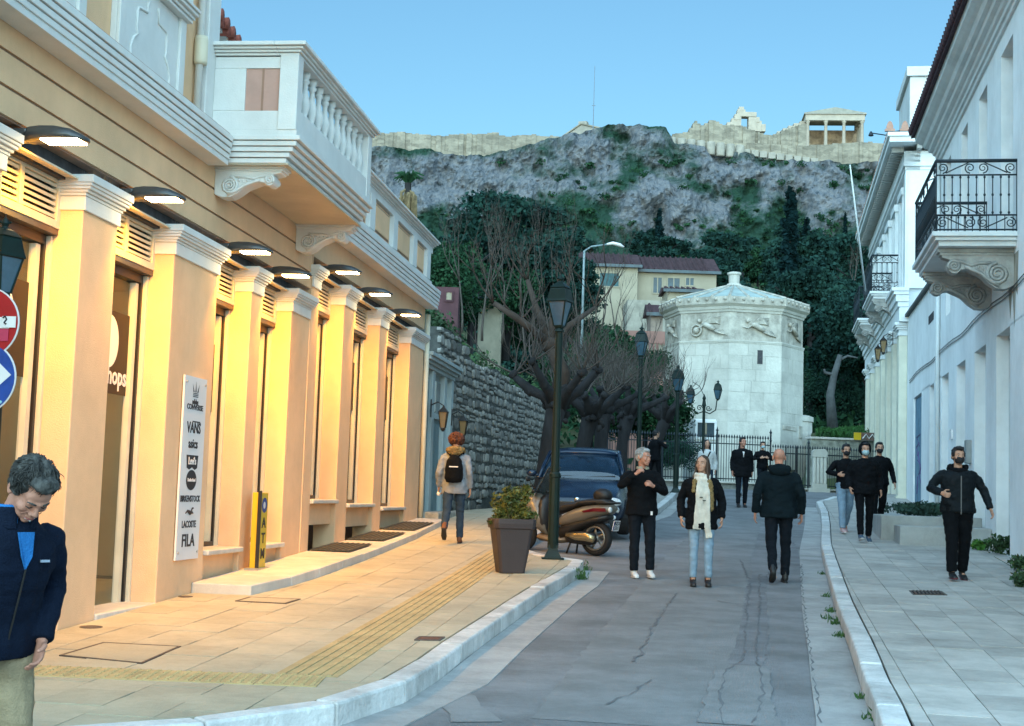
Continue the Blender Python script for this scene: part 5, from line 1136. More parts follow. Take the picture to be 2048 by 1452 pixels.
for row, (D, y, n, s0) in enumerate(((255,528,11,.62),(238,548,14,.8),(214,572,15,.95),(188,602,14,.95),(165,625,13,.95),(140,665,11,.85),(118,720,9,.8))):
    for i in range(n):
        X = 800+(1790-800)*(i+rr.uniform(.1,.9))/n
        if row == 0 and 1260 < X < 1320: continue
        if row >= 5 and 1150 < X < 1440: continue
        if row == 4 and 1150 < X < 1330 : continue
        slots.append((D+rr.uniform(-7,7), X, y+rr.uniform(-9,9), s0*rr.uniform(.75,1.25), row))
rowp = ['highest row under the rock', 'second row below the rock', 'third row of the slope wood', 'middle row of the slope wood', 'row level with the cream house roof', 'low row behind the houses', 'lowest row nearest the houses']
colp = [(900,'above the shop parapet'),(1000,'above the rubble wall'),(1100,'left of the nearest lantern'),(1200,'by the cobra head lamp'),(1320,'above the cream house left wing'),(1440,'above the cream house right wing'),(1540,'above the tower roof'),(1640,'right of the tall cypress'),(1900,'beside the leaning flagpole')]
for D, X, y, s, row in slots:
    k = rr.random(); zt = terr(at(X, y, D).x, D)
    kind, idx = ('pine_tree', rr.randrange(3)) if k < .62 else ('broadleaf_tree', rr.randrange(2))
    p = at(X, y, D); o = put(kind, idx, X, y, D, s, ('dark pine, ' if kind == 'pine_tree' else 'rounded tree, ')+rowp[row]+', '+[c for a_, c in colp if X < a_][0], G_); o.location.z = min(p.z, zt+1.5) if row > 1 else p.z-1.5; LBS.setdefault(o['label'], []).append((s, o))
for l_, L_o in LBS.items():
    if len(L_o) > 1:
        L_o.sort(key=lambda t: t[0])
        for k_, (s_z, o) in enumerate(L_o): o['label'] = ('smaller ' if k_ == 0 else 'larger ' if k_ == len(L_o)-1 else 'middle-sized ')+l_
for X, yb, D, s, l in ((1578,600,150,1.12,'tall dark cypress behind the tower roof, the tallest on the slope'),(1316,545,210,.9,'slim cypress left of centre above the cream house'),(1690,470,262,.42,'lone small fir against the bare rock face at the right'),(1612,560,190,.8,'slim cypress just right of the tall cypress')):
    o = put('cypress_tree', 0, X, yb, D, s, l, None)
# big olive and conifer to the right of the tower
for X, yb, D, s, kind, idx, l in ((1684,880,104,1.05,'broadleaf_tree',1,'large grey green tree close to the right side of the tower'),(1738,872,92,1.1,'pine_tree',1,'big drooping conifer beyond the right fence'),(1775,868,98,1.3,'pine_tree',0,'tall dark conifer beside the far neoclassical house'),(1685,760,125,1.15,'broadleaf_tree',1,'pale green tree above and right of the tower cornice'),(1740,700,130,1.3,'pine_tree',2,'dark conifer high behind the far house'),(1620,800,110,1.2,'pine_tree',2,'dark conifer tucked behind the right edge of the tower'),(1715,820,108,1.1,'broadleaf_tree',0,'rounded dark tree between the conifers right of the tower'),
    (1185,745,92,.72,'broadleaf_tree',1,'feathery green tree left of the pink house'),(1130,720,84,.75,'pine_tree',0,'dark tree behind the pollarded planes'),(1080,720,88,.95,'broadleaf_tree',0,'dark tree above the rubble wall'),(1010,690,86,1.1,'pine_tree',1,'dark pine above the middle of the rubble wall'),(940,680,80,1.0,'broadleaf_tree',0,'dark tree behind the doorway house'),(1240,790,72,.6,'broadleaf_tree',0,'low dark tree in front of the pink house'),(1352,935,52,.25,'broadleaf_tree',1,'rounded green shrub behind the iron fence left of the tower'),(1290,900,60,.5,'broadleaf_tree',0,'dark bush behind the pollarded trees and the fence'),(1250,880,58,.55,'broadleaf_tree',0,'dark bush at the far end of the rubble wall'),(1180,860,62,.8,'broadleaf_tree',0,'dark leafy tree behind the second pollarded tree')):
    put(kind, (3+idx%2 if kind == 'pine_tree' else 2+idx), X, yb, D, s, l, None)
for k, v in protos.items():
    for t in v:
        if t.name not in used: [bpy.data.objects.remove(c) for c in list(t.children)]; bpy.data.objects.remove(t)
# scrub on the cliff ledges: one mass
g = np.random.default_rng(12); P = []
for _ in range(240):
    X = g.uniform(760, 1760); y = 330+abs(g.normal())*70 if g.random() < .5 else g.uniform(440, 500)
    i = int((X-600)/1300*(NX-1)); zz = at(X, y, DC).z; top = V[i*NZ+NZ-1][2]; t = (zz-40)/(top-40)
    if not 0 < t < 1: continue
    v = V[i*NZ+int(t*(NZ-1))]
    if veg[i*NZ+int(t*(NZ-1))] < .12: continue
    s = g.uniform(.4, 1.3); P.append(clump(g, (v[0], v[1]-.5, v[2]), (s*1.3, s, s*.7), 60, .2))
leaves('cliff_scrub', np.concatenate(P), .26, M_bush, kind='stuff', seed=4)
P = []
for _ in range(900):
    D = g.uniform(95, 262); X = g.uniform(700, 1850); p = at(X, 500, D); zt = terr(p.x, D)
    s = g.uniform(.8, 2.2); P.append(clump(g, (p.x, D, zt+.4), (s*1.5, s, s*.8), 45, .2))
leaves('slope_undergrowth', np.concatenate(P), .34, M_bush, kind='stuff', seed=6)
# grass bank right of the tower
P = [(g.uniform(10,24), g.uniform(52.6,72), 0) for _ in range(16000)]; P = [(x, y, terr(x, y)+g.random()*.25) for x, y, _ in P if x > .2115*y+.3]
leaves('bank_grass', P, .16, mat('bank_grass_blade', (.02,.075,.015), .9, .4, .8), kind='stuff', seed=7, up=1.2, aspect=.3)
# pollarded plane trees
def pollard(px, D, h, lean, seed, label, s=1., knob=.5):
    x = at(px, 950, D).x; rr = random.Random(seed); t = empty('plane_tree', (x, D, road(D)+KERB), 0, label, 'tree', None); tr = MB()
    top = Vector((lean, 0, h)); tr.tube([(0,0,-.1),(lean*.2,0,h*.3),(lean*.55,.05,h*.65),tuple(top)], [.25*s,.17*s,.15*s,.19*s], 10)
    tw = MB(); tips = []
    arms = rr.randint(6, 7)
    for k in range(arms):
        a = 2*pi*k/arms+rr.uniform(-.3,.3); dd = Vector((cos(a), sin(a)*.8, rr.uniform(.25,.9))).normalized(); e1 = top+dd*rr.uniform(.35,.6)*s; e2 = e1+(dd+Vector((0,0,rr.uniform(.0,.7)))).normalized()*rr.uniform(.25,.55)*s
        tr.tube([top-Vector((0,0,.15)), top+dd*.3*s, e1, e2], [.15*s,.11*s,.085*s,.06*s], 8); tr.ell(e2, (.085*s,.08*s,.085*s), 9, 6); tr.ell(e1, (.095*s,.09*s,.09*s), 9, 6)
        for q in range(rr.randint(5, 7)):
            bd_ = Vector((rr.uniform(-1,1), rr.uniform(-1,1), rr.uniform(.1,1.3))).normalized(); branch(tw, e2, bd_, rr.uniform(.35,.8)*s, .018*s, 2, rr, .6, .3, 4, 3)
    tr.ell(top, (.24*s,.22*s,.22*s), 9, 6)
    for _ in range(10): a = rr.uniform(0, 2*pi); tr.ell(top+Vector((cos(a)*.25, sin(a)*.25, rr.uniform(-.4,.3)))*s, rr.uniform(.05,.09)*s, 6, 4)
    # roughen
    V2 = []
    for p in tr.v: v = Vector(p); n_ = mnoise.noise(v*4)*.07+mnoise.noise(v*10)*.05; V2.append((v.x+n_, v.y+mnoise.noise(v*5+Vector((9,0,0)))*.05, v.z+n_*.5))
    tr.v = V2; tr.build('trunk', M_bark, t, smooth=True); tw.build('twigs', M_bare, t); return t, top
t1, tp1 = pollard(1083, 29.5, 2.35, .28, 21, 'nearest pollarded plane tree behind the parked car, knobbly dark trunk', 1.15)
# two long cut limbs on the nearest tree
lm = MB(); pe = [at(1100,690,29.5)-t1.location, at(1040,640,29.3)-t1.location, at(987,606,29.2)-t1.location]; lm.tube([tp1, tp1+Vector((.1,0,.6)), pe[0]], [.20,.17,.14], 8); lm.tube(pe, [.11,.08,.055], 7); lm.tube([pe[0], at(1105,640,29.6)-t1.location, at(1130,600,29.8)-t1.location], [.10,.07,.04], 7); lm.ell(pe[0], (.2,.18,.18), 8, 5)
lm.tube([pe[0], at(1070,610,29.9)-t1.location, at(1055,560,30)-t1.location], [.10,.07,.05], 6); lm.tube([pe[0], at(1140,650,29.9)-t1.location, at(1190,615,30.4)-t1.location], [.10,.07,.04], 6)
for i, a_ in enumerate((pe[2], at(1130,600,29.8)-t1.location, at(1055,560,30)-t1.location, at(1190,615,30.4)-t1.location, pe[1])):
    for q in range(3): branch(lm, Vector(a_), Vector((R.uniform(-1,1), R.uniform(-.5,.5), R.uniform(.4,1.2))).normalized(), R.uniform(.4,.9), .025, 2, R, .6, .3, 4, 3)
lm.build('limb', mat('bark_light', (.06,.042,.032), .95, .3, 3, .6, 10), t1, smooth=True)
pollard(1150, 33.5, 2.15, .35, 22, 'second pollarded plane tree along the rubble wall', 1.05); pollard(1196, 36.5, 2.3, .1, 23, 'third pollarded plane tree along the rubble wall', 1.1); pollard(1236, 39.5, 2.2, .25, 24, 'fourth pollarded plane tree along the rubble wall, left of the second lamp post', 1.1); pollard(1298, 42.5, 2.1, .45, 25, 'last pollarded plane tree with arms reaching towards the tower', 1.0)
# bare tall trees left
def bare(px, py, D, h, seed, label, m=M_bare, r=.12, lev=4, sp=.38, kids=3):
    p = at(px, py, D); t = empty('bare_tree', p, 0, label, 'tree'); b_ = MB(); rr = random.Random(seed)
    branch(b_, Vector((0,0,-.5)), Vector((0,0,1)), h*.42, r, lev, rr, sp, .5, 5, kids); b_.build('branches', m, t, smooth=True); return t
for i, (X, y, D, h) in enumerate(((925,640,58,5.2),(965,655,52,4.6),(1005,665,62,6.2),(1052,690,60,6.),(1100,700,66,7.4),(1160,690,70,7.8),(1195,690,74,7.2),(1240,720,60,4.4),(1290,760,56,3.4),(1715,600,120,5.5))):
    bare(X, y, D, h, 40+i, ['slender bare tree above the doorway house','slender bare tree left over the rubble wall','tall bare tree over the middle of the rubble wall','bare tree just left of the nearest lamp lantern','tall pale bare tree behind the nearest lamp lantern','tall pale bare tree left of the cobra head street lamp','bare tree in front of the cream house left wing','bare tree in front of the pink house','low bare tree beside the second lamp post','bare twiggy tree by the far balcony on the right'][i], r=.055 if D < 100 else .10, lev=4)
# snag tree by the right fence
sn = empty('broken_tree', at(1665,860,66), 0, 'broken pale grey trunk with a lopped fork right of the tower', 'tree'); q0_ = sn.location; b_ = MB()
L_ = lambda *pp: [at(x, y, D)-q0_ for x, y, D in pp]
b_.tube(L_((1665,860,66),(1660,790,66),(1668,750,66),(1680,710,66)), [.28,.2,.16,.12], 7); b_.tube(L_((1668,750,66),(1650,745,66),(1648,738,66)), [.1,.08,.06], 5); b_.tube(L_((1676,722,66),(1695,712,66),(1715,716,66)), [.08,.06,.04], 5); b_.build('trunk', mat('grey_bark', (.07,.075,.075), .9, .3, 3), sn, smooth=True)
# palm with hanging dead fronds at the left
pm = empty('palm_tree', at(812,470,120), 0, 'palm with a skirt of pale dead fronds on the slope left', 'tree'); MB().tube([(0,0,-6),(0,0,4.5)], [.35,.28], 8).build('trunk', M_bark, pm); fr = MB(); dr_ = MB(); rr = random.Random(3)
for i in range(46):
    a = rr.uniform(0, 2*pi); r = rr.uniform(.5,1.0); fr.tube([(0,0,4.4),(cos(a)*.7*r,sin(a)*.7*r,5.0+.5*rr.random()),(cos(a)*1.4*r,sin(a)*1.4*r,4.6+rr.random()*.6)], [(.04,.1),(.03,.16),(.01,.04)], 4)
    a = rr.uniform(0, 2*pi); dr_.tube([(0,0,4.2-rr.random()*2),(cos(a)*.7,sin(a)*.7,3.6-rr.random()*1.6),(cos(a)*.85,sin(a)*.85,1.6-rr.random()*1.4)], [(.04,.1),(.04,.16),(.01,.06)], 4)
fr.build('green_fronds', M_bush, pm); dr_.build('dead_fronds', mat('dead_frond', (.20,.15,.08), .9, .3, 3), pm)
# ivy and moss on the rubble wall top
g = np.random.default_rng(3); P = []
for _ in range(60): s = g.uniform(0, wl_); c = wA+wd*s; P.append(clump(g, (c.x-.3, c.y, wtop(s)+g.uniform(-.1,.25)), (.4,.5,.22), 60, .1))
iv = leaves('wall_top_ivy', np.concatenate(P), .05, M_weed, kind='stuff', seed=8)
# ================================================================ STREET FURNITURE AND VEHICLES
M_lp = mat('lamp_green_iron', (.004,.014,.011), .5, .2, 6, spec=.25); M_lgl = mat('lamp_glass_pane', (.05,.10,.14), .12, .2, 3, spec=.8)
def lantern(root, x, y, z, s, rot=.5, parent=None, m=None):
    """z = underside of the lantern; full height about .78*s"""
    m = m or M_lp; c = (x, y, 0)
    cage = MB(); cage.lathe([(.03*s,z-.06*s),(.05*s,z-.03*s),(.085*s,z),(.09*s,z+.02*s)], c, 4, rot)
    for k in range(4):
        a = rot+k*pi/2; cage.tube([(x+cos(a)*.09*s, y+sin(a)*.09*s, z+.01*s), (x+cos(a)*.185*s, y+sin(a)*.185*s, z+.36*s)], .011*s, 4)
    lc = cage.build('lantern_cage', m, parent or root)
    MB().lathe([(.085*s,z+.02*s),(.178*s,z+.352*s)], c, 4, rot).build('lantern_glass', M_lgl, lc)
    cap = MB().lathe([(.19*s,z+.35*s),(.215*s,z+.36*s),(.20*s,z+.39*s),(.165*s,z+.53*s),(.15*s,z+.55*s),(.165*s,z+.56*s),(.09*s,z+.62*s),(.05*s,z+.64*s)], c, 4, rot)
    cap.lathe([(.05*s,z+.63*s),(.03*s,z+.66*s),(.045*s,z+.69*s),(.03*s,z+.72*s),(.01*s,z+.75*s),(0,z+.79*s)], c, 8); cap.tube([(x-.06*s,y,z+.70*s),(x+.06*s,y,z+.70*s)], .012*s, 4); cap.build('lantern_cap', m, lc)
def lamp_post(px, py, top, label, D=None, rot=.5, off=KERB, s=1.):
    p = gnd(px, py, off); h = at(px, top, p.y).z-p.z; t = empty('street_lamp', p, 0, label, 'street lamp', None); k = s
    b = MB(); b.lathe([(.22*k,0),(.22*k,.02)], n=4, rot=pi/4); b.lathe([(.17*k,.02),(.10*k,.12),(.085*k,.2)], n=4, rot=pi/4); b.build('base', M_lp, t)
    zz = min(1.15, h*.28); q = MB().lathe([(.078*k,.15),(.075*k,zz),(.085*k,zz+.01),(.085*k,zz+.05),(.06*k,zz+.08),(.055*k,h*.5),(.05*k,h-.86*s),(.075*k,h-.85*s),(.06*k,h-.82*s),(.04*k,h-.79*s)], n=12); q.build('pole', M_lp, t, smooth=False)
    lantern(t, 0, 0, h-.78*s, s, rot); return t
lamp_post(1105, 1118, 545, 'nearest green iron street lamp beside the planter', rot=.35, s=.98); lamp_post(1275, 1000, 650, 'second iron street lamp, between the car and the tower', rot=.4, s=1.02); lamp_post(1351, 985, 728, 'third iron street lamp, in front of the left edge of the tower', rot=.2, s=.98)
dp_ = gnd(1405, 972, 0); dp_ = at(1405, 962, 44); h = at(1408, 800, 44).z-dp_.z
dl = empty('double_street_lamp', dp_, 0, 'two armed iron lamp with twin lanterns in front of the tower', 'street lamp'); q = MB().lathe([(.12,0),(.09,.3),(.05,.35),(.045,h-.2),(.07,h-.18),(.04,h),(.06,h+.05),(0,h+.2)], n=10).build('pole', M_lp, dl)
for sgn, zl in ((-1,.0),(1,.16)):
    a = MB().tube([(0,0,h-.35),(sgn*.18,0,h-.42),(sgn*.36,0,h-.30),(sgn*.40,0,h-.12+zl)], .02, 6); spiral(a, (sgn*.14, h-.25), .09, 1.4, lambda u, v: (u, 0, v), -sgn, .014); a.build('arm', M_lp, dl, smooth=True); lantern(dl, sgn*.42, 0, h-.06+zl-.06, .78, .4)
MB().tube([(-.36,0,h+.55),(-.15,0,h+.42),(0,0,h+.12)], .01, 4).build('wire', M_lp, dl)
# cobra head
cb = at(1163,700,60); ct = at(1158,497,60); cobra = empty('cobra_street_lamp', cb, 0, 'tall thin lamp with a pale cobra head over the cream house', 'street lamp'); MB().tube([(0,0,-2),(0,0,ct.z-cb.z-.1),(.3,0,ct.z-cb.z+.1),(1.0,0,ct.z-cb.z+.22)], [.07,.05,.04,.035], 7).build('pole', mat('lamp_steel', (.20,.26,.28), .5), cobra, smooth=True)
MB().tube([(.95,0,ct.z-cb.z+.22),(1.2,0,ct.z-cb.z+.27),(1.5,0,ct.z-cb.z+.2),(1.68,0,ct.z-cb.z+.12)], [(.05,.05),(.14,.08),(.15,.09),(.06,.04)], 8).build('head', M_board, cobra, smooth=True)
# signs at the left edge: their post stands just outside the picture
sx_, sD = at(-2,640,9.).x, 9.; pz = road(9.)+KERB
lp4 = empty('street_lamp', (sx_, sD, pz), 0, 'street lamp cut by the left picture edge, lantern above the red sign', 'street lamp'); hz_ = at(0,588,9.).z-pz
MB().lathe([(.16,0),(.12,.1),(.07,.25),(.06,1.2),(.05,hz_-.1),(.06,hz_)], n=12).build('pole', M_lp, lp4); lantern(lp4, 0.0, 0, hz_, .66, .25)
def rsign(px, py, r, m, name, label):
    c = at(px, py, 8.86); t = empty(name, c, rad(-8), label, 'road sign'); MB().lathe([(r,0),(r,.004)], n=40).xf(Matrix.Rotation(pi/2,4,'X')).build('face', m, t); MB().lathe([(r*1.035,-.003),(r*1.035,.006)], n=40).xf(Matrix.Translation((0,.008,0)) @ Matrix.Rotation(pi/2,4,'X')).build('rim', M_board, t)
    MB().box(-.03,.03,.014,.10,-.05,.05).build('clamp', M_steel, t); return t
s1 = rsign(-30, 645, .218, mat('sign_red', (.36,.008,.012), .35, .15, 2, dirt=.2), 'no_entry_sign', 'round red no entry sign with a white bar at the left edge')
MB().box(-.165,.165,-.008,-.005,-.035,.035).build('white_bar', M_board, s1); MB().box(.05,.165,-.012,-.0085,-.115,-.04).build('faded_patch', mat('sign_pink', (.42,.03,.08), .5), s1); 
stk = MB().box(.12,.21,-.014,-.0105,-.03,.04).build('sticker', M_board, s1); MB().tube([(.125,-.016,.03),(.14,-.016,.04),(.15,-.016,.02),(.135,-.016,.0),(.15,-.016,-.01)], .006, 4).build('sticker_scrawl', M_ink, stk)
s2 = rsign(-38, 755, .222, mat('sign_blue', (.01,.05,.25), .35, .25, 6, dirt=.2), 'direction_sign', 'round blue direction sign with a white arrow below the red sign')
MB().prism([(.0,-.007,-.02),(.0,-.007,.06),(.10,-.007,.06),(.10,-.007,.11),(.20,-.007,.02),(.10,-.007,-.07),(.10,-.007,-.02)], (0,.003,0)).build('arrow', M_board, s2, fixn=True)
for i in range(4): MB().ell((.12+R.uniform(-.03,.03), -.008, -.10-i*.025), (.02,.002,.012), 6, 4).build('peeled_spot', mat('peeled', (.25,.45,.5), .6), s2)
# planter
pp = gnd(1020,1145,KERB); pl_ = empty('planter', pp, rad(12), 'tall square brown plastic planter full of leafy shrub beside the nearest street lamp', 'planter'); M_pot = mat('pot_plastic', (.040,.030,.032), .6, .08, 3, .1, 60)
def sq(r, z, e=.18): return [Vector((cos(a)*r*1.0, sin(a)*r*1.0, z)) for a in []] or [Vector((x*r, y*r, z)) for x, y in ((1-e,-1),(1,-1+e),(1,1-e),(1-e,1),(-1+e,1),(-1,1-e),(-1,-1+e),(-1+e,-1))]
pot = MB(); pot.ring_tube([sq(.155,0), sq(.20,.30), sq(.232,.535), sq(.252,.54), sq(.262,.60), sq(.262,.655), sq(.235,.66), sq(.225,.62)]); pot.build('pot', M_pot, pl_, bevel=.006); MB().ring_tube([sq(.222,.55), sq(.222,.60)]).build('soil', M_soil, pl_)
g = np.random.default_rng(4); P = []; stm = MB()
for i in range(70):
    a = g.random()*2*pi; r = g.uniform(.02,.36); hgt = g.uniform(.62,1.05)-(r-.2)*.35; tip = Vector((cos(a)*r, sin(a)*r*.8, hgt)); root_ = Vector((cos(a)*.1, sin(a)*.1, .6)); mid = root_.lerp(tip, .5)+Vector((0,0,.08)); stm.tube([root_, mid, tip], [.006,.005,.003], 4)
    for t in (.45,.6,.75,.9,1.): q = root_.lerp(mid, min(1, t*2)) if t < .5 else mid.lerp(tip, t*2-1); P.append(clump(g, q, (.05,.05,.04), 9, .3))
leaves('foliage', np.concatenate(P), .034, mat('planter_leaf', (.06,.085,.018), .55, .5, 9, col2=(.13,.14,.03)), pl_, seed=2, aspect=.38); stm.build('stems', mat('planter_stem', (.10,.09,.04), .8), pl_)
# ---------------------------------------------------------------- car
M_car = mat('car_blue_paint', (.006,.018,.045), .22, .05, 1, spec=.5); M_cgl = mat('car_glass', (.008,.025,.05), .05, .2, 2, spec=1., alpha=.82); M_rub = mat('tyre_rubber', (.015,.015,.016), .85); M_chr = mat('chrome', (.55,.55,.55), .15, .02, 2, metal=1.); M_head = mat('headlight_glass', (.55,.62,.66), .08, .3, 20, spec=1.); M_seat = mat('seat_fabric', (.02,.022,.03), .9)
cp0 = Vector((1.22, 25.1)); car = empty('parked_car', (cp0.x, cp0.y, road(26.8)), rad(-6), 'dark blue hatchback parked nose towards the viewer behind the scooter', 'car')
car.rotation_euler = (math.atan(rslope(27)), 0, rad(-6)); ZC = 0.
def csec(y, w, zb, zt, wt, n=0): # half section points mirrored: belt body
    half = [(w*.80, zb), (w*.96, zb+.10), (w, zb+.30), (w*.985, (zb+zt)/2+.08), (wt, zt-.035), (wt*.86, zt)]
    return [Vector((x, y, z)) for x, z in half]+[Vector((-x, y, z)) for x, z in reversed(half)]
secs = [csec(.02,.60,.30,.62,.55), csec(.10,.74,.22,.70,.66), csec(.35,.83,.18,.80,.72), csec(.8,.87,.18,.90,.74), csec(1.25,.885,.18,.97,.77), csec(2.2,.885,.18,1.0,.79), csec(3.2,.885,.18,1.02,.79), csec(3.8,.86,.2,1.02,.76), csec(4.1,.80,.28,.98,.70), csec(4.2,.70,.36,.85,.62)]
bdy = MB().ring_tube(secs).build('body', M_car, car, smooth=True, fixn=True); sd = bdy.modifiers.new('smooth', 'SUBSURF'); sd.levels = sd.render_levels = 2
gh_ = [(1.18,.76,.955,.70,.96),(1.55,.755,.98,.66,1.20),(2.05,.75,1.0,.60,1.43),(2.9,.745,1.0,.60,1.46),(3.7,.72,1.0,.57,1.38),(4.05,.69,.98,.60,1.02)]
rings = []
for y, wb, zb, wt, zt in gh_: h_ = [(wb, zb), (wb*.5+wt*.5+.02, (zb+zt)/2+.02), (wt, zt-.02), (wt*.7, zt+.0), (wt*.2, zt+.012)]; rings.append([Vector((x, y, z)) for x, z in h_]+[Vector((-x, y, z)) for x, z in reversed(h_)])
MB().ring_tube(rings).build('windows', M_cgl, car, smooth=True, fixn=True)
rf_ = MB(); rf_.ring_tube([[Vector((x, y, z+dz)) for x, z, dz in ((wt+.025,zt-.05,0),(wt+.02,zt-.005,0),(wt*.6,zt+.028,0),(0,zt+.034,0),(-wt*.6,zt+.028,0),(-wt-.02,zt-.005,0),(-wt-.025,zt-.05,0),(0,zt-.012,0))] for y, wb, zb, wt, zt in ((1.98,0,0,.60,1.415),(2.1,0,0,.60,1.45),(2.9,0,0,.60,1.475),(3.6,0,0,.575,1.41),(3.75,0,0,.56,1.37))]); rf_.build('roof', M_car, car, smooth=True, fixn=True)
for sgn in (-1, 1):
    MB().tube([(sgn*.775,1.12,.96),(sgn*.715,1.58,1.20),(sgn*.64,2.02,1.42)], .035, 6).build('pillar', M_car, car, smooth=True); MB().tube([(sgn*.75,2.75,1.0),(sgn*.63,2.78,1.45)], .04, 6).build('pillar', M_car, car, smooth=True)
    MB().tube([(sgn*.62,2.0,1.42),(sgn*.63,2.9,1.45),(sgn*.60,3.65,1.38)], .018, 5).build('window_trim', M_chr, car, smooth=True)
    MB().ell((sgn*.93,1.35,1.03), (.10,.055,.065), 10, 7).box(sgn*.78,sgn*.9,1.34,1.38,.98,1.02).build('mirror', M_car, car, smooth=True)
    MB().ell((sgn*.63,.13,.60), (.155,.12,.085), 12, 8, Matrix.Rotation(sgn*.35,3,'Z')).build('headlight', M_head, car, smooth=True)
    MB().ell((sgn*.62,.06,.34), (.07,.04,.045), 8, 6).build('fog_light', M_head, car, smooth=True)
    for y in (.78, 3.45):
        ty = MB().torus(.26, [(-.055,-.10),(.03,-.105),(.06,-.07),(.06,.07),(.03,.105),(-.055,.10)], 24).xf(Matrix.Translation((sgn*.80,y,.315)) @ Matrix.Rotation(pi/2,4,'Y')).build('wheel', M_rub, car, smooth=False)
        MB().lathe([(.0,.08),(.19,.06),(.205,.102),(.19,.108)], n=18).xf(Matrix.Translation((sgn*.80,y,.315)) @ Matrix.Rotation(sgn*pi/2,4,'Y')).build('rim', M_steel, ty)
    st2 = MB().box(sgn*.15,sgn*.60,2.15,2.3,.7,1.15).box(sgn*.26,sgn*.48,2.18,2.28,1.15,1.33).build('front_seat', M_seat, car, bevel=.04)
MB().box(-.45,.45,-.01,.06,.46,.60).build('grille', M_blk, car, bevel=.01); MB().box(-.55,.55,-.005,.08,.24,.36).build('lower_grille', M_blk, car, bevel=.01); MB().box(-.26,.26,-.03,-.012,.36,.47).build('number_plate', M_board, car); MB().ell((0,.005,.64), (.055,.02,.04), 10, 6).build('badge', M_chr, car, smooth=True)
MB().ell((0,1.92,1.33), (.11,.02,.035), 8, 5).build('rear_view_mirror', M_blk, car, smooth=True); MB().tube([(-.5,1.22,.99),(.1,1.27,1.02)], .01, 4).tube([(.1,1.22,.99),(.62,1.27,1.02)], .01, 4).build('wipers', M_blk, car); MB().box(-.7,.7,1.45,1.75,.88,1.0).build('dashboard', M_seat, car, bevel=.03)
# ---------------------------------------------------------------- scooter, x forward, y left
M_sc = mat('scooter_champagne', (.13,.112,.088), .3, .06, 2, spec=.6); M_plas = mat('black_plastic', (.014,.014,.015), .45, .1, 5); M_red = mat('tail_lens', (.10,.006,.012), .15)
rp_ = gnd(1192,1112,0); scr = empty('scooter', (rp_.x, rp_.y, road(rp_.y)+.0), rad(144), 'champagne maxi scooter parked on its stand between the lamp post and the blue car', 'scooter'); scr.scale = (.95,.95,.95)
def wheel(x, r, w, nm): 
    t = MB(); t.torus(r-.05, [(-.045,-w*.4),(0,-w*.5),(.04,-w*.3),(.05,0),(.04,w*.3),(0,w*.5),(-.045,w*.4),(-.05,0)]); t.xf(Matrix.Translation((x,0,r)) @ Matrix.Rotation(pi/2,4,'X')); wo_ = t.build(nm, M_rub, scr, smooth=True)
    rm = MB(); rm.torus(r-.10, [(-.012,-w*.42),(.014,-w*.46),(.014,w*.46),(-.012,w*.42)]); rm.lathe([(.05,-.05),(.06,0),(.05,.05)], n=10)
    for k in range(5): a = 2*pi*k/5; rm.tube([(cos(a)*.05,sin(a)*.05,0),(cos(a+.15)*(r-.10),sin(a+.15)*(r-.10),0)], [(.03,.015),(.018,.012)], 6)
    rm.xf(Matrix.Translation((x,0,r)) @ Matrix.Rotation(pi/2,4,'X')); rm.build('rim', mat('dark_rim', (.30,.28,.25), .35, metal=.6), wo_, smooth=True); return wo_
wheel(0, .285, .15, 'rear_wheel'); wheel(1.48, .29, .12, 'front_wheel')
def shell(name, secs, m, n=14, par=None, sub=1):
    """secs: (x, y half width, z low, z high)"""
    rings = [[Vector((x, cos(2*pi*k/n)*w*(1 if abs(cos(2*pi*k/n)) < .99 else 1), (zl+zh)/2+sin(2*pi*k/n)*(zh-zl)/2)) for k in range(n)] for x, w, zl, zh in secs]
    return MB().ring_tube(rings).build(name, m, par or scr, smooth=True, fixn=True)
shell('tail_panel', [(-.34,.09,.74,.82),(-.28,.155,.68,.85),(-.1,.19,.62,.86),(.15,.215,.52,.83),(.4,.215,.46,.76),(.58,.19,.44,.68),(.68,.15,.45,.60)], M_sc)
shell('under_panel', [(-.25,.12,.58,.70),(.0,.16,.5,.66),(.35,.19,.34,.60),(.62,.19,.22,.5)], M_plas)
shell('seat', [(-.30,.10,.84,.90),(-.18,.16,.83,.95),(.1,.17,.80,.93),(.28,.155,.80,.90),(.36,.15,.76,.86),(.62,.13,.68,.83),(.76,.10,.62,.76)], mat('seat_vinyl', (.012,.012,.013), .5)); MB().ell((-.10,0,.98), (.17,.14,.12), 14, 8).build('backrest', MATS['seat_vinyl'], scr, smooth=True)
MB().tube([(-.36,-.12,.87),(-.42,0,.87),(-.36,.12,.87),(-.1,.2,.86)], .018, 6).tube([(-.36,-.12,.87),(-.1,-.2,.86)], .018, 6).build('grab_rail', M_plas, scr, smooth=True)
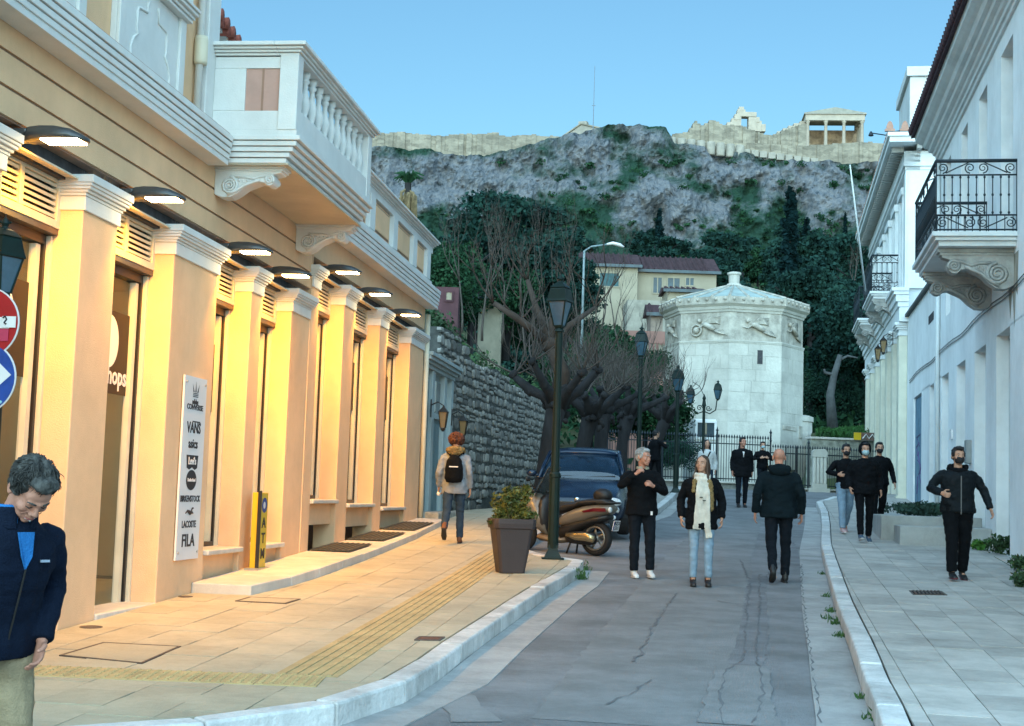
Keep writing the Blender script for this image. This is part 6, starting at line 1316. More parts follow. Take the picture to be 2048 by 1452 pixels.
for sgn in (-1,1):
    MB().add([(-.26,sgn*.165,.78),(-.05,sgn*.203,.775),(.16,sgn*.222,.72),(.13,sgn*.222,.695),(-.05,sgn*.205,.72),(-.27,sgn*.165,.725)], [(0,1,2,3,4,5)]).build('tail_light', M_red, scr)
    MB().ell((-.315,sgn*.11,.755), (.035,.04,.05), 10, 7).build('indicator', M_head, scr, smooth=True)
    MB().tube([(1.10,sgn*.12,1.02),(1.06,sgn*.30,1.03),(1.03,sgn*.36,1.02)], [.018,.018,.026], 7).build('handlebar', M_plas, scr, smooth=True); MB().tube([(1.10,sgn*.22,1.05),(1.16,sgn*.30,1.20)], .008, 5).ell((1.16,sgn*.33,1.22), (.02,.07,.045), 10, 6).build('mirror', M_plas, scr, smooth=True)
    MB().tube([(1.48,sgn*.09,.29),(1.38,sgn*.09,.62)], .028, 7).build('fork', M_plas, scr, smooth=True)
    MB().tube([(.48,sgn*.15,.02),(.42,sgn*.1,.25)], .018, 5).build('centre_stand', M_plas, scr, smooth=True)
shell('engine_cover', [(-.06,.05,.20,.36),(.0,.085,.18,.38),(.2,.085,.17,.40),(.42,.08,.19,.38),(.5,.05,.24,.34)], M_plas).location.y = .13
MB().tube([(-.10,.235,.27),(.05,.24,.31),(.25,.235,.30),(.45,.22,.33)], [(.03,.055),(.035,.075),(.03,.06),(.02,.03)], 10).build('casing_trim', mat('gold_metal', (.40,.33,.20), .25, metal=.8), scr, smooth=True)
MB().tube([(-.12,-.20,.34),(.05,-.20,.32),(.35,-.18,.26)], [.06,.075,.045], 10).build('exhaust', M_steel, scr, smooth=True)
shell('footboard', [(.5,.16,.20,.30),(.75,.22,.17,.27),(1.05,.2,.20,.34)], mat('board_bronze', (.16,.12,.08), .4)); shell('leg_shield', [(.92,.16,.28,.6),(1.02,.24,.30,.92),(1.16,.27,.42,1.0),(1.30,.22,.52,.98),(1.42,.12,.62,.86)], M_sc); shell('inner_shield', [(.90,.15,.32,.86),(.96,.22,.30,.96),(1.03,.23,.32,.98)], M_plas)
shell('front_mudguard', [(1.22,.05,.52,.56),(1.32,.085,.54,.63),(1.5,.085,.55,.64),(1.68,.05,.44,.52)], M_sc); shell('headlamp', [(1.30,.12,.70,.86),(1.42,.10,.72,.84)], M_head)
ws = MB(); ws.ring_tube([[Vector((1.30-.02*0, -.14+.28*k/6*1., 0)) for k in range(7)]]) if False else None
W_ = []; 
for j in range(6):
    t = j/5; hw = .19*(1-.25*t*t)+.03*t; W_.append([Vector((1.22-.27*t-(.10*((k-4)/4)**2), hw*(k-4)/4, .94+.50*t)) for k in range(9)])
mb = MB(); mb.v = [tuple(p) for r in W_ for p in r]; mb.f = [(j*9+k, j*9+k+1, (j+1)*9+k+1, (j+1)*9+k) for j in range(5) for k in range(8)]
wo_ = mb.build('windscreen', mat('smoked_screen', (.05,.055,.05), .15, .2, 2, alpha=.75), scr, smooth=True); so_m = wo_.modifiers.new('thick', 'SOLIDIFY'); so_m.thickness = .006
PM = Matrix.Translation((-.37,0,.50)) @ Matrix.Rotation(-.22,4,'Y'); MB().box(-.005,.005,-.095,.095,-.085,.085).xf(PM).build('number_plate', M_board, scr); MB().tube([(-.15,0,.62),(-.26,0,.58),(-.35,0,.44)], [(.05,.02),(.09,.015),(.06,.012)], 6).build('plate_holder', M_plas, scr)
pt_ = [o for o in scr.children if o.name.startswith('number_plate')][0]
for tx, z in (('BZX', .04), ('531', -.04)):
    t = text_mb(tx, .085, .001, True); t.xf(PM @ Matrix(((0,0,-1,-.008),(-1,0,0,-.01),(0,1,0,z),(0,0,0,1)))).build('plate_lettering', M_ink, pt_)
MB().box(-.0065,-.0052,.066,.093,-.08,.08).xf(PM).build('blue_band', MATS['blue_logo'], pt_)
# ================================================================ PEOPLE
M_skin = mat('skin', (.46,.25,.17), .6, .06, 9, .1, 60); M_skin2 = mat('skin_ruddy', (.42,.20,.14), .6, .10, 12, .15, 70); M_eye = mat('eye', (.03,.02,.015), .3); M_eyew = mat('eye_white', (.55,.52,.48), .4); M_lip = mat('lip', (.28,.09,.08), .5); M_teeth = mat('teeth', (.6,.56,.5), .4)
def cloth(name, col, rough=.85, var=.15, scale=8., b=.4): return mat(name, tuple(c*(.45 if max(col) < .06 else 1) for c in col), rough, var, scale, b, 120, spec=.12)
def fuse(mb, voxel, smooth=4, name='m'):
    me = mb.mesh('fuse_src'); o = bpy.data.objects.new('fuse_src', me); C.objects.link(o)
    r = o.modifiers.new('r', 'REMESH'); r.mode = 'VOXEL'; r.voxel_size = voxel
    if smooth: s = o.modifiers.new('s', 'SMOOTH'); s.factor = .5; s.iterations = smooth
    dg = bpy.context.evaluated_depsgraph_get(); m2 = bpy.data.meshes.new_from_object(o.evaluated_get(dg)); bpy.data.objects.remove(o); bpy.data.meshes.remove(me)
    m2.materials.clear(); return m2
def wrinkle(me, amp, sc, st=(1,1,1), seed=0):
    n = len(me.vertices); co = np.empty(n*3); me.vertices.foreach_get('co', co); co = co.reshape(-1, 3); no = np.empty(n*3); me.vertices.foreach_get('normal', no); no = no.reshape(-1, 3)
    d = np.array([mnoise.noise(Vector((c[0]*sc*st[0]+seed, c[1]*sc*st[1], c[2]*sc*st[2])))+.5*mnoise.noise(Vector((c[0]*sc*2.3*st[0], c[1]*sc*2.3*st[1]+seed, c[2]*sc*2.3*st[2]))) for c in co])
    co += no*(d*amp)[:, None]; me.vertices.foreach_set('co', co.reshape(-1)); me.update()
def put_mesh(me, name, m, parent):
    me.name = name; me.materials.append(m); me.polygons.foreach_set('use_smooth', [True]*len(me.polygons)); return link(name, me, parent)
def ik(sh, wr, hint, l1=.29, l2=.255):
    d = wr-sh; L = min(d.length, l1+l2-.003); d = d.normalized(); wr = sh+d*L; a = (l1*l1-l2*l2+L*L)/(2*L); h = sqrt(max(0, l1*l1-a*a)); pr = (hint-d*hint.dot(d)).normalized(); return sh+d*a+pr*h, wr
def hand(mb, w, d, palm_n, curl=.5, spread=.12, s=1., thumb_side=1):
    """w wrist, d forearm direction, palm_n the palm normal"""
    d = d.normalized(); n = (palm_n-d*palm_n.dot(d)).normalized(); t = d.cross(n).normalized()*thumb_side
    mb.tube([w-d*.02, w+d*.025*s, w+d*.06*s, w+d*.092*s], [(.026*s,.020*s),(.035*s,.017*s),(.041*s,.016*s),(.038*s,.014*s)], 8, up=n)
    for i, (o, L) in enumerate(((.028,.072),(.010,.080),(-.009,.074),(-.027,.058))):
        p = w+d*.085*s+t*o*s; dd = (d+t*(o*spread*8)).normalized(); pts = [p-dd*.01, p]; q = p; a = 0
        for k, f in enumerate((.45,.32,.23)): a += curl*(1.0 if k else .7); v = dd*cos(a)+n*sin(a); q = q+v*L*f*s; pts.append(q)
        mb.tube(pts, [.0095*s,.0095*s,.009*s,.008*s,.0068*s], 6)
    p = w+d*.03*s+t*.032*s; v = (d*.6+t*.7+n*.25).normalized(); p2 = p+v*.035*s; v2 = (d*.85+t*.15+n*(.2+curl*.5)).normalized(); mb.tube([p-v*.01, p, p2, p2+v2*.028*s, p2+(v2+n*curl*.4).normalized()*.05*s], [.013*s,.0135*s,.0115*s,.010*s,.008*s], 6)
def head_mb(mb, M, s=1., jaw=1., age=0):
    E = lambda c, r: mb.ell(M @ Vector([v*s for v in c]), tuple(v*s for v in r), 16, 10, M.to_3x3())
    T = lambda pts, r: mb.tube([M @ (Vector(p)*s) for p in pts], [q*s for q in r], 8)
    E((0,-.012,.035), (.076,.094,.085)); E((0,.030,-.02), (.062,.066,.085)); E((0,.048,-.07), (.047*jaw,.042,.038)); E((0,.076,-.093), (.021*jaw,.018,.018))
    E((0,.062,.035), (.055,.030,.04)); T([(-.045,.080,.022),(0,.092,.020),(.045,.080,.022)], [.011,.013,.011])       # brow
    T([(0,.094,.012),(0,.104,-.008),(0,.114,-.028)], [.008,.010,.014]); E((-.013,.100,-.032), (.010,.011,.008)); E((.013,.100,-.032), (.010,.011,.008))
    E((-.040,.062,-.025), (.024,.026,.024)); E((.040,.062,-.025), (.024,.026,.024)); T([(-.022,.088,-.057),(0,.097,-.055),(.022,.088,-.057)], [.007,.011,.007]); T([(-.018,.087,-.070),(0,.094,-.071),(.018,.087,-.070)], [.006,.010,.006])
    for sg in (-1, 1): E((sg*.078,-.008,-.008), (.009,.020,.033)); T([(sg*.080,.0,.018),(sg*.086,-.018,.02),(sg*.086,-.022,-.01),(sg*.079,-.006,-.035)], [.005,.006,.006,.006])
def person(name_label, loc, face, H=1.75, legs=((12,8),(-14,20)), lean=0., arms=None, head=(0,0), skin=None, voxel=.009, cv=.013, top=None, pants=None, shoes=None, hairf=None, extra=None, shut=False, wide=1., group=None, sex='m', mouth=True, mask=None, handc=(.5,.5), jl=-.10, roll=0.):
    s = H/1.75; rt = empty('person', loc, -rad(face), name_label, 'person', group); rt.scale = (s, s, s); J = {}
    # legs
    lj = []
    for sg, (a, b) in zip((1, -1), legs):
        a, b = rad(a), rad(b); hp = Vector((sg*.092, 0, 0)); kn = hp+Vector((sg*.012, sin(a), -cos(a)))*.44; an = kn+Vector((sg*.002, sin(a-b), -cos(a-b)))*.42; pit = max(-.1, (b-a)*.9) if (a-b) < -.15 else (-.15 if a > .25 else 0); lj.append([hp, kn, an, pit])
    low = min(l[2].z-(.085+.10*max(0, sin(l[3]))) for l in lj); hz = -low
    for l in lj:
        for k in range(3): l[k].z += hz
    Rl = Matrix.Rotation(-rad(lean), 3, 'X'); pv = Vector((0,0,hz)); tp = lambda v: pv+Rl @ Vector(v)
    neck = tp((0,.0,.50)); hc = neck+(Rl @ Matrix.Rotation(-rad(head[1])*.5, 3, 'X')) @ Vector((0,.025,.155)); HM = Matrix.Translation(hc) @ (Rl @ Matrix.Rotation(rad(-head[0]), 3, 'Z') @ Matrix.Rotation(-rad(head[1]), 3, 'X') @ Matrix.Rotation(rad(roll), 3, 'Y')).to_4x4()
    J.update(hz=hz, tp=tp, neck=neck, HM=HM, legs=lj, rt=rt, Rl=Rl)
    arms = arms or (((.06,.06,-.52),(.3,-1,0)), ((.06,-.04,-.52),(.3,-1,0))); aj = []
    for sg, (w, hint) in zip((1, -1), arms):
        sh = tp((sg*.175*wide, -.005, .445)); wr = sh+Rl @ Vector((sg*w[0], w[1], w[2])); el, wr = ik(sh, wr, Vector((sg*hint[0], hint[1], hint[2]))); aj.append((sh, el, wr))
    J['arms'] = aj
    b = MB(); b.tube([tp((0,0,-.06)), tp((0,0,.05)), tp((0,.01,.18)), tp((0,.01,.33)), tp((0,0,.43)), tp((0,0,.475))], [(.15,.10),(.15,.105),(.125,.09),(.15,.105),(.118,.08),(.065,.055)], 14, up=Rl @ Vector((0,1,0)))
    b.tube([tp((0,-.005,.44)), neck+Vector((0,.0,.02)), hc+HM.to_3x3() @ Vector((0,-.02,-.03))], [.062,.054,.056], 10)
    for l in lj: b.tube([l[0], l[0].lerp(l[1], .5), l[1], l[1].lerp(l[2], .35), l[2]], [.082,.07,.052,.052,.036], 8); b.tube([l[2]+Vector((0,-.04,-.03)), l[2]+Vector((0,.08,-.05))], .032, 6)
    for i, (sh, el, wr) in enumerate(aj):
        sg = 1-2*i; b.tube([sh+Vector((0,0,-.02)), sh.lerp(el, .5), el, el.lerp(wr, .4), wr], [.034,.040,.037,.036,.025], 8); pn = (Vector((-sg,0,0)) if abs((wr-el).normalized().x) < .8 else Vector((0,-1,0))); pn = (handc[2+i] if len(handc) > 2 and handc[2+i] else pn)
        hand(b, wr, (wr-el), Vector(pn), handc[i], thumb_side=(1 if sg > 0 else -1))
    head_mb(b, HM); me = fuse(b, voxel, 2); bo = put_mesh(me, 'body', skin or M_skin, rt)
    h3 = HM.to_3x3(); hp = lambda x, y, z: HM @ Vector((x, y, z))
    for sg in (-1, 1):
        if shut: MB().tube([hp(sg*.018,.090,.002), hp(sg*.031,.0925,-.003), hp(sg*.045,.084,.001)], [.0018,.003,.0018], 5).build('closed_eyelid', M_eye, rt, smooth=True)
        e = MB().ell(hp(sg*.031,.0815-(.012 if shut else 0),.004), (.0125,.008,.0065), 8, 5, h3).build('eye', M_eyew, rt, smooth=True); MB().ell(hp(sg*.031,.0875-(.012 if shut else 0),.003), (.0058,.004,.0058), 8, 5, h3).build('iris', M_eye, e, smooth=True)
        MB().tube([hp(sg*.014,.0985,.024), hp(sg*.032,.096,.030), hp(sg*.048,.082,.024)], [.0035,.0045,.003], 5).build('eyebrow', hairf[1] if hairf else M_eye, rt, smooth=True)
    if not mask and mouth: MB().tube([hp(-.024,.0925,-.0635), hp(-.008,.1035,-.062), hp(.008,.1035,-.062), hp(.024,.0925,-.0635)], [.0025,.005,.005,.0025], 6).build('lips', M_lip, rt, smooth=True)
    if mask:
        mk = MB(); rows = []
        for zz, yy, ww in ((-.018,.120,.056),(-.035,.128,.064),(-.06,.122,.066),(-.085,.108,.058),(-.105,.09,.04)): rows.append([hp(ww*sin(a)*1.08, yy*cos(a)*.98+.0, zz+.012*abs(sin(a))) for a in np.linspace(-1.25, 1.25, 11)])
        mk.v = [tuple(p) for r in rows for p in r]; mk.f = [(j*11+k, j*11+k+1, (j+1)*11+k+1, (j+1)*11+k) for j in range(4) for k in range(10)]
        o = mk.build('face_mask', mask, rt, smooth=True); so_m = o.modifiers.new('t', 'SOLIDIFY'); so_m.thickness = .004
    # clothes
    if pants:
        m, fit, hem = pants; p = MB(); p.tube([tp((0,0,.13)), tp((0,0,.03)), tp((0,0,-.07)), pv+Vector((0,0,-.12))], [(.155*wide,.115),(.172*wide,.125),(.17*wide,.125),(.13,.09)], 14, up=Vector((0,1,0)))
        for l in lj:
            k2 = l[1].lerp(l[2], .5); an = l[2].lerp(l[1], .02+hem); p.tube([l[0]+Vector((0,0,.02)), l[0].lerp(l[1], .4), l[1], k2, an], [.098*fit*max(1,wide*.97),.087*fit,.068*fit,.062*fit,.056*fit], 10)
        me = fuse(p, cv, 3); wrinkle(me, .009, 9, (1,1,1.8), 3); put_mesh(me, 'trousers', m, rt)
    if shoes:
        for l in lj:
            an = l[2]; Rf = Matrix.Rotation(-l[3], 3, 'X'); q = lambda x, y, z: an+Rf @ Vector((x, y, z)); sh = MB()
            sh.tube([q(0,-.055,-.045), q(0,-.01,-.035), q(0,.07,-.045), q(0,.14,-.058), q(0,.175,-.064)], [(.030,.036),(.037,.045),(.042,.036),(.043,.026),(.030,.018)], 10, up=(0,0,1)); sh.tube([q(0,-.02,-.04), q(0,-.01,.03+shoes[2])], [.044,.046], 8)
            o = put_mesh(fuse(sh, .011, 2), 'shoe', shoes[0], rt)
            MB().tube([q(0,-.075,-.076), q(0,.0,-.078), q(0,.09,-.078), q(0,.178,-.074)], [(.030,.012),(.036,.011),(.046,.011),(.030,.010)], 10, up=(0,0,1)).build('sole', shoes[1], o, smooth=True)
    if top:
        m, fat, ln = top[:3]; j = MB(); zz = [(ln,.186,.142),(ln*.4+.0,.182,.138),(.08,.168,.125),(.2,.165,.123),(.32,.182,.132),(.395,.178,.118),(.44,.145,.098),(.475,.10,.08),(.505,.066,.066)]
        j.tube([tp((0,.0,z)) for z, a, c in zz], [(a*fat*wide,c*fat) for z, a, c in zz], 16, up=Rl @ Vector((0,1,0)))
        for i, (sh, el, wr) in enumerate(aj): w2 = el.lerp(wr, .97); j.tube([sh+Vector((-(1-2*i)*.05,0,-.01)), sh+Vector(((1-2*i)*.0,0,-.03)), sh.lerp(el, .45), el, el.lerp(wr, .5), w2], [.045*fat,.056*fat,.058*fat,.053*fat,.048*fat,.041*fat], 10)
        me = fuse(j, cv, 4); wrinkle(me, top[3] if len(top) > 3 else .010, 10, (1,1,1.6), 1); put_mesh(me, top[4] if len(top) > 4 else 'jacket', m, rt)
    if hairf: hairf[0](rt, HM, hairf[1])
    if extra: extra(rt, J, HM)
    return rt
def hair_short(rt, HM, m, amp=.006, top=.0, fwd=.02):
    b = MB(); h3 = HM.to_3x3(); E = lambda c, r: b.ell(HM @ Vector(c), r, 16, 10, h3)
    E((0,-.022,.052+top), (.082,.092,.080)); E((0,-.045,.005), (.080,.068,.075)); E((0,.035+fwd*.5,.098+top), (.058,.042,.030))
    E((-.070,.0,.03), (.016,.045,.045)); E((.070,.0,.03), (.016,.045,.045)); me = fuse(b, .006, 2); wrinkle(me, amp, 28, (1,1,1)); wrinkle(me, amp*.5, 70); put_mesh(me, 'hair', m, rt)
def strands(rt, HM, m, n=900, L=.07, seed=2, r0=.0022):
    g = np.random.default_rng(seed); b = MB()
    for _ in range(n):
        d = g.normal(size=3); d /= np.linalg.norm(d)
        if d[2] < -.1 or (d[1] > .45 and d[2] < .55): continue
        p = Vector((d[0]*.080, -.022+d[1]*.092, .050+d[2]*.080)); fl = Vector((d[0]*.5+g.normal()*.25, .65+g.normal()*.35, -.45+g.normal()*.3)) if d[1] > -.2 else Vector((d[0]*.3+g.normal()*.3, -.2+g.normal()*.2, -1.)); o = Vector(d)
        fl = (fl-o*fl.dot(o)*.75).normalized(); q = [p, p+fl*L*.35+o*.008, p+fl*L*.7+o*.010, p+fl*L+o*.002*g.normal()]; b.tube([HM @ v for v in q], [r0, r0*1.3, r0, r0*.4], 3)
    me = b.mesh('hair_strands', m, True); link('hair_strands', me, rt)
def hair_curly(rt, HM, m):
    b = MB(); g = np.random.default_rng(3); h3 = HM.to_3x3()
    b.ell(HM @ Vector((0,-.03,.04)), (.095,.10,.09), 14, 8, h3)
    for _ in range(240):
        d = g.normal(size=3); d /= np.linalg.norm(d)
        if d[1] > .55 and d[2] < .4: continue
        if d[2] < -.75: continue
        q = HM @ Vector((d[0]*.115, -.02+d[1]*.115, .045+d[2]*.10)); b.ell(q, .018+.010*g.random(), 6, 4)
    me = b.mesh('hair', None, True); me.materials.append(m); link('hair', me, rt)
def hair_long(rt, HM, m):
    b = MB(); h3 = HM.to_3x3(); b.ell(HM @ Vector((0,-.022,.045)), (.084,.094,.082), 16, 10, h3); b.ell(HM @ Vector((0,-.05,-.02)), (.085,.065,.10), 14, 8, h3)
    for i in range(26):
        a = pi*(-.12+1.24*i/25)+pi; x, y = cos(a)*.082, sin(a)*.082-.01; w = .02*((i*37) % 7)/7
        b.tube([HM @ Vector((x*.8,y*.8,.07)), HM @ Vector((x,y,0)), HM @ Vector((x*1.08,y*1.02,-.10)), HM @ Vector((x*1.3+w,y*1.05+.01,-.20)), HM @ Vector((x*1.35-w,y*1.0+.02,-.30-w*2))], [.016,.02,.02,.018,.006], 5)
    me = fuse(b, .008, 1); wrinkle(me, .006, 30, (1,1,.4)); put_mesh(me, 'hair', m, rt)
Hgrey = mat('hair_grey', (.055,.055,.052), .7, .6, 30, .4, 90, stretch=(1,1,.4), spec=.15); Hwhite = mat('hair_white', (.34,.34,.34), .7, .2, 30); Hred = mat('hair_auburn', (.075,.022,.010), .7, .3, 30); Hbrown = mat('hair_brown', (.045,.025,.015), .6, .35, 30); Hblk = mat('hair_black', (.008,.008,.010), .5, .3, 30)
Cnavy = cloth('navy_fleece', (.008,.018,.045)); Cblk = cloth('black_cloth', (.008,.010,.014)); Cdk = cloth('dark_teal_coat', (.008,.020,.028)); Ckhaki = cloth('khaki_twill', (.27,.215,.135)); Cdenim = cloth('dark_denim', (.025,.045,.075)); Cden2 = cloth('very_dark_denim', (.012,.018,.028)); Clight = cloth('light_denim', (.20,.29,.38)); Cgrey = cloth('grey_parka', (.22,.24,.27)); Ccream = cloth('cream_knit', (.55,.52,.46)); Cfur = cloth('tan_fur', (.26,.18,.08), .95, .4, 30, 1.); Cwht = cloth('white_jacket', (.48,.50,.50))
Swhite = mat('white_trainer', (.6,.6,.6), .5); Sblk = mat('black_shoe', (.012,.012,.014), .5); Sred = mat('dark_red_shoe', (.10,.012,.02), .5); Sbrn = mat('brown_boot', (.14,.05,.02), .6); Ssole = mat('sole_dark', (.02,.02,.02), .8); Ssolew = mat('sole_white', (.5,.5,.5), .7); Mmaskb = mat('black_mask', (.012,.012,.015), .8); Mmaskl = mat('light_blue_mask', (.35,.50,.55), .8)
def collar(m, r=.075, h=.05, name='collar', open_=0., tilt=0.):
    def f(rt, J, HM):
        n = J['neck']; b = MB(); N = 18; P = []
        for k in range(N+1):
            a = pi/2+open_+(2*pi-2*open_)*k/N; P.append((cos(a), sin(a)))
        for (c0, s0), (c1, s1) in zip(P, P[1:]):
            b.hexa([(n.x+c0*r, n.y+s0*r*.9-.005, n.z-.045), (n.x+c1*r, n.y+s1*r*.9-.005, n.z-.045), (n.x+c1*(r+.02), n.y+s1*(r+.02)*.9, n.z-.05), (n.x+c0*(r+.02), n.y+s0*(r+.02)*.9, n.z-.05), (n.x+c0*r*.95, n.y+s0*r*.9, n.z+h), (n.x+c1*r*.95, n.y+s1*r*.9, n.z+h), (n.x+c1*(r+.016), n.y+s1*(r+.016)*.9, n.z+h-.005), (n.x+c0*(r+.016), n.y+s0*(r+.016)*.9, n.z+h-.005)])
        put_mesh(fuse(b, .008, 2), name, m, rt)
    return f
def hood(m, s=1., name='hood'):
    def f(rt, J, HM):
        n = J['neck']; b = MB(); b.ell(n+Vector((0,-.075*s,-.01)), (.125*s,.075*s,.075*s), 14, 8); b.tube([n+Vector((cos(a)*.095*s, sin(a)*.085*s, -.005-.03*sin(a))) for a in np.linspace(-.3, pi+.3, 10)], .028*s, 7); b.tube([n+Vector((cos(a)*.10*s, -sin(a)*.095*s, .02)) for a in np.linspace(-.3, pi+.3, 10)], .036*s, 7)
        me = fuse(b, .01, 3); wrinkle(me, .006, 16); put_mesh(me, name, m, rt)
    return f
def chain(*fs):
    def f(rt, J, HM):
        for q in fs: q(rt, J, HM)
    return f
def loc_at(px, py, off=0.): p = gnd(px, py, off); return (p.x, p.y, road(p.y)+off)
# 1 foreground man
def fg_extra(rt, J, HM):
    n = J['neck']; tp = J['tp']
    b = MB(); b.add([tuple(tp((-.035,.110,.47))), tuple(tp((.035,.110,.47))), tuple(tp((.022,.150,.38))), tuple(tp((.0,.157,.33))), tuple(tp((-.022,.150,.38)))], [(0,1,2,3,4)]); o = b.build('shirt_front', cloth('blue_shirt', (.02,.14,.38)), rt); s_ = o.modifiers.new('t','SOLIDIFY'); s_.thickness = .012
    MB().tube([tuple(tp((0,.156,.33))), tuple(tp((0,.150,.2))), tuple(tp((0,.140,.05))), tuple(tp((0,.135,-.06)))], .004, 5).build('zip', M_blk, rt)
    MB().box(-.020,.020,-.003,.003,-.005,.005).xf(Matrix.Translation(tp((-.085,.147,.36)))).build('chest_label', mat('label_grey', (.25,.30,.38), .6), rt)
    hp = lambda x, y, z: HM @ Vector((x, y, z)); MB().tube([hp(-.022,.0965,-.064), hp(0,.106,-.067), hp(.022,.0965,-.064)], [.002,.0045,.002], 5).build('teeth', M_teeth, rt)
    for sg in (-1,1): MB().tube([hp(sg*.030,.098,-.020), hp(sg*.042,.084,-.045), hp(sg*.038,.078,-.066)], [.0015,.0025,.0015], 4).build('smile_line', M_skin2, rt)
    # belt edge and watch
    MB().tube([tuple(J['arms'][0][2]+Vector((cos(a)*.032, sin(a)*.030, .0))) for a in np.linspace(0, 2*pi, 10)], .008, 5).build('watch', M_blk, rt)
fgD = 5.6; q = at(-22, 1290, fgD)
person('man in navy fleece and khaki trousers bowing his head, cut by the left picture edge', (q.x, fgD, road(fgD)-.03), 130, 1.66, legs=((-8,6),(10,4)), lean=15, shut=True, head=(4,38), arms=(((-.02,.13,-.44),(.9,-1,0)),((-.02,.13,-.44),(.9,-1,0))), skin=M_skin2, voxel=.0045, cv=.010, top=(Cnavy,1.10,-.06,.007,'fleece_pullover'), pants=(Ckhaki,1.05,.0), shoes=(Sbrn,Ssole,0), hairf=(lambda rt,HM,m: (hair_short(rt,HM,m,.009,.002,.03), strands(rt,HM,m,1500,.045,2,.0016)), Hgrey), extra=chain(collar(Cnavy,.078,.045,'collar',.35), collar(MATS['blue_shirt'] if 'blue_shirt' in MATS else cloth('blue_shirt',(.02,.14,.38)),.066,.055,'shirt_collar',.3), fg_extra), wide=1.05)
# 2 backpack woman
def bp_extra(rt, J, HM):
    tp = J['tp']; b = MB(); b.tube([tp((0,-.19,.02)), tp((0,-.20,.08)), tp((0,-.205,.22)), tp((0,-.195,.36)), tp((0,-.18,.44))], [(.12,.05),(.145,.075),(.145,.085),(.12,.07),(.06,.04)], 14, up=Vector((0,1,0)))
    me = fuse(b, .010, 2); wrinkle(me, .006, 14); bo = put_mesh(me, 'backpack', Cblk, rt)
    MB().box(-.07,.07,-.006,.006,-.008,.008).xf(Matrix.Translation(tp((0,-.292,.26)))).build('reflective_strip', M_board, bo)
    for sg in (-1,1): MB().tube([tp((sg*.06,-.15,.43)), tp((sg*.12,-.06,.49)), tp((sg*.12,.10,.42)), tp((sg*.13,.12,.25)), tp((sg*.14,-.08,.08))], [(.022,.008)]*5, 6).build('strap', Cblk, bo, smooth=True)
    n = J['neck']; b = MB(); b.tube([n+Vector((cos(a)*.12, sin(a)*.10-.03, .02-.03*sin(a))) for a in np.linspace(0, 2*pi, 16)], .042, 7); b.ell(n+Vector((0,-.09,.01)), (.13,.07,.07), 12, 8)
    me = fuse(b, .010, 2); wrinkle(me, .012, 40); put_mesh(me, 'fur_hood_trim', Cfur, rt)
    w = J['arms'][1][2]; MB().ell(w+Vector((.0,.03,-.11)), (.035,.03,.035), 8, 6).build('paper_cup', M_board, rt, smooth=True)
person('woman with curly auburn hair and black backpack walking away along the shops', loc_at(905,1087,KERB), 3, 1.70, legs=((8,4),(-16,34)), arms=(((.07,.04,-.52),(.3,-1,0)),((.08,.06,-.50),(.3,-1,0))), top=(Cgrey,1.12,-.16,.010,'parka'), pants=(Cdenim,1.0,0.), shoes=(Sbrn,Ssole,.06), hairf=(hair_curly,Hred), extra=bp_extra, head=(0,8))
# 3 grey haired man, hand to mouth
def gm_extra(rt, J, HM):
    collar(Cfur if False else cloth('cream_fleece', (.30,.28,.22)), .072, .035, 'fleece_collar', .25)(rt, J, HM); MB().box(-.014,.014,-.004,.004,-.03,.02).xf(Matrix.Translation(J['tp']((-.10,.15,-.08)))).build('tag', M_board, rt)
person('grey haired man in black jacket holding a hand to his mouth, white trainers', loc_at(1280,1155), 172, 1.74, legs=((6,4),(14,8)), arms=(((-.03,.30,-.02),(1,-.3,-1)),((-.10,.25,-.17),(1,-.2,-1))), handc=(1.1,.9), skin=M_skin2, head=(-38,2), top=(Cblk,1.13,-.12,.011), pants=(Cden2,1.05,0.), shoes=(Swhite,Ssolew,.0), hairf=(lambda rt,HM,m: (hair_short(rt,HM,m,.004,-.004), strands(rt,HM,m,700,.04)), Hwhite), extra=gm_extra, wide=1.08)
# 4 woman with scarf
def sc_extra(rt, J, HM):
    tp = J['tp']; n = J['neck']; b = MB(); b.tube([n+Vector((cos(a)*.085, sin(a)*.085+.01, .005+.012*sin(a*2))) for a in np.linspace(0, 2*pi, 16)], .034, 8); b.tube([n+Vector((cos(a)*.09, sin(a)*.10+.015, -.045)) for a in np.linspace(0, 2*pi, 16)], .032, 8)
    b.tube([tp((.03,.12,.44)), tp((.03,.165,.3)), tp((.035,.165,.1)), tp((.04,.16,-.08)), tp((.045,.15,-.20))], [(.05,.014),(.062,.014),(.07,.014),(.075,.012),(.08,.01)], 10, up=Vector((0,1,0))); b.tube([tp((-.04,.12,.42)), tp((-.05,.16,.28)), tp((-.055,.165,.05)), tp((-.07,.155,-.15)), tp((-.095,.14,-.31))], [(.04,.014),(.05,.014),(.05,.014),(.045,.012),(.05,.01)], 10, up=Vector((0,1,0)))
    me = fuse(b, .009, 2); wrinkle(me, .008, 22, (1.5,1,.5)); put_mesh(me, 'scarf', Ccream, rt)
    b = MB(); b.tube([tp((-.13,.12,.05)), tp((-.115,.125,.25)), tp((-.09,.10,.42)), tp((0,-.10,.50)), tp((.10,.10,.42)), tp((.12,.125,.28))], [.025,.035,.045,.05,.04,.02], 8); me = fuse(b, .010, 1); wrinkle(me, .014, 45); put_mesh(me, 'fur_trim', Cfur, rt)
    for sg in (-1,1): MB().box(-.02,.02,-.008,.008,-.006,.006).xf(Matrix.Translation(tp((sg*.02,.185,.20+.02*sg)))).build('toggle', M_blk, rt)
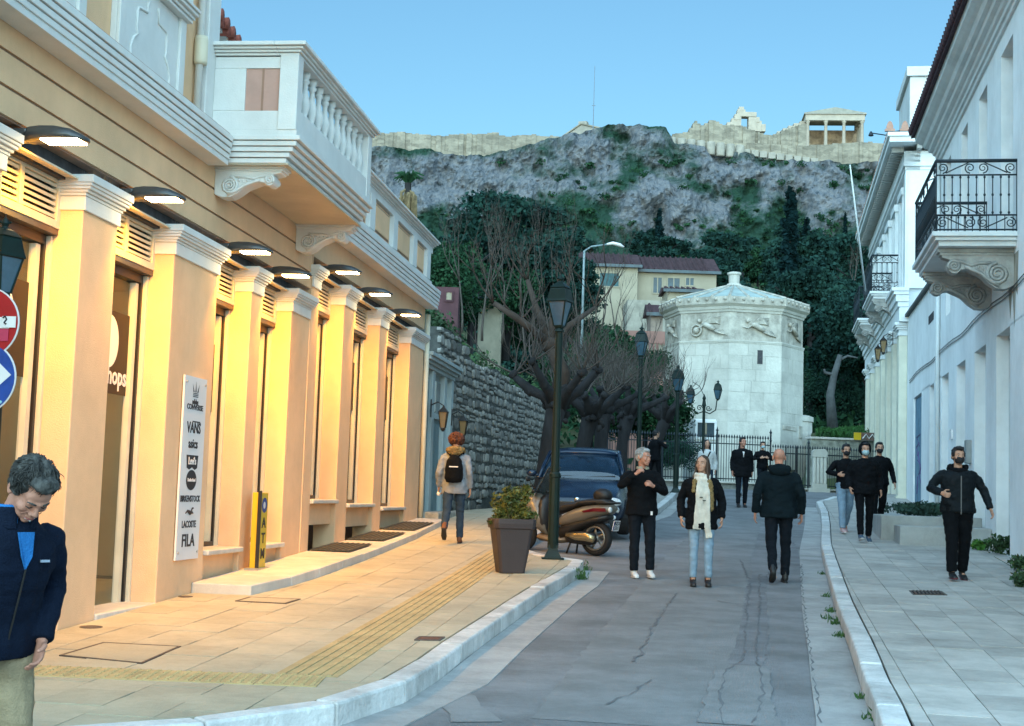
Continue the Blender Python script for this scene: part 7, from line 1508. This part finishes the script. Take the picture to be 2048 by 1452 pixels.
person('young woman in black coat with long cream scarf and light jeans', loc_at(1400,1172), 184, 1.68, legs=((7,4),(10,12)), arms=(((.09,.02,-.50),(.6,-1,0)),((.09,.04,-.50),(.6,-1,0))), head=(26,-6), top=(Cblk,1.16,-.20,.012,'coat'), pants=(Clight,.92,.05), shoes=(Sblk,Ssole,.07), hairf=(hair_long,Hbrown), extra=sc_extra)
# 5 bald man from behind
person('bald broad man in dark hooded jacket walking away up the street', loc_at(1555,1165), 4, 1.80, legs=((3,2),(-10,26)), arms=(((.10,.05,-.51),(.5,-1,0)),((.10,-.02,-.51),(.5,-1,0))), head=(6,4), top=(Cdk,1.16,-.12,.010), pants=(Cden2,1.03,0.), shoes=(Sblk,Ssole,.03), extra=hood(Cdk,1.15), wide=1.14, skin=M_skin2)
# 6 right masked man
def rm_extra(rt, J, HM): hood(Cblk,1.05)(rt, J, HM); MB().box(-.006,.006,-.006,.006,-.5,.0).xf(Matrix.Translation(J['tp']((0,.158,.40)))).build('zip', mat('zip_grey', (.12,.12,.12), .5), rt)
person('masked man in black hooded jacket walking alone on the right sidewalk', loc_at(1915,1160,KERB), 182, 1.74, legs=((10,6),(-4,10)), arms=(((.08,.30,-.28),(1,-1,-.2)),((.20,.10,-.47),(.7,-1,0))), handc=(1.1,.6), head=(-4,-2), top=(cloth('black_shell', (.012,.018,.024), .55),1.14,-.08,.012), pants=(Cblk,1.22,.0), shoes=(Sblk,Sred,.0), mask=Mmaskb, hairf=(lambda rt,HM,m: hair_short(rt,HM,m,.012,.004,.05), Hblk), extra=rm_extra, wide=1.14)
# 7 trio
person('masked man in black jacket and light blue jeans beside the hooded figure', loc_at(1690,1066,KERB), 176, 1.74, legs=((14,4),(-12,24)), arms=(((.05,.28,-.26),(1,-1,-.2)),((.06,-.08,-.50),(.3,-1,0))), voxel=.011, top=(Cblk,1.1,-.08,.010), pants=(Clight,1.12,0.), shoes=(mat('pink_trainer', (.45,.30,.30), .6),Ssolew,0), mask=Mmaskb, hairf=(hair_short,Hblk), handc=(.9,.5))
def puff(rt, J, HM):
    b = MB(); h3 = HM.to_3x3(); b.ell(HM @ Vector((0,-.03,.02)), (.115,.12,.135), 14, 10, h3); me = fuse(b, .010, 1)
    bm = bmesh.new(); bm.from_mesh(me); inv = HM.inverted(); bmesh.ops.delete(bm, geom=[v for v in bm.verts if (inv @ v.co).y > .045 and abs((inv @ v.co).x) < .09], context='VERTS'); bm.to_mesh(me); bm.free(); o = put_mesh(me, 'hood', Cblk, rt); s_ = o.modifiers.new('t','SOLIDIFY'); s_.thickness = .015
person('hooded figure in black puffer jacket with pale blue mask', loc_at(1728,1084,KERB), 183, 1.76, legs=((16,4),(-4,8)), arms=(((.08,.14,-.47),(.4,-1,0)),((.08,.06,-.50),(.4,-1,0))), voxel=.011, top=(Cblk,1.2,-.12,.016,'puffer_jacket'), pants=(Cblk,1.02,0.), shoes=(mat('blue_trainer', (.05,.09,.14), .6),Ssolew,0), mask=Mmaskl, hairf=(hair_short,Hblk), extra=puff, wide=1.1)
person('masked man in black with dark red shoes walking behind the hooded figure', loc_at(1757,1056,KERB), 182, 1.77, legs=((4,4),(-14,20)), arms=(((.08,.10,-.48),(.4,-1,0)),((.12,.08,-.49),(.4,-1,0))), voxel=.012, top=(Cblk,1.12,-.08,.010), pants=(Cblk,1.1,0.), shoes=(Sred,Sred,0), mask=Mmaskb, hairf=(hair_short,Hblk))
# 8.. far group
VX = .013; CVX = .018
person('dark haired man in long black jacket walking down the middle of the street', loc_at(1483,1015), 178, 1.82, legs=((6,2),(-4,8)), voxel=VX, cv=CVX, head=(-20,-4), skin=M_skin2, top=(Cblk,1.16,-.20,.012), pants=(Cden2,1.0,0.), shoes=(Sblk,Ssole,.0), hairf=(hair_short,Hblk), wide=1.12, extra=lambda rt,J,HM: MB().tube([tuple(J['tp']((0,.15,z))) for z in (.42,.36,.28)], [.03,.015,.012], 6).build('scarf', M_board, rt, smooth=True))
person('dark haired woman in pale jacket looking aside next to the man in the street', (5.35,38.6,road(38.6)), 200, 1.70, legs=((6,2),(-4,8)), voxel=VX, cv=CVX, head=(-30,-4), top=(Cwht,1.1,-.06,.012), pants=(Cdenim,1.0,0.), shoes=(Sblk,Ssole,.0), hairf=(hair_long,Hblk), extra=lambda rt,J,HM: MB().tube([tuple(J['tp'](p)) for p in ((-.12,.10,.44),(-.02,.16,.2),(.14,.10,-.02))], .02, 6).ell(J['tp']((.17,.05,-.12)), (.07,.12,.12), 10, 6).build('shoulder_bag', Cblk, rt, smooth=True))
person('small figure in dark jacket and pale blue trousers walking beyond the man in the street', (6.75,41.5,road(41.5)), 160, 1.60, legs=((12,4),(-14,18)), voxel=VX, cv=CVX, top=(Cblk,1.08,-.1,.012), pants=(Clight,1.0,0.), shoes=(Sblk,Ssolew,0), hairf=(hair_long,Hblk))
person('masked person with dark hair in black jacket by the low fence, behind the bald man', (7.55,42.5,road(42.5)), 175, 1.62, voxel=VX, cv=CVX, arms=(((-.05,.24,-.2),(1,-1,-.2)),((-.05,.24,-.2),(1,-1,-.2))), top=(Cblk,1.1,-.08,.012), pants=(Cden2,1.0,0.), shoes=(Sblk,Ssole,0), mask=Mmaskl, hairf=(hair_short,Hblk))
person('dark figure standing in shade by the third street lamp and the fence', (4.3,42.0,road(42.0)+KERB), 60, 1.74, voxel=VX, cv=CVX, arms=(((-.05,.28,-.1),(1,-1,-.2)),((.06,.04,-.5),(.3,-1,0))), top=(Cblk,1.1,-.14,.012), pants=(Cblk,1.0,0.), shoes=(Sblk,Ssole,0), hairf=(hair_short,Hblk))
# ---- ground stays below everything: remove helper collections nothing else
